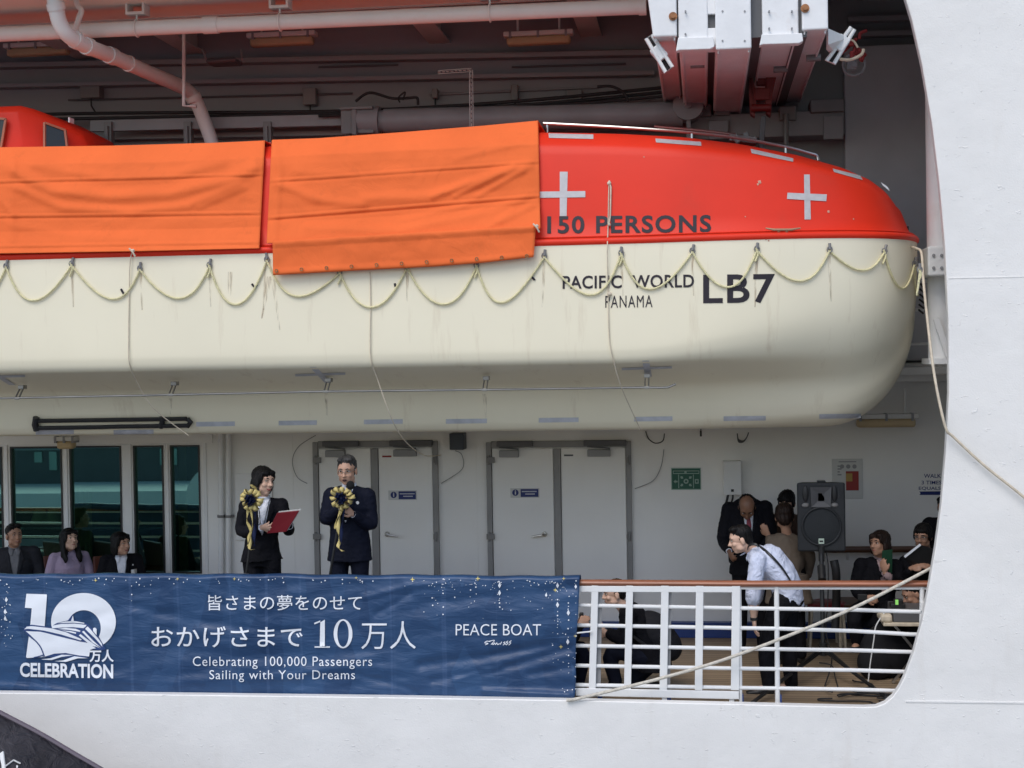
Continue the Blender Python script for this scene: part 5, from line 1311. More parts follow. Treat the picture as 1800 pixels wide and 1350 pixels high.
for fx, fy in ((1312, 1243), (1558, 1226), (1470, 1150)):
    ft = PZ(fx, fy, .012) if fy > 1200 else V((X0 + .1, 15.1, .012))
    top = V((X0, YS, hub.z)); mid = top.lerp(ft, .55)
    lg = MB().bar(ft, top, .028, .018).build("leg", M['black'], sd_, ang=0)
    MB().ball(ft, .022).build("rubber_foot", M['rubber'], lg)
    MB().bar((X0, YS, .28), mid, .018, .012).build("brace", M['black'], sd_, ang=0)
cable([P(1466, 985, 14.0), P(1470, 1010, 14.0), P(1470, 1060, 14.1), P(1468, 1110, 14.1)], .04, "thick black bag hanging behind the speaker stand", "stand_bag", M['black'], None, 10, "bag")
cable([P(1452, 970, 13.9), P(1456, 1000, 13.8), P(1455, 1060, 13.75), P(1452, 1110, 13.7), P(1462, 1160, 13.6), PZ(1450, 1205, .012)], .006, "thin lead hanging down along the speaker stand", "lead", M['rubber'], "cables on the deck")
st_ = thing("stool", "red padded stool with pale legs behind the speaker stand", "stool", (P(1453, 1100, 14.9).x, 14.9, 0))
c = P(1453, 1064, 14.9)
MB().tube([c + V((0, 0, -.03)), c + V((0, 0, -.02)), c + V((0, 0, .03)), c + V((0, 0, .04))], [.17, .19, .19, .17], 24).build("seat", mat("red_vinyl", (0.22, 0.012, 0.02), 0.4), st_)
for dx, dy in ((-.15, -.1), (.15, -.1), (-.15, .15), (.15, .15)): MB().tube([c + V((dx, dy, -.03)), V((c.x + dx * 1.15, c.y + dy * 1.15, 0.0))], .013, 8).build("leg", M['cord'], st_)
tb = thing("folding_table", "small beige topped folding table with crossed metal legs behind the right railing", "table", (P(1600, 1200, 13.3).x, 13.3, 0))
a = P(1553, 1101, 13.25); tz = a.z
MB().mm((a.x, 13.25, tz), (a.x + .62, 13.75, tz + .03)).build("tabletop", M['cord'], tb, ang=0, bevel=.006)
for y in (13.3, 13.7):
    MB().bar((a.x + .10, y, tz), (a.x + .50, y, 0.01), .022, .022).build("leg", M['steel'], tb, ang=0)
    MB().bar((a.x + .50, y + .03, tz), (a.x + .08, y + .03, 0.01), .022, .022).build("leg", M['steel'], tb, ang=0)
eq = thing("sound_mixer", "dark mixer box with green lit display on the folding table", "mixer", (a.x + .3, 13.5, tz + .03))
MB().mm((a.x + .09, 13.28, tz + .031), (a.x + .58, 13.7, tz + .15)).build("case", M['dgrey'], eq, ang=0, bevel=.008)
MB().mm(P(1572, 1066, 13.3), P(1586, 1052, 13.36)).mm((P(1566, 1075, 13.3).x, 13.3, tz + .15), (P(1592, 1075, 13.3).x, 13.42, tz + .19)).build("control_head", M['black'], eq, ang=0, bevel=.006)
_e, n, l, b = newmat("green_display"); b.inputs["Base Color"].default_value = (.1, .3, .05, 1); b.inputs["Emission Color"].default_value = (.35, .8, .2, 1); b.inputs["Emission Strength"].default_value = .5
MB().mm(P(1574, 1063, 13.295), P(1579, 1054, 13.30)).build("display", _e, eq, ang=0)
MB().mm((a.x - .02, 13.26, tz + .031), (a.x + .08, 13.5, tz + .10)).build("adaptor", M['cord'], ang=0, bevel=.02, label="beige adaptor block on the folding table's left end", cat="adaptor")
bag = MB().ell(PZ(1570, 1200, .0) + V((0, .3, .22)), (.26, .22, .26), None, 18, 12).ell(PZ(1545, 1205, 0) + V((0, .3, .14)), (.16, .16, .16))
bagm = vox(bag, .02, 3); build_mesh("equipment_bag", bagm, fabric("black_nylon", (0.014, 0.014, 0.016)), label="black soft bag on the deck below the folding table", cat="bag")
rs = random.Random(11)
for k in range(9):
    c = PZ(1470 + rs.uniform(-15, 75), 1218 + rs.uniform(-14, 16), .01)
    pts = [c]
    ang = rs.uniform(0, 6.28)
    for j in range(9):
        ang += rs.uniform(-1.0, 1.2); pts.append(pts[-1] + V((.11 * math.cos(ang), .05 * math.sin(ang), 0)))
    for p in pts: p.z = .010 + .003 * k
    pts = [V((p.x, max(YR + .02, min(13.6, p.y)), p.z)) for p in pts]
    cable(pts, .007, "tangled black leads on the deck by the curved hull corner", "lead", M['rubber'], "cables on the deck", 6)
cable([P(1440, 1165, 13.5), P(1462, 1170, 13.5), P(1468, 1190, 13.4), PZ(1474, 1212, .012)], .006, "dark lead dropping in a loop from the stand to the deck", "lead", M['rubber'], "cables on the deck", 6)
cable([P(1556, 1075, 13.3), P(1540, 1100, 13.3), P(1536, 1125, 13.3), P(1530, 1165, 13.3), PZ(1526, 1200, .012)], .006, "white lead hanging from the folding table's mixer", "lead", M['white'], "cables on the deck", 6)
t = thing("wall_chair", "dark slim chair with wooden legs behind the seated woman with the green folder", "chair", (P(1505, 1100, 15.0).x, 15.0, 0))
c = P(1510, 1070, 15.0)
MB().mm((c.x - .22, 14.8, .42), (c.x + .22, 15.25, .46)).build("seat", M['dwood'], t, ang=0, bevel=.01)
for dx in (-.2, .2):
    for y in (14.83, 15.22): MB().tube([(c.x + dx, y, 0), (c.x + dx, y, .43)], .016, 8).build("leg", M['cord'], t)

# ------------------------------------------------------------------ canopy of the gangway in the lower left corner
gw = thing("gangway_canopy", "dark wrinkled wet tarpaulin roof of the gangway in the lower left corner", "canopy", P(60, 1340, 10.6))
rowsg = []
for j in range(26):
    v = j / 25; r_ = []
    for i in range(101):
        u = i / 100
        px = lerp(-900, 420, u)
        ytop = interp([(-900, 1190), (-260, 1192), (-150, 1196), (-90, 1206), (0, 1254), (60, 1285), (85, 1299), (130, 1326), (170, 1349), (300, 1425), (420, 1490)], px)
        p = P(px, ytop, 11.3)
        q_ = V((p.x, 11.3 - 1.6 * v, p.z - .95 * v ** 1.3))
        q_.z += .035 * noise.noise(q_ * 3.1) * min(1, v * 6) + .02 * noise.noise(q_ * 8.0) * min(1, v * 6)
        r_.append(q_)
    rowsg.append(r_)
tarp = fabric("wet_tarpaulin", (0.045, 0.043, 0.050), 0.38, .9, 7.0, .5, dist=.06)
MB().grid(rowsg).build("tarpaulin", tarp, gw, ang=180).modifiers.new("t", 'SOLIDIFY').thickness = .01
MB().tube([r + V((0, 0, .005)) for r in rowsg[0]], .022, 8).build("edge_hem", mat("hem", (0.13, 0.105, 0.13), 0.5), gw)
for p in (rowsg[0][6], rowsg[0][50], rowsg[0][94], rowsg[-1][6], rowsg[-1][94]):
    MB().tube([p, V((p.x, p.y, -3.0))], .03, 8).build("support_pole", M['mgrey'], gw)
gbv = MB().grid(rowsg).bvh()
def GT(px, py):
    d = ray(px, py).normalized(); h = gbv.ray_cast(EYE, d)[0]
    return (h if h is not None else P(px, py, 9.9)) - d * .02
wp = MB()
wp.bar(GT(8, 1365), GT(3, 1323), .035, .012, (0, 1, 0)).bar(GT(8, 1348), GT(24, 1336), .008, .008).bar(GT(24, 1336), GT(36, 1342), .012, .008).bar(GT(30, 1350), GT(30, 1346), .012, .008)
wp.build("white_tie", M['white'], gw, ang=0)
# ------------------------------------------------------------------ terminal buildings behind the photographer, seen mirrored in the windows
tg = thing("boarding_gallery", "low white roofed walkway mirrored in the saloon windows", "walkway", (-14, -14, -3))
MB().mm((-60, -14, -1.35), (8, -10.5, -.78)).build("roof", M['white'], tg, ang=0)
MB().mm((-60, -16.0, -3), (8, -14.02, 1.6)).build("upper_storey", M['dgrey'], tg, ang=0)
for x in (-34, -31.5, -29.3, -26.0, -21.4, -20.9, -20.5, -17.2): MB().mm((x, -14.0, -.35 + .1 * (x % 3)), (x + (.9 if x < -24 else .25), -13.96, .25)).build("lit_panel", M['palegreen'], tg, ang=0)
for z in (.30,): MB().mm((-60, -14.0, z), (8, -13.95, z + .05)).build("rail_line", M['grey'], tg, ang=0)
MB().mm((-60, -13.8, -2.15), (8, -10.8, -1.35)).build("glazing", M['dglass'], tg, ang=0)
MB().mm((-60, -14, -3), (8, -10.7, -2.15)).build("parapet", M['mgrey'], tg, ang=0)
tb_ = thing("boarding_bridge", "rounded white boarding bridge cab mirrored in the saloon windows", "bridge", (-12.6, -9, -3))
b = MB(); c0 = V((-13.2, -9.5, -1.15))
b.tube([c0 + V((.3, 0, .45)), c0 + V((.3, 3.0, .45))], 1.0, 28).build("cab", M['white'], tb_, ang=40)
for z in (-.55, -1.05): MB().mm((c0.x + .0, -6.50, z), (c0.x + .22, -6.48, z + .3)).build("window", M['dglass'], tb_, ang=0)
MB().mm((c0.x - .9, -9.2, -3), (c0.x + .9, -6.8, -2.1)).build("leg", M['mgrey'], tb_, ang=0)
# ------------------------------------------------------------------ people
def skin_mat(name, col):
    m = mat(name, col, 0.5, var=.10, scale=14, bump=.08, bscale=60)
    return m
SK = {'a': skin_mat("skin_warm", (0.55, 0.32, 0.22)), 'b': skin_mat("skin_light", (0.64, 0.41, 0.30)), 'c': skin_mat("skin_tan", (0.42, 0.23, 0.15)), 'd': skin_mat("skin_brown", (0.22, 0.11, 0.065))}
def hair_mat(name, col): return mat(name, col, 0.5, var=.6, scale=16, bump=.7, bscale=26, stretch=(4, 4, .5), bdist=.012, spec=.22)
HB, HG, HD, HR = hair_mat("black_hair", (0.006, 0.005, 0.005)), hair_mat("grey_hair", (0.06, 0.057, 0.055)), hair_mat("dark_brown_hair", (0.014, 0.008, 0.006)), hair_mat("brown_hair", (0.020, 0.011, 0.008))
LIP = mat("lips", (0.30, 0.075, 0.065), 0.45); LIPM = mat("lips_pale", (0.28, 0.12, 0.09), 0.5); TEETH = mat("teeth", (0.75, 0.72, 0.66), 0.3); IRIS = mat("eye_dark", (0.012, 0.009, 0.008), 0.2); EYEW = mat("eye_white", (0.6, 0.57, 0.53), 0.3)
F = {}
F['black'] = fabric("black_suiting", (0.007, 0.007, 0.010), .8, .8, 8, .3)
F['navy'] = fabric("navy_suiting", (0.007, 0.009, 0.020), .75, .55, 7, .25)
F['gsuit'] = fabric("grey_suiting", (0.030, 0.031, 0.037), .85, .4, 7, .15)
F['gshirt'] = fabric("grey_shirt", (0.20, 0.20, 0.21), .85, .5, 10, .1)
F['white'] = fabric("white_shirt", (0.72, 0.74, 0.80), .8, .9, 9, .04, dist=.035)
F['blue_w'] = fabric("pale_blue_shirt", (0.62, 0.66, 0.80), .8, 1.0, 8, .05, dist=.045)
F['lilac'] = fabric("lilac_blouse", (0.38, 0.30, 0.40), .8, .7, 9, .06)
F['khaki'] = fabric("khaki_coat", (0.16, 0.125, 0.095), .85, .6, 7, .12)
F['brown'] = fabric("brown_jacket", (0.07, 0.045, 0.035), .85, .5, 7, .15)
F['tie'] = fabric("rose_tie", (0.26, 0.06, 0.08), .6, .2)
F['pink'] = fabric("pale_pink_shirt", (0.42, 0.30, 0.30), .8, .5, 9)
SHOE = mat("black_shoe", (0.012, 0.012, 0.013), .35)
def R3(yaw, pitch=0.0, roll=0.0):
    """columns: left, forward, up. yaw 0 looks at the quay, positive turns to the bow side (right)"""
    fw = V((math.sin(yaw) * math.cos(pitch), -math.cos(yaw) * math.cos(pitch), math.sin(pitch)))
    lf = V((math.cos(yaw), math.sin(yaw), 0)); up = lf.cross(fw)
    if up.z < 0 and abs(pitch) < 1.5: up = -up
    lf2 = lf * math.cos(roll) + up * math.sin(roll); up2 = up * math.cos(roll) - lf * math.sin(roll)
    return Matrix((lf2, fw, up2)).transposed()
def hand(mb, W, d, n, curl=.5, side=1, k=1.0, thumb=.6):
    """palm and five fingers: W wrist, d direction of the palm, n palm normal (the way the fingers curl), side: on which side the thumb is"""
    d = d.normalized(); n = (n - d * n.dot(d)).normalized(); s = d.cross(n) * side
    pc = W + d * .05 * k
    mb.tube([W - d * .01, W + d * .02 * k, W + d * .055 * k, W + d * .088 * k], [(.024 * k, .019 * k), (.030 * k, .018 * k), (.040 * k, .016 * k), (.038 * k, .012 * k)], 12, axis=s)
    for i, (o, L) in enumerate(((.031, .072), (.0105, .081), (-.0105, .076), (-.031, .058))):
        b = W + d * (.082 - .006 * abs(i - 1.3)) * k + s * o * k * 1.06
        pts = [b]; a = curl * .35; dirv = d
        for seg in (.46, .32, .24):
            dirv = d * math.cos(a) + n * math.sin(a) + s * o * 2.2
            pts.append(pts[-1] + dirv * L * seg * k); a += curl * (.75 + .08 * i)
        mb.tube(pts, [.0098 * k, .0092 * k, .0082 * k, .0068 * k], 8)
    b = W + d * .028 * k + s * .026 * k
    p1 = b + (d * .55 + s * .62 + n * .25 * thumb).normalized() * .036 * k
    p2 = p1 + (d * .8 + s * .25 + n * .5 * thumb).normalized() * .030 * k
    p3 = p2 + (d * .9 + n * .5 * thumb).normalized() * .022 * k
    mb.tube([b - s * .008, p1, p2, p3], [.014 * k, .0115 * k, .0105 * k, .008 * k], 8)
def head_parts(mb, C, R, k=1.0, jaw=1.0, mouth_open=0.0):
    def p(x, y, z): return C + R @ V((x * k, y * k, z * k))
    e = lambda c, r: mb.ell(p(*c), tuple(q * k for q in r), R, 22, 14)
    e((0, -.014, .030), (.074, .094, .086)); e((0, .018, -.042), (.060 * jaw, .068, .072)); e((0, .052, -.092), (.027 * jaw, .026, .022))
    e((0, .022, .020), (.066, .066, .066))
    for sx in (-1, 1):
        e((sx * .034, .056, -.028), (.026, .026, .024)); e((sx * .030, .070, .030), (.026, .014, .010))
        e((sx * .077, -.012, -.012), (.010, .020, .033)); e((sx * .050, .012, -.066), (.016 * jaw, .035, .026))
    mb.tube([p(0, .080, .016), p(0, .092, -.008), p(0, .105, -.028), p(0, .086, -.034)], [.008 * k, .010 * k, .015 * k, .012 * k], 10)
    for sx in (-1, 1): e((sx * .012, .086, -.030), (.009, .011, .008))
    e((0, .074, -.056), (.026, .014, .010)); e((0, .074, -.072), (.022, .013, .009))
def face(o, bv, C, R, k, lip, smile=False, glasses=False, open_=0.0, brow=None):
    def p(x, y, z): return C + R @ V((x * k, y * k, z * k))
    fwd = R @ V((0, 1, 0))
    def front(x, z, off=.0):
        h = bv.ray_cast(p(x, .25, z), -fwd)
        return (h[0] if h[0] is not None else p(x, .08, z)) + fwd * off * k
    for sx in (-1, 1):
        MB().ell(front(sx * .031, .006, -.002), (.0135 * k, .006 * k, .0048 * k if not smile else .0035 * k), R, 12, 8).build("eye", EYEW, o)
        MB().ell(front(sx * .031, .006, .0025), (.0058 * k, .003 * k, .0050 * k if not smile else .0036 * k), R, 10, 6).build("iris", IRIS, o)
        MB().tube([front(sx * .012, .025, .001), front(sx * .032, .031, .001), front(sx * .052, .024, .001)], [.003 * k, .0045 * k, .002 * k], 6).tube([front(sx * .016, .0095, .001), front(sx * .031, .0135, .001), front(sx * .047, .0085, .001)], .0018 * k, 6).build("eyebrow", brow or HB, o)
    lft = -.064
    if smile:
        MB().tube([front(-.026, -.058, .0), front(-.013, -.066, .001), front(0, -.068, .001), front(.013, -.066, .001), front(.026, -.058, .0)], [.002 * k, .0065 * k, .0075 * k, .0065 * k, .002 * k], 8).build("mouth", lip, o)
        MB().tube([front(-.017, -.0615, .003), front(0, -.066, .004), front(.017, -.0615, .003)], [.0015 * k, .0038 * k, .0015 * k], 8).build("teeth", TEETH, o)
    elif open_:
        MB().ell(front(0, -.066, -.001), (.019 * k, .006 * k, .011 * k), R, 12, 8).build("mouth", mat("open_mouth", (.06, .015, .015), .5), o)
    else:
        MB().tube([front(-.023, -.063, .0), front(-.008, -.0615, .001), front(.008, -.0615, .001), front(.023, -.063, .0)], [.0015 * k, .005 * k, .005 * k, .0015 * k], 8).build("mouth", lip, o)
    for sx in (-1, 1): MB().ell(front(sx * .0075, -.0375, -.001), (.0032 * k, .003 * k, .002 * k), R, 8, 6).build("nostril", lip, o)
    if glasses:
        g = MB()
        for sx in (-1, 1):
            c = front(sx * .032, .004, .012)
            g.tube([c + R @ V((.021 * k * math.cos(t), 0, .015 * k * math.sin(t))) for t in [q * math.pi / 8 for q in range(16)]], .0018 * k, 6, closed=True)
            g.tube([c + R @ V((sx * .021 * k, 0, .004 * k)), p(sx * .080, -.005, .008)], .0018 * k, 6)
        g.tube([front(-.011, .006, .012), front(.011, .006, .012)], .0018 * k, 6)
        g.build("glasses", M['dgrey'] if glasses == 'dark' else M['steel'], o)
HAIR = {
 'short': [((0, -.024, .048), (.079, .095, .080)), ((0, -.062, -.005), (.064, .046, .070)), ((-.066, -.020, .014), (.012, .036, .045)), ((.066, -.020, .014), (.012, .036, .045)), ((.028, .030, .102), (.045, .046, .026)), ((-.034, .034, .094), (.034, .040, .026))],
 'receding': [((0, -.050, .026), (.080, .078, .078)), ((0, -.064, -.012), (.066, .044, .066)), ((-.068, -.014, .006), (.012, .042, .040)), ((.068, -.014, .006), (.012, .042, .040))],
 'fringe': [((0, -.018, .047), (.084, .100, .084)), ((0, -.062, -.010), (.067, .050, .075)), ((-.070, -.006, .012), (.016, .050, .055)), ((.070, -.006, .012), (.016, .050, .055)), ((0, .056, .066), (.056, .034, .028))],
 'bob': [((0, -.020, .048), (.087, .102, .086)), ((0, -.062, -.035), (.080, .055, .090)), ((-.076, -.018, -.030), (.022, .056, .085)), ((.076, -.018, -.030), (.022, .056, .085)), ((-.030, .050, .070), (.050, .034, .030)), ((.035, .054, .078), (.040, .030, .024)), ((.064, .040, .040), (.016, .03, .045)), ((-.068, .030, .030), (.016, .034, .055))],
 'long': [((0, -.020, .048), (.086, .101, .085)), ((0, -.068, -.050), (.080, .050, .110)), ((-.078, -.012, -.040), (.022, .050, .095)), ((.078, -.012, -.040), (.022, .050, .095)), ((-.034, .052, .068), (.048, .032, .030)), ((.030, .056, .074), (.046, .030, .026)), ((-.082, .006, -.130), (.026, .036, .085)), ((.084, .010, -.130), (.026, .036, .085)), ((-.080, .030, -.190), (.024, .026, .060)), ((.086, .034, -.185), (.024, .026, .060)), ((-.066, .036, .030), (.016, .03, .06)), ((.066, .036, .030), (.016, .03, .06)), ((0, -.07, -.15), (.075, .035, .09))],
 'tied': [((0, -.020, .047), (.083, .099, .083)), ((0, -.066, -.010), (.066, .046, .070)), ((0, -.10, -.01), (.035, .035, .035)), ((-.070, .0, .010), (.014, .045, .055)), ((.070, .0, .010), (.014, .045, .055)), ((-.032, .052, .066), (.044, .030, .026)), ((.036, .054, .068), (.040, .030, .026))],
}
def hair(o, C, R, k, style, m, extra=()):
    mb = MB()
    for c, r in HAIR[style] + list(extra): mb.ell(C + R @ (V(c) * k), tuple(q * k for q in r), R, 20, 12)
    me = vox(mb, .0075, 3)
    nrm = [v.normal.copy() for v in me.vertices]
    Ri = R.transposed()
    for v, q in zip(me.vertices, nrm):
        l_ = Ri @ (v.co - C)
        a_ = math.atan2(l_.x, l_.y)
        n_ = noise.noise(V((a_ * 7.0, l_.z * 9.0, l_.y * 12))) * .006 + noise.noise(V((l_.x * 110, l_.y * 110, l_.z * 24))) * .0035
        v.co += q * n_
    build_mesh("hair", me, m, o)
def spine_loft(mb, pts, ws, left, n=22, wd=None):
    """torso: stations with (half width, half depth)"""
    mb.tube(catmull(pts, 3), [(lerp(a[0], b[0], t), lerp(a[1], b[1], t)) for a, b in zip(ws, ws[1:]) for t in (0, 1 / 3, 2 / 3)] + [ws[-1]], n, axis=left)
def limb(mb, pts, rs, n=14):
    c = catmull(pts, 4); N = len(pts) - 1
    rr = []
    for i in range(len(c)):
        f = i / 4.0; j = min(int(f), N - 1); rr.append(lerp(rs[j], rs[j + 1], smooth(f - j)))
    mb.tube(c, rr, n)
    for q, r in zip((pts[0], pts[-1]), (rs[0], rs[-1])): mb.ball(q, r * .98, 12)
def default_pose(H=1.7, fem=False):
    s = H / 1.7
    sh = .165 if fem else .19
    J = dict(pelvis=(0, 0, .93), waist=(0, .005, 1.06), chest=(0, .01, 1.25), neck=(0, -.015, 1.43), head=(0, .03, 1.58),
             shl=(sh, -.01, 1.375), shr=(-sh, -.01, 1.375), ell=(sh + .06, -.02, 1.10), elr=(-sh - .06, -.02, 1.10), wrl=(sh + .07, .06, .86), wrr=(-sh - .07, .06, .86),
             hil=(.09, 0, .90), hir=(-.09, 0, .90), knl=(.10, .02, .50), knr=(-.10, .02, .50), anl=(.11, -.03, .085), anr=(-.11, -.03, .085), tol=(.13, .11, .035), tor=(-.13, .11, .035))
    return {k: V(v) * s for k, v in J.items()}
def seated_pose(H=1.7, fem=False, seat=.46):
    J = default_pose(H, fem); dz = J['pelvis'].z - (seat + .09)
    for k in ('pelvis', 'waist', 'chest', 'neck', 'head', 'shl', 'shr', 'ell', 'elr', 'hil', 'hir'): J[k] = J[k] - V((0, 0, dz))
    J['knl'], J['knr'] = V((.11, .44, seat + .06)), V((-.11, .44, seat + .06))
    J['anl'], J['anr'] = V((.11, .40, .085)), V((-.11, .40, .085)); J['tol'], J['tor'] = V((.12, .54, .035)), V((-.12, .54, .035))
    J['ell'] = J['shl'] + V((.06, .06, -.26)); J['elr'] = J['shr'] + V((-.06, .06, -.26))
    J['wrl'] = V((.06, .30, seat + .17)); J['wrr'] = V((-.06, .30, seat + .17))
    return J
def person(label, root, yaw, J, headrot=(0, 0, 0), skin='a', hairstyle='short', hairm=None, build=1.0, top='black', topkind='jacket', bottom='black', shirt=None, tie=None, hk=1.0, fem=False, fine=True, hands=None, face_=None, sleeves=True, world_J=None, group="people on the promenade deck", hem=.0, dress=False, lapel=True, jaw=1.0, extra_hair=(), cuffs=True):
    """J: joints in the person's own frame (left, forward, up) measured from root on the floor; world_J: joints given in the scene"""
    B = R3(yaw)
    root = V(root)
    w = {k: root + B @ v for k, v in J.items()}
    if world_J: w.update({k: V(v) for k, v in world_J.items()})
    t = thing("person", label, "person", root, group)
    vs = .0055 if fine else .009
    lf = B.col[0].copy(); fw = B.col[1].copy()
    tl = (w['shl'] - w['shr']).normalized()                       # torso lateral axis
    tu = (w['neck'] - w['pelvis']).normalized(); tf = tu.cross(tl); tf = tf if tf.dot(fw) > -.3 else -tf
    Rh = R3(yaw + headrot[0], headrot[1], headrot[2])
    C = w['head']; b = build
    ws_m = [(.165, .115), (.150, .110), (.172, .122), (.150, .095), (.062, .058)]
    ws_f = [(.165, .112), (.126, .095), (.148, .112), (.125, .080), (.050, .050)]
    ws = [(x * b, y * b) for x, y in (ws_f if fem else ws_m)]
    sp = [w['pelvis'] - tu * .05, w['waist'], w['chest'], (w['shl'] + w['shr']) / 2 + tu * .005, w['neck']]
    HD_ = hands or {}
    # the body: one skin from crown to toes
    body = MB()
    spine_loft(body, sp, [(x - .014, y - .014) for x, y in ws], tl)
    head_parts(body, C, Rh, hk, jaw)
    nk = .056 * (0.86 if fem else 1.0)
    body.tube([w['neck'] - tu * .05, w['neck'], C + Rh @ V((0, -.020, -.055)) * hk, C + Rh @ V((0, -.012, -.01))], [nk * 1.15, nk, nk * .95, nk * .9], 16)
    for s, sd in (('l', 1), ('r', -1)):
        limb(body, [w['sh' + s], w['el' + s], w['wr' + s]], [.046 * b, .038, .025])
        limb(body, [w['hi' + s], w['kn' + s], w['an' + s]], [.078 * b, .052, .036])
        body.tube([w['an' + s] - V((0, 0, .02)), w['an' + s].lerp(w['to' + s], .6), w['to' + s]], [.036, .036, .026], 10)
        d = (w['wr' + s] - w['el' + s]).normalized()
        hd = HD_.get(s, {})
        hand(body, w['wr' + s], V(hd['d']) if 'd' in hd else d, V(hd['n']) if 'n' in hd else (-lf * sd if s == 'l' else lf), hd.get('curl', .5), hd.get('side', 1 if s == 'l' else -1) , .95 if fem else 1.03)
    bv = body.bvh()
    me = vox(body, vs, 3, .45)
    bo = build_mesh("body", me, SK[skin], t)
    bvm = BVHTree.FromPolygons([v.co + t.location for v in me.vertices], [tuple(p.vertices) for p in me.polygons])
    # trousers and shoes
    lo = MB()
    if not dress:
        for s in 'lr': limb(lo, [w['hi' + s], w['kn' + s], w['an' + s] + V((0, 0, .0))], [.094 * b, .072, .060])
        lo.tube([w['pelvis'] - tu * .10, w['pelvis'], w['waist']], [(.150 * b, .105 * b), (.168 * b, .118 * b), (.148 * b, .106 * b)], 20, axis=tl)
    else:
        hipc = (w['hil'] + w['hir']) / 2; kc = (w['knl'] + w['knr']) / 2
        lo.tube([w['waist'], w['pelvis'], kc.lerp(hipc, .4), kc - V((0, 0, .06))], [(.135, .105), (.172, .125), (.18, .13), (.175, .13)], 22, axis=lf)
        for s in 'lr': limb(lo, [w['hi' + s], w['kn' + s], w['an' + s]], [.08, .058, .04])
    ml = vox(lo, .010, 5); build_mesh("skirt" if dress else "trousers", ml, F[bottom], t)
    for s in 'lr':
        sh = MB(); a, b2 = w['an' + s], w['to' + s]; dd = (b2 - a); dd.z = 0; dd.normalize()
        ze = min(a.z - .085, b2.z - .035) 
        sh.tube([a - dd * .04 + V((0, 0, -.045)), a + dd * .05 + V((0, 0, -.04)), a.lerp(b2, .7) + V((0, 0, -.01)), b2 + dd * .03], [(.040, .042), (.044, .044), (.046, .034), (.030, .022)], 12, axis=dd.cross(V((0, 0, 1))))
        build_mesh("shoe", vox(sh, .01, 2), SHOE, t)
    # upper garment
    up = MB()
    ex = {'jacket': .018, 'shirt': .008, 'blouse': .010, 'coat': .024}[topkind]
    wj = [(x + ex, y + ex) for x, y in ws]
    ext = {'jacket': .16, 'shirt': .02, 'blouse': .02, 'coat': .30}[topkind] + hem
    flare = {'jacket': 1.10, 'shirt': 1.02, 'blouse': 1.0, 'coat': 1.2}[topkind]
    tud = tu.lerp(V((0, 0, 1)), .6).normalized()
    stn = [w['pelvis'] - tud * ext, w['pelvis'] - tu * .02] + sp[1:4] + [w['neck'] + tu * (-.012 if topkind != 'blouse' else .02)]
    wst = [(wj[0][0] * flare, wj[0][1] * flare)] + [wj[0]] + wj[1:4] + [(wj[4][0] * 1.05, wj[4][1] * 1.05)]
    spine_loft(up, stn, wst, tl, 24)
    a_r = {'jacket': (.072, .062, .046), 'shirt': (.064, .058, .044), 'blouse': (.060, .058, .045), 'coat': (.076, .066, .052)}[topkind]
    if fem: a_r = tuple(q * .9 for q in a_r)
    for s in 'lr':
        e, wr = w['el' + s], w['wr' + s]
        end = wr.lerp(e, .10) if sleeves is True else e.lerp(wr, float(sleeves))
        limb(up, [w['sh' + s] - V((0, 0, .008)), e, end], [a_r[0] * b, a_r[1] * b, a_r[2]])
        up.ell(w['sh' + s], (a_r[0] * b * 1.02,) * 3, None, 16, 10)
        up.tube([w['sh' + s], w['neck'] - tu * .03], [a_r[0] * b * .92, .055], 14)
        if cuffs and shirt and sleeves is True:
            MB().tube([wr.lerp(e, .09), wr + (wr - e).normalized() * .012], .031, 14).build("cuff", F[shirt], t)
    mu = vox(up, .008 if fine else .011, 4)
    nrm = [v.normal.copy() for v in mu.vertices]
    for v, q in zip(mu.vertices, nrm):
        v.co += q * (noise.noise(v.co * 9.0) * .007 + noise.noise(V((v.co.x * 22, v.co.y * 22, v.co.z * 34))) * .0035)
    name = {'jacket': 'jacket', 'shirt': 'shirt', 'blouse': 'blouse', 'coat': 'coat'}[topkind]
    bvu = BVHTree.FromPolygons([v.co.copy() for v in mu.vertices], [tuple(p.vertices) for p in mu.polygons])
    build_mesh(name, mu, F[top], t)
    # things laid on the chest: shirt front, tie, lapels
    cc = w['neck'] - tu * .02
    def chest(x, z, off):
        o = cc + tl * x - tu * z
        h = bvu.ray_cast(o + tf * .5, -tf)
        return (h[0] if h[0] is not None else o + tf * .1) + tf * off
    def chest_poly(pts, off, m, nm, div=6):
        """strip between two side lines: pts = [(z, x0, x1), ...]"""
        rws = []
        zz = []
        for (z0, a0, c0), (z1, a1, c1) in zip(pts, pts[1:]):
            for q in range(4): zz.append((lerp(z0, z1, q / 4), lerp(a0, a1, q / 4), lerp(c0, c1, q / 4)))
        zz.append(pts[-1])
        for z, x0, x1 in zz: rws.append([chest(lerp(x0, x1, i / div), z, off) for i in range(div + 1)])
        o = MB().grid(rws).build(nm, m, t, ang=180)
        sm = o.modifiers.new("t", 'SOLIDIFY'); sm.thickness = .004; sm.offset = 0
        return o
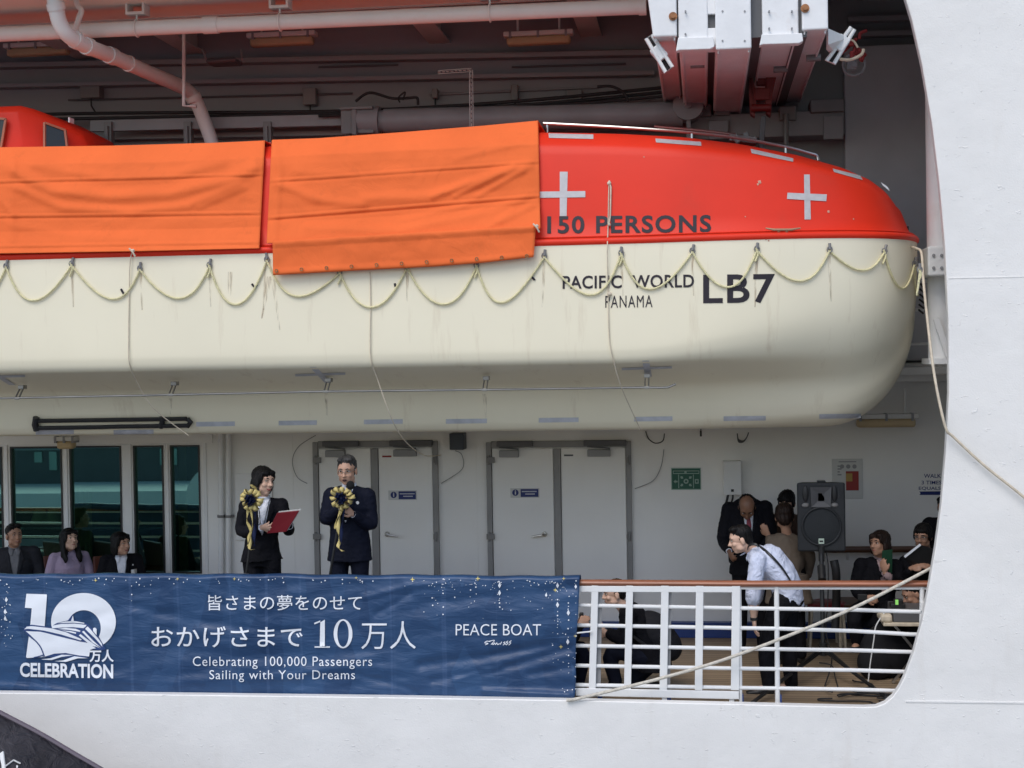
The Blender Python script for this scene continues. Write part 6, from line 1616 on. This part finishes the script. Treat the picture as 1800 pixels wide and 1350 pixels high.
    if shirt and topkind in ('jacket', 'coat'):
        chest_poly([(-.015, -.052, .052), (.03, -.050, .050), (.10, -.044, .044), (.20, -.028, .028), (.29, -.004, .004)], .004, F[shirt], "shirt")
        for sx in (-1, 1):
            if lapel:
                chest_poly([(-.01, sx * .050, sx * .066), (.04, sx * .050, sx * .088), (.09, sx * .045, sx * .098), (.10, sx * .044, sx * .086), (.20, sx * .028, sx * .056), (.30, sx * .003, sx * .016)], .010, F[top], "lapel", 4)
            chest_poly([(-.028, sx * .006, sx * .056), (.0, sx * .010, sx * .060), (.045, sx * .024, sx * .046)], .013, F[shirt], "collar", 3)
        cr = w['neck'] + tu * .012
        MB().tube([cr - tu * .030, cr + tf * .004 + tu * .004, cr + tf * .006 + tu * .022], [nk * 1.30, nk * 1.20, nk * 1.13], 20).build("collar", F[shirt], t)
        if tie:
            chest_poly([(.0, -.014, .014), (.025, -.012, .012), (.03, -.011, .011), (.14, -.023, .023), (.27, -.012, .012)], .010, F[tie], "tie", 3)
    elif topkind == 'shirt':
        for sx in (-1, 1): chest_poly([(-.035, sx * .008, sx * .056), (.0, sx * .012, sx * .060), (.04, sx * .030, sx * .046)], .008, F[top], "collar", 3)
    hair(t, C, Rh, hk, hairstyle, hairm or HB, extra_hair) if hairstyle else None
    fk = dict(lip=LIP if fem else LIPM, brow=hairm or HB); fk.update(face_ or {})
    if not fk.pop('skip', False): face(t, bvm, C, Rh, hk, **fk)
    t_data = dict(w=w, t=t, chest=chest, chest_poly=chest_poly, bvu=bvu, tf=tf, tl=tl, tu=tu, C=C, Rh=Rh)
    return t_data
def rootat(px, Y, z=0.0):
    p = P(px, 900, Y); return V((p.x, Y, z))
def place(J, headz): pass

# low stage on which the two speakers stand
zs_ = .36
MB().mm((P(380, 1000, 13.2).x, 12.72, .0), (P(700, 1000, 13.2).x, 13.7, zs_ - .003)).build("stage_platform", M['grey'], label="low grey platform hidden by the banner under the two standing speakers", cat="platform", ang=0, bevel=.01)

# 1 the man with the microphone
Y = 13.0
H = 1.70
r = rootat(614, Y, zs_)
J = default_pose(H)
kk = P(613, 803, Y).z - (zs_ + J['head'].z + .118)
J['head'] += V((.0, .02, kk)); 
for k in ('neck', 'shl', 'shr', 'chest'): J[k] += V((0, 0, kk * .8))
mouth = P(615, 857, Y - .13)
WJ = dict(shl=P(646, 872, Y), shr=P(583, 871, Y), ell=P(651, 921, Y - .02), elr=P(574, 912, Y - .05), wrl=P(622, 905, Y - .20), wrr=P(597, 893, Y - .24))
man = person("man in a navy suit and glasses speaking into a handheld microphone behind a rosette", r, rad(-4), J, headrot=(rad(2), rad(-8), 0), skin='a', hairstyle='short', hairm=HG, top='navy', bottom='navy', shirt='white', tie='black', world_J=WJ, build=1.04,
             hands={'l': dict(d=(-.55, -.55, .62), n=(-.75, .35, -.35), curl=1.35, side=1), 'r': dict(d=(.5, -.3, .8), n=(.7, .5, -.2), curl=1.2, side=-1)}, face_=dict(glasses='thin', open_=1, brow=HG), jaw=1.06, hk=1.08)
MB().tube([man['chest'](.105, .115, .002), man['chest'](.105, .115, .008)], .015, 14).build("lapel_badge", M['white'], man['t'])
mic = thing("microphone", "black handheld microphone held up to the speaking man's mouth", "microphone", P(610, 900, Y - .22))
m0, m1 = P(608, 905, Y - .26), P(615, 860, Y - .215)
MB().tube([m0, m0.lerp(m1, .7), m1], [.012, .015, .019], 14).build("handle", M['black'], mic)
MB().ell(P(616, 853, Y - .20), (.037, .037, .040), None, 20, 14).build("foam_ball", mat("foam", (.008, .008, .009), .95, bump=.8, bscale=120), mic)

# 2 the woman with the red folder
r = rootat(460, Y, zs_)
J = default_pose(1.58, True)
WJ = dict(head=P(463, 846, Y - .02), neck=P(464, 878, Y), shl=P(494, 888, Y + .05), shr=P(432, 891, Y - .03), chest=P(462, 912, Y), waist=P(460, 945, Y), ell=P(506, 929, Y - .02), elr=P(425, 934, Y - .06), wrl=P(509, 925, Y - .15), wrr=P(458, 928, Y - .22),
          pelvis=P(460, 975, Y), hil=P(476, 980, Y), hir=P(444, 982, Y))
wom = person("woman with a black bob and dark trouser suit holding a red folder, smiling", r, rad(22), J, headrot=(rad(36), rad(-2), rad(-6)), skin='b', hairstyle='bob', hairm=HB, top='black', bottom='black', shirt='white', world_J=WJ, fem=True, hk=1.06, hem=-.11,
             hands={'l': dict(d=(-.55, -.45, .45), n=(-.5, .5, -.6), curl=1.0, side=1), 'r': dict(d=(.85, -.3, .12), n=(.3, .6, .4), curl=.9, side=-1)}, face_=dict(smile=True))
fo_ = thing("folder", "dark red clipboard folder held open by the woman with the bob", "folder", P(490, 920, Y - .25))
q4 = [P(487, 902, Y - .30), P(526, 898, Y - .34), P(503, 935, Y - .26), P(469, 938, Y - .22)]
MB().prism(q4, (0, .014, .004)).build("cover", mat("red_cover", (0.17, 0.008, 0.015), .45), fo_, ang=0, bevel=.003)
MB().prism([p + V((.01, .018, .012)) for p in q4], (0, .006, .002)).build("paper", M['paper'], fo_, ang=0)
lan = MB()
for sx in (-1, 1): lan.tube(catmull([wom['chest'](sx * .05, -.02, .014), wom['chest'](sx * .03, .10, .016), wom['chest'](sx * .004, .24, .018)], 5), .004, 6)
lan.build("lanyard", M['black'], wom['t'])

# microphone stands with rosettes
PET = fabric("yellow_satin", (0.60, 0.49, 0.20), .5, .2, 12, .12); NAV = fabric("navy_satin", (0.010, 0.016, 0.05), .35, .2, 12, .2)
def rosette(px, py, Y, rpx, label, tails, seed, loop=False):
    rs = random.Random(seed)
    c = P(px, py, Y); R_ = rpx / 2600 * Y
    t = thing("rosette", label, "rosette", c, "ribbon rosettes on the microphone stands")
    n = 12
    for k in range(n):
        a = 2 * math.pi * k / n + rs.uniform(-.12, .12); L = R_ * rs.uniform(.92, 1.14)
        dx = V((math.cos(a), 0, math.sin(a))); tx = V((-math.sin(a), 0, math.cos(a)))
        wdt = R_ * rs.uniform(.145, .20)
        path = [(.30, -.010), (.55, -.045), (.82, -.060), (1.0, -.030), (.96, .005), (.7, .012), (.35, .008)]
        rows_ = []
        for s, dy in path:
            ww = wdt * (0.6 + .55 * min(1, s)) * (1.0 if dy < 0 else .9)
            tilt = rs.uniform(-.03, .03)
            rows_.append([c + dx * (s * L) + tx * (ww * q) + V((0, dy + .012 * abs(q) + tilt * q, 0)) for q in (-1, -.5, 0, .5, 1)])
        o = MB().grid(rows_).build("petal", PET, t, ang=180); o.modifiers.new("t", 'SOLIDIFY').thickness = .0015
    nb = MB()
    for k in range(16):
        a = k * 2.4; rr = R_ * .36 * math.sqrt((k + .5) / 16); p = c + V((math.cos(a) * rr, -.045 - .02 * rs.random(), math.sin(a) * rr))
        d = V((math.cos(a), -.4, math.sin(a))) * (R_ * .13)
        nb.tube([p, p + d + V((0, -.03, 0)), p + d * 1.7 + V((0, -.005, 0)), p + d * 1.2 + V((0, .02, 0))], R_ * .075, 7, flat=(1.4, .5))
    nb.ball(c + V((0, -.03, 0)), R_ * .34)
    nb.build("centre_bow", NAV, t)
    for pts, m_, wd in tails:
        q = catmull([P(x, y, Y + dy) for x, y, dy in pts], 5)
        rows_ = [[p + V((-wd / 2 * math.cos(i * .35), wd / 3 * math.sin(i * .35), 0)), p + V((wd / 2 * math.cos(i * .35), -wd / 3 * math.sin(i * .35), 0))] for i, p in enumerate(q)]
        o = MB().grid(rows_).build("ribbon_tail", m_, t, ang=180); o.modifiers.new("t", 'SOLIDIFY').thickness = .0015
    if loop:
        q = catmull([P(446, 858, Y - .03), P(441, 852, Y - .05), P(447, 856, Y - .02), P(449, 862, Y), P(446, 868, Y - .03)], 5)
        rows_ = [[p + V((-.012, 0, 0)), p + V((.012, .004, 0))] for p in q]
        MB().grid(rows_).build("ribbon_loop", PET, t, ang=180)
    return t
Ys = 12.66
rosette(443, 878, Ys, 20, "yellow and navy ribbon rosette in front of the woman with the folder", [([(436, 895, 0), (434, 915, 0), (440, 930, .02), (441, 950, 0), (438, 965, 0), (446, 966, -.01)], PET, .03), ([(440, 895, 0), (444, 925, 0), (437, 945, .02), (436, 960, 0)], PET, .028), ([(447, 895, 0), (449, 920, .01), (446, 945, 0), (448, 960, 0)], NAV, .035)], 1, True)
rosette(602, 875, Ys, 21, "yellow and navy ribbon rosette in front of the man speaking", [([(601, 893, 0), (597, 910, 0), (594, 930, 0), (597, 950, .01), (594, 962, 0), (603, 969, -.02)], PET, .034), ([(600, 893, 0), (592, 915, 0), (590, 930, .01)], PET, .03), ([(604, 893, 0), (602, 920, .01), (599, 945, 0), (600, 960, 0)], NAV, .034)], 2)
def micstand(top, bot, label, ball):
    t = thing("microphone_stand", label, "microphone stand", (P(bot[0], bot[1], Ys + .05).x, Ys + .05, zs_), "microphone stands")
    a = P(top[0], top[1], Ys + .04); b = P(bot[0], bot[1], Ys + .07)
    d = (b - a).normalized(); e = a + d * ((a.z - zs_) / -d.z)
    MB().tube([a, a.lerp(e, .55)], .011, 10).build("upper_tube", M['black'], t)
    MB().tube([a.lerp(e, .52), e], .015, 10).tube([a.lerp(e, .50), a.lerp(e, .54)], .022, 12).build("lower_tube", M['dgrey'], t)
    MB().tube([V((e.x, e.y, zs_ + .001)), V((e.x, e.y, zs_ + .03))], [.11, .09], 24).build("base", M['black'], t)
    if ball: MB().ell(a + V((.0, .0, .045)), (.032, .032, .038), None, 16, 10).tube([a, a + V((0, 0, .03))], .016, 10).build("microphone_head", M['black'], t)
    return t
micstand((450, 872), (433, 1010), "microphone stand in front of the woman with the folder", True)
micstand((602, 880), (580, 1010), "microphone stand in front of the man speaking", False)
MB().tube(catmull([P(432, 985, Ys), P(437, 992, Ys), P(435, 1004, Ys), P(430, 1014, Ys), P(426, 1024, Ys)], 4), [.02, .025, .03, .028] + [.028] * 13, 8).build("wooden_clapper", M['cord'], label="pale wooden knob at the foot of the left microphone stand", cat="knob") if False else None

# 3-5 seated guests in front of the windows
def chair(px, Y, yaw, label):
    t = thing("chair", label, "chair", rootat(px, Y), "chairs of the seated guests")
    B = R3(yaw); o = t.location
    def q(a, f, u): return o + B @ V((a, f, u))
    MB().bar(q(0, -.20, .44), q(0, .24, .44), .44, .05).build("seat", F['brown'], t, ang=0, bevel=.015)
    MB().bar(q(0, -.23, .52), q(0, -.28, .92), .42, .035, tuple(B.col[1])).build("backrest", mat("chair_wood", (.12, .035, .02), .45, var=.2), t, ang=0, bevel=.012)
    for a, f in ((-.2, .22), (.2, .22), (-.2, -.2), (.2, -.2)): MB().tube([q(a, f, 0), q(a, f, .43)], .015, 8).build("leg", M['dgrey'], t)
    return t
Y = 14.75
for px, yaw, lab in ((20, 30, "chair under the seated man in the grey suit"), (118, 34, "chair under the seated woman in the lilac blouse"), (212, 42, "chair under the seated woman with a name tag")):
    chair(px, Y, rad(yaw), lab)
def seat_person(px, py_head, H, yaw, label, **k):
    r = rootat(px, Y); J = seated_pose(H, k.get('fem', False))
    z = P(px, py_head, Y).z; dz = z - J['head'].z
    for q in ('head',): J[q] += V((0, .03, dz))
    for q in ('neck', 'shl', 'shr', 'chest', 'ell', 'elr'): J[q] += V((0, .0, dz * .85))
    J['waist'] += V((0, 0, dz * .4))
    return person(label, r, rad(yaw), J, **k)
p1 = seat_person(24, 940, 1.70, 26, "seated man in a grey suit with open grey collar, leftmost by the windows", headrot=(rad(22), rad(4), 0), skin='c', hairstyle='short', hairm=HB, top='gsuit', bottom='gsuit', shirt='gshirt', face_=dict(smile=True), build=1.02)
p2 = seat_person(120, 948, 1.58, 30, "seated woman with long black hair in a lilac blouse, looking up", headrot=(rad(24), rad(14), rad(-4)), skin='b', hairstyle='long', hairm=HB, top='lilac', topkind='blouse', bottom='black', fem=True)
p3 = seat_person(211, 955, 1.56, 24, "seated woman in a black blazer with a white name tag, smiling aside", headrot=(rad(40), rad(4), 0), skin='a', hairstyle='bob', hairm=HB, top='black', bottom='black', shirt='white', fem=True, face_=dict(smile=True), build=1.05)
MB().mm(p3['chest'](.095, .125, .004), p3['chest'](.155, .165, .010)).build("name_tag", M['paper'], p3['t'], ang=0)
MB().mm(p3['chest'](.11, .07, .004), p3['chest'](.122, .085, .010)).build("lapel_pin", M['white'], p3['t'], ang=0)

# 6 bowing man in the dark suit
Y = 14.6
r = rootat(1318, Y)
J = default_pose(1.72)
WJ = dict(head=P(1313, 892, Y - .33), neck=P(1314, 887, Y - .16), shl=P(1345, 894, Y - .10), shr=P(1282, 896, Y - .10), chest=P(1314, 935, Y - .08), waist=P(1314, 985, Y + .0), ell=P(1355, 945, Y - .12), elr=P(1272, 945, Y - .12), wrl=P(1340, 985, Y - .30), wrr=P(1281, 968, Y - .32))
p6 = person("man in a black suit and rose tie bowing his balding head by the wall", r, rad(-2), J, headrot=(0, rad(-48), 0), skin='d', hairstyle='receding', hairm=HB, top='black', bottom='black', shirt='white', tie='tie', world_J=WJ, build=1.08, fine=False, hands={'r': dict(curl=1.1), 'l': dict(curl=1.1)})
# 7 woman behind, 8 person seen from behind
Y = 14.95
r = rootat(1384, Y); J = default_pose(1.62, True)
WJ = dict(head=P(1383, 884, Y - .05))
dz = WJ['head'].z - J['head'].z
for q in J: 
    if q in ('neck', 'shl', 'shr', 'chest', 'waist', 'ell', 'elr', 'wrl', 'wrr'): J[q] += V((0, 0, dz * .8))
J['wrl'] = V((.08, .2, 1.05)); J['wrr'] = V((-.08, .2, 1.05))
p7 = person("woman with tied black hair in a brown jacket, looking down behind the person in khaki", r, rad(-14), J, headrot=(rad(-6), rad(-24), 0), skin='b', hairstyle='tied', hairm=HB, top='brown', bottom='black', world_J=WJ, fem=True, fine=False)
Y = 14.2
r = rootat(1384, Y); J = default_pose(1.58, True)
WJ = dict(head=P(1379, 908, Y), neck=P(1383, 938, Y), wrl=P(1352, 944, Y + .12), ell=P(1356, 972, Y + .02), shl=P(1358, 952, Y), shr=P(1404, 955, Y), chest=P(1383, 985, Y), waist=P(1383, 1015, Y))
p8 = person("person in a khaki coat seen from behind, one hand raised, beside the loudspeaker", r, rad(200), J, headrot=(rad(-22), rad(-6), 0), skin='c', hairstyle='fringe', hairm=HR, top='khaki', topkind='coat', bottom='black', world_J=WJ, fem=True, fine=False, hands={'l': dict(d=(-.45, -.1, .85), n=(.5, .6, -.2), curl=.35, side=1)}, hk=1.05)
# 9 bending man in the white shirt
Y = 12.98
r = V((P(1352, 1220, Y).x, Y, 0))
hipc = P(1383, 1052, Y + .03)
WJ = dict(head=P(1301, 948, Y - .03), neck=P(1322, 966, Y), shl=P(1332, 984, Y - .19), shr=P(1340, 976, Y + .18), chest=P(1352, 986, Y), waist=P(1378, 1018, Y), pelvis=hipc, ell=P(1323, 1046, Y - .24), wrl=P(1325, 1088, Y - .22), elr=P(1330, 1045, Y + .24), wrr=P(1326, 1086, Y + .16),
          hil=P(1374, 1058, Y - .09), hir=P(1384, 1058, Y + .10), knl=P(1348, 1136, Y - .09), knr=P(1386, 1132, Y + .10), anl=P(1352, 1205, Y - .09), anr=P(1391, 1203, Y + .12), tol=P(1318, 1219, Y - .10), tor=P(1362, 1214, Y + .12))
p9 = person("man in a white shirt and black trousers bending forward at the railing, face in profile", r, rad(-78), default_pose(1.72), headrot=(rad(-8), rad(-14), 0), skin='b', hairstyle='short', hairm=HB, top='blue_w', topkind='shirt', bottom='black', world_J=WJ, sleeves=.30, build=1.12, hands={'l': dict(d=(.08, -.02, -1), n=(.9, .15, 0), curl=.45, side=-1), 'r': dict(d=(.05, 0, -1), n=(.9, -.1, 0), curl=.5, side=1)}, hem=.03)
w = p9['w']
st = [V(p) for p in (P(1313, 966, Y - .05), P(1318, 958, Y - .12), P(1330, 958, Y - .16), P(1352, 974, Y - .18), P(1376, 1000, Y - .16), P(1396, 1032, Y - .10))]
sm = []
for p in catmull(st, 6):
    h = p9['bvu'].ray_cast(EYE, (p - EYE).normalized())
    sm.append(h[0] - (p - EYE).normalized() * .008 if h[0] is not None else p)
MB().tube(sm, 1.0, 8, flat=(.013, .004), axis=(0, .6, 1)).build("shoulder_strap", M['black'], p9['t'])
MB().tube([w['wrl'] + V((0, 0, .012)), w['wrl'] + V((0, 0, -.012))], .031, 14).build("wristwatch", M['black'], p9['t'])
MB().mm(P(1360, 1052, Y - .17), P(1372, 1062, Y - .13)).build("belt_pouch", M['black'], p9['t'], bevel=.01, ang=0)
# 10 seated woman with the green folder
Y = 14.2
r = rootat(1545, Y); J = seated_pose(1.62, True, .62)
WJ = dict(head=P(1546, 956, Y - .05), neck=P(1547, 984, Y), shl=P(1574, 996, Y + .04), shr=P(1514, 994, Y - .04), chest=P(1543, 1020, Y), waist=P(1543, 1050, Y), pelvis=P(1540, 1070, Y), ell=P(1578, 1028, Y - .08), elr=P(1506, 1036, Y - .06), wrl=P(1556, 1008, Y - .22), wrr=P(1520, 1050, Y - .20), hil=P(1556, 1074, Y), hir=P(1524, 1074, Y), knl=P(1566, 1080, Y - .38), knr=P(1502, 1080, Y - .36), anl=P(1562, 1128, Y - .32), anr=P(1508, 1130, Y - .30), tol=P(1558, 1142, Y - .45), tor=P(1500, 1143, Y - .42))
p10 = person("seated woman in a black jacket and pink top raising a green folder beside her face", r, rad(-12), J, headrot=(rad(-34), rad(6), rad(4)), skin='c', hairstyle='bob', hairm=HR, top='black', bottom='black', shirt='pink', world_J=WJ, fem=True, fine=False, build=1.14, hands={'l': dict(d=(-.25, -.1, .95), n=(.6, .6, 0), curl=.5, side=-1), 'r': dict(d=(.9, -.2, -.1), n=(0, .8, -.3), curl=.9, side=-1)})
MB().prism([P(1549, 1012, Y - .20), P(1568, 1016, Y - .16), P(1569, 966, Y - .14), P(1551, 968, Y - .19)], (0, .02, 0)).build("green_folder", mat("green_cover", (.012, .06, .03), .5), ang=0, bevel=.003, label="small dark green folder held up by the seated woman in the pink top", cat="folder")
MB().mm(P(1508, 1056, Y - .30), P(1524, 1044, Y - .27)).build("phone", M['black'], ang=0, bevel=.005, label="black phone lying in the lap of the woman with the green folder", cat="phone")
# 11 person with spectacles behind a black folder
Y = 14.35
r = rootat(1624, Y); J = seated_pose(1.68, False, .62)
WJ = dict(head=P(1622, 943, Y - .04), neck=P(1626, 972, Y), shl=P(1658, 988, Y), shr=P(1594, 990, Y), chest=P(1626, 1015, Y), waist=P(1624, 1050, Y), pelvis=P(1622, 1074, Y), ell=P(1664, 1024, Y - .1), elr=P(1588, 1026, Y - .1), wrl=P(1642, 1000, Y - .28), wrr=P(1600, 1000, Y - .28), hil=P(1640, 1078, Y), hir=P(1606, 1078, Y), knl=P(1650, 1082, Y - .38), knr=P(1590, 1082, Y - .38), anl=P(1648, 1132, Y - .34), anr=P(1590, 1132, Y - .34), tol=P(1648, 1145, Y - .46), tor=P(1588, 1145, Y - .46))
p11 = person("person in black with dark spectacles reading from a black folder at the far right", r, rad(-16), J, headrot=(rad(-10), rad(-6), 0), skin='c', hairstyle='fringe', hairm=HB, top='black', bottom='black', world_J=WJ, fine=False, face_=dict(glasses='dark'), hands={'l': dict(d=(-.6, -.3, .4), n=(-.4, .4, -.6), curl=.9), 'r': dict(d=(.6, -.3, .4), n=(.4, .4, -.6), curl=.9)}, build=1.08)
t = thing("black_folder", "open black folder with a white page edge held by the spectacled person", "folder", P(1615, 985, Y - .34))
MB().prism([P(1589, 981, Y - .34), P(1619, 958, Y - .36), P(1650, 968, Y - .34), P(1640, 1000, Y - .30), P(1600, 992, Y - .30)], (0, .015, 0)).build("cover", M['black'], t, ang=0)
MB().bar(P(1590, 979, Y - .352), P(1618, 957, Y - .372), .012, .02).build("page_edge", M['letw'], t, ang=0)
# 12 person at the far right edge, mostly behind the hull
Y = 14.9
r = rootat(1666, Y); J = default_pose(1.66)
WJ = dict(head=P(1662, 892, Y)); dz = WJ['head'].z - J['head'].z
for q in ('neck', 'shl', 'shr', 'chest', 'waist', 'ell', 'elr'): J[q] += V((0, 0, dz * .8))
person("standing person in dark clothes half hidden by the hull edge at the far right", r, rad(-20), J, headrot=(rad(-5), rad(-15), 0), skin='c', hairstyle='short', hairm=HB, top='black', bottom='black', world_J=WJ, fine=False, face_=dict(glasses='dark'))
# 13 operator low behind the table
Y = 13.75
r = rootat(1618, Y); J = seated_pose(1.6, False, .36)
WJ = dict(head=P(1604, 1043, Y - .1), neck=P(1620, 1068, Y), shl=P(1626, 1085, Y - .16), shr=P(1634, 1080, Y + .16), chest=P(1634, 1100, Y), waist=P(1640, 1128, Y), pelvis=P(1644, 1150, Y), ell=P(1612, 1108, Y - .2), elr=P(1618, 1106, Y + .2), wrl=P(1592, 1092, Y - .12), wrr=P(1596, 1092, Y + .1), hil=P(1642, 1152, Y - .09), hir=P(1646, 1152, Y + .09), knl=P(1600, 1150, Y - .1), knr=P(1602, 1148, Y + .12), anl=P(1606, 1196, Y - .1), anr=P(1608, 1190, Y + .12), tol=P(1585, 1203, Y - .1), tor=P(1588, 1196, Y + .12))
person("crouching sound operator in black with short hair, head low behind the folding table", r, rad(-80), J, headrot=(rad(4), rad(-28), 0), skin='c', hairstyle='short', hairm=HB, top='black', bottom='black', world_J=WJ, fine=False)
# 14 crouching photographer behind the broad posts
Y = 13.0
r = V((P(1110, 1215, Y).x, Y, 0))
WJ = dict(head=P(1079, 1043, Y - .02), neck=P(1096, 1068, Y), shl=P(1104, 1083, Y - .17), shr=P(1112, 1078, Y + .17), chest=P(1116, 1096, Y), waist=P(1134, 1128, Y), pelvis=P(1146, 1152, Y), ell=P(1098, 1120, Y - .23), elr=P(1092, 1118, Y + .2), wrl=P(1070, 1115, Y - .16), wrr=P(1066, 1112, Y + .06), hil=P(1140, 1156, Y - .09), hir=P(1148, 1156, Y + .09), knl=P(1076, 1146, Y - .12), knr=P(1112, 1204, Y + .10), anl=P(1082, 1198, Y - .10), anr=P(1172, 1212, Y + .12), tol=P(1056, 1214, Y - .12), tor=P(1200, 1217, Y + .12))
p14 = person("crouching photographer in a black coat behind the broad white posts of the railing", r, rad(-82), default_pose(1.68), headrot=(rad(8), rad(-6), 0), skin='b', hairstyle='short', hairm=HB, top='black', topkind='jacket', bottom='navy', world_J=WJ, build=1.08, fine=True, hands={'l': dict(d=(-.8, 0, .3), n=(0, .9, .2), curl=1.0, side=1), 'r': dict(d=(-.8, 0, .3), n=(0, -.9, .2), curl=1.0, side=1)}, hem=-.04)
bp_ = thing("backpack", "black backpack on the back of the crouching photographer", "backpack", P(1150, 1140, Y))
b = MB().ell(P(1152, 1112, Y), (.17, .16, .22), R3(rad(-82), rad(-40)), 18, 12).ell(P(1168, 1130, Y), (.13, .14, .18), R3(rad(-82), rad(-40)), 18, 12)
build_mesh("pack", vox(b, .015, 3), fabric("pack_nylon", (.018, .018, .022), .7, .5, 8), bp_)
b = MB()
for dy in (-.17, .14): b.tube(catmull([P(1108, 1072, Y + dy * .8), P(1098, 1088, Y + dy * 1.25), P(1106, 1112, Y + dy * 1.3), P(1140, 1138, Y + dy)], 5), .014, 8)
b.build("pack_strap", M['black'], bp_)
cm = thing("camera", "black camera in the hands of the crouching photographer", "camera", P(1060, 1112, Y - .05))
MB().mm(P(1052, 1120, Y - .12), P(1068, 1104, Y + .02)).build("camera_body", M['black'], cm, ang=0, bevel=.01)
MB().tube([P(1054, 1112, Y - .05), P(1036, 1110, Y - .06)], .036, 16).build("lens", M['dgrey'], cm)
# 15 second photographer, mostly behind the banner
Y = 12.95
r = V((P(985, 1215, Y).x, Y, 0))
WJ = dict(head=P(985, 1062, Y), neck=P(981, 1086, Y), shl=P(978, 1100, Y + .17), shr=P(986, 1102, Y - .17), chest=P(972, 1112, Y), waist=P(958, 1140, Y), pelvis=P(948, 1160, Y), ell=P(996, 1124, Y + .2), elr=P(1000, 1128, Y - .2), wrl=P(1016, 1100, Y + .08), wrr=P(1018, 1102, Y - .10), hil=P(950, 1162, Y + .09), hir=P(952, 1162, Y - .09), knl=P(1006, 1206, Y + .1), knr=P(1020, 1140, Y - .10), anl=P(946, 1212, Y + .12), anr=P(1016, 1200, Y - .10), tol=P(920, 1217, Y + .12), tor=P(1042, 1217, Y - .12))
person("kneeling photographer in dark trousers mostly hidden behind the banner's right end", r, rad(80), default_pose(1.66), headrot=(rad(-6), rad(-4), 0), skin='a', hairstyle='short', hairm=HB, top='black', bottom='navy', world_J=WJ, fine=False)
cm = thing("long_lens_camera", "black camera with lens showing beside the banner's right edge", "camera", P(1026, 1100, Y))
MB().mm(P(1016, 1106, Y - .06), P(1028, 1086, Y + .06)).mm(P(1018, 1086, Y - .03), P(1026, 1076, Y + .03)).build("camera_body", M['black'], cm, ang=0, bevel=.008)
MB().tube([P(1024, 1096, Y - .02), P(1036, 1095, Y - .02), P(1040, 1095, Y - .02)], [.03, .034, .03], 16).build("lens", M['dgrey'], cm)
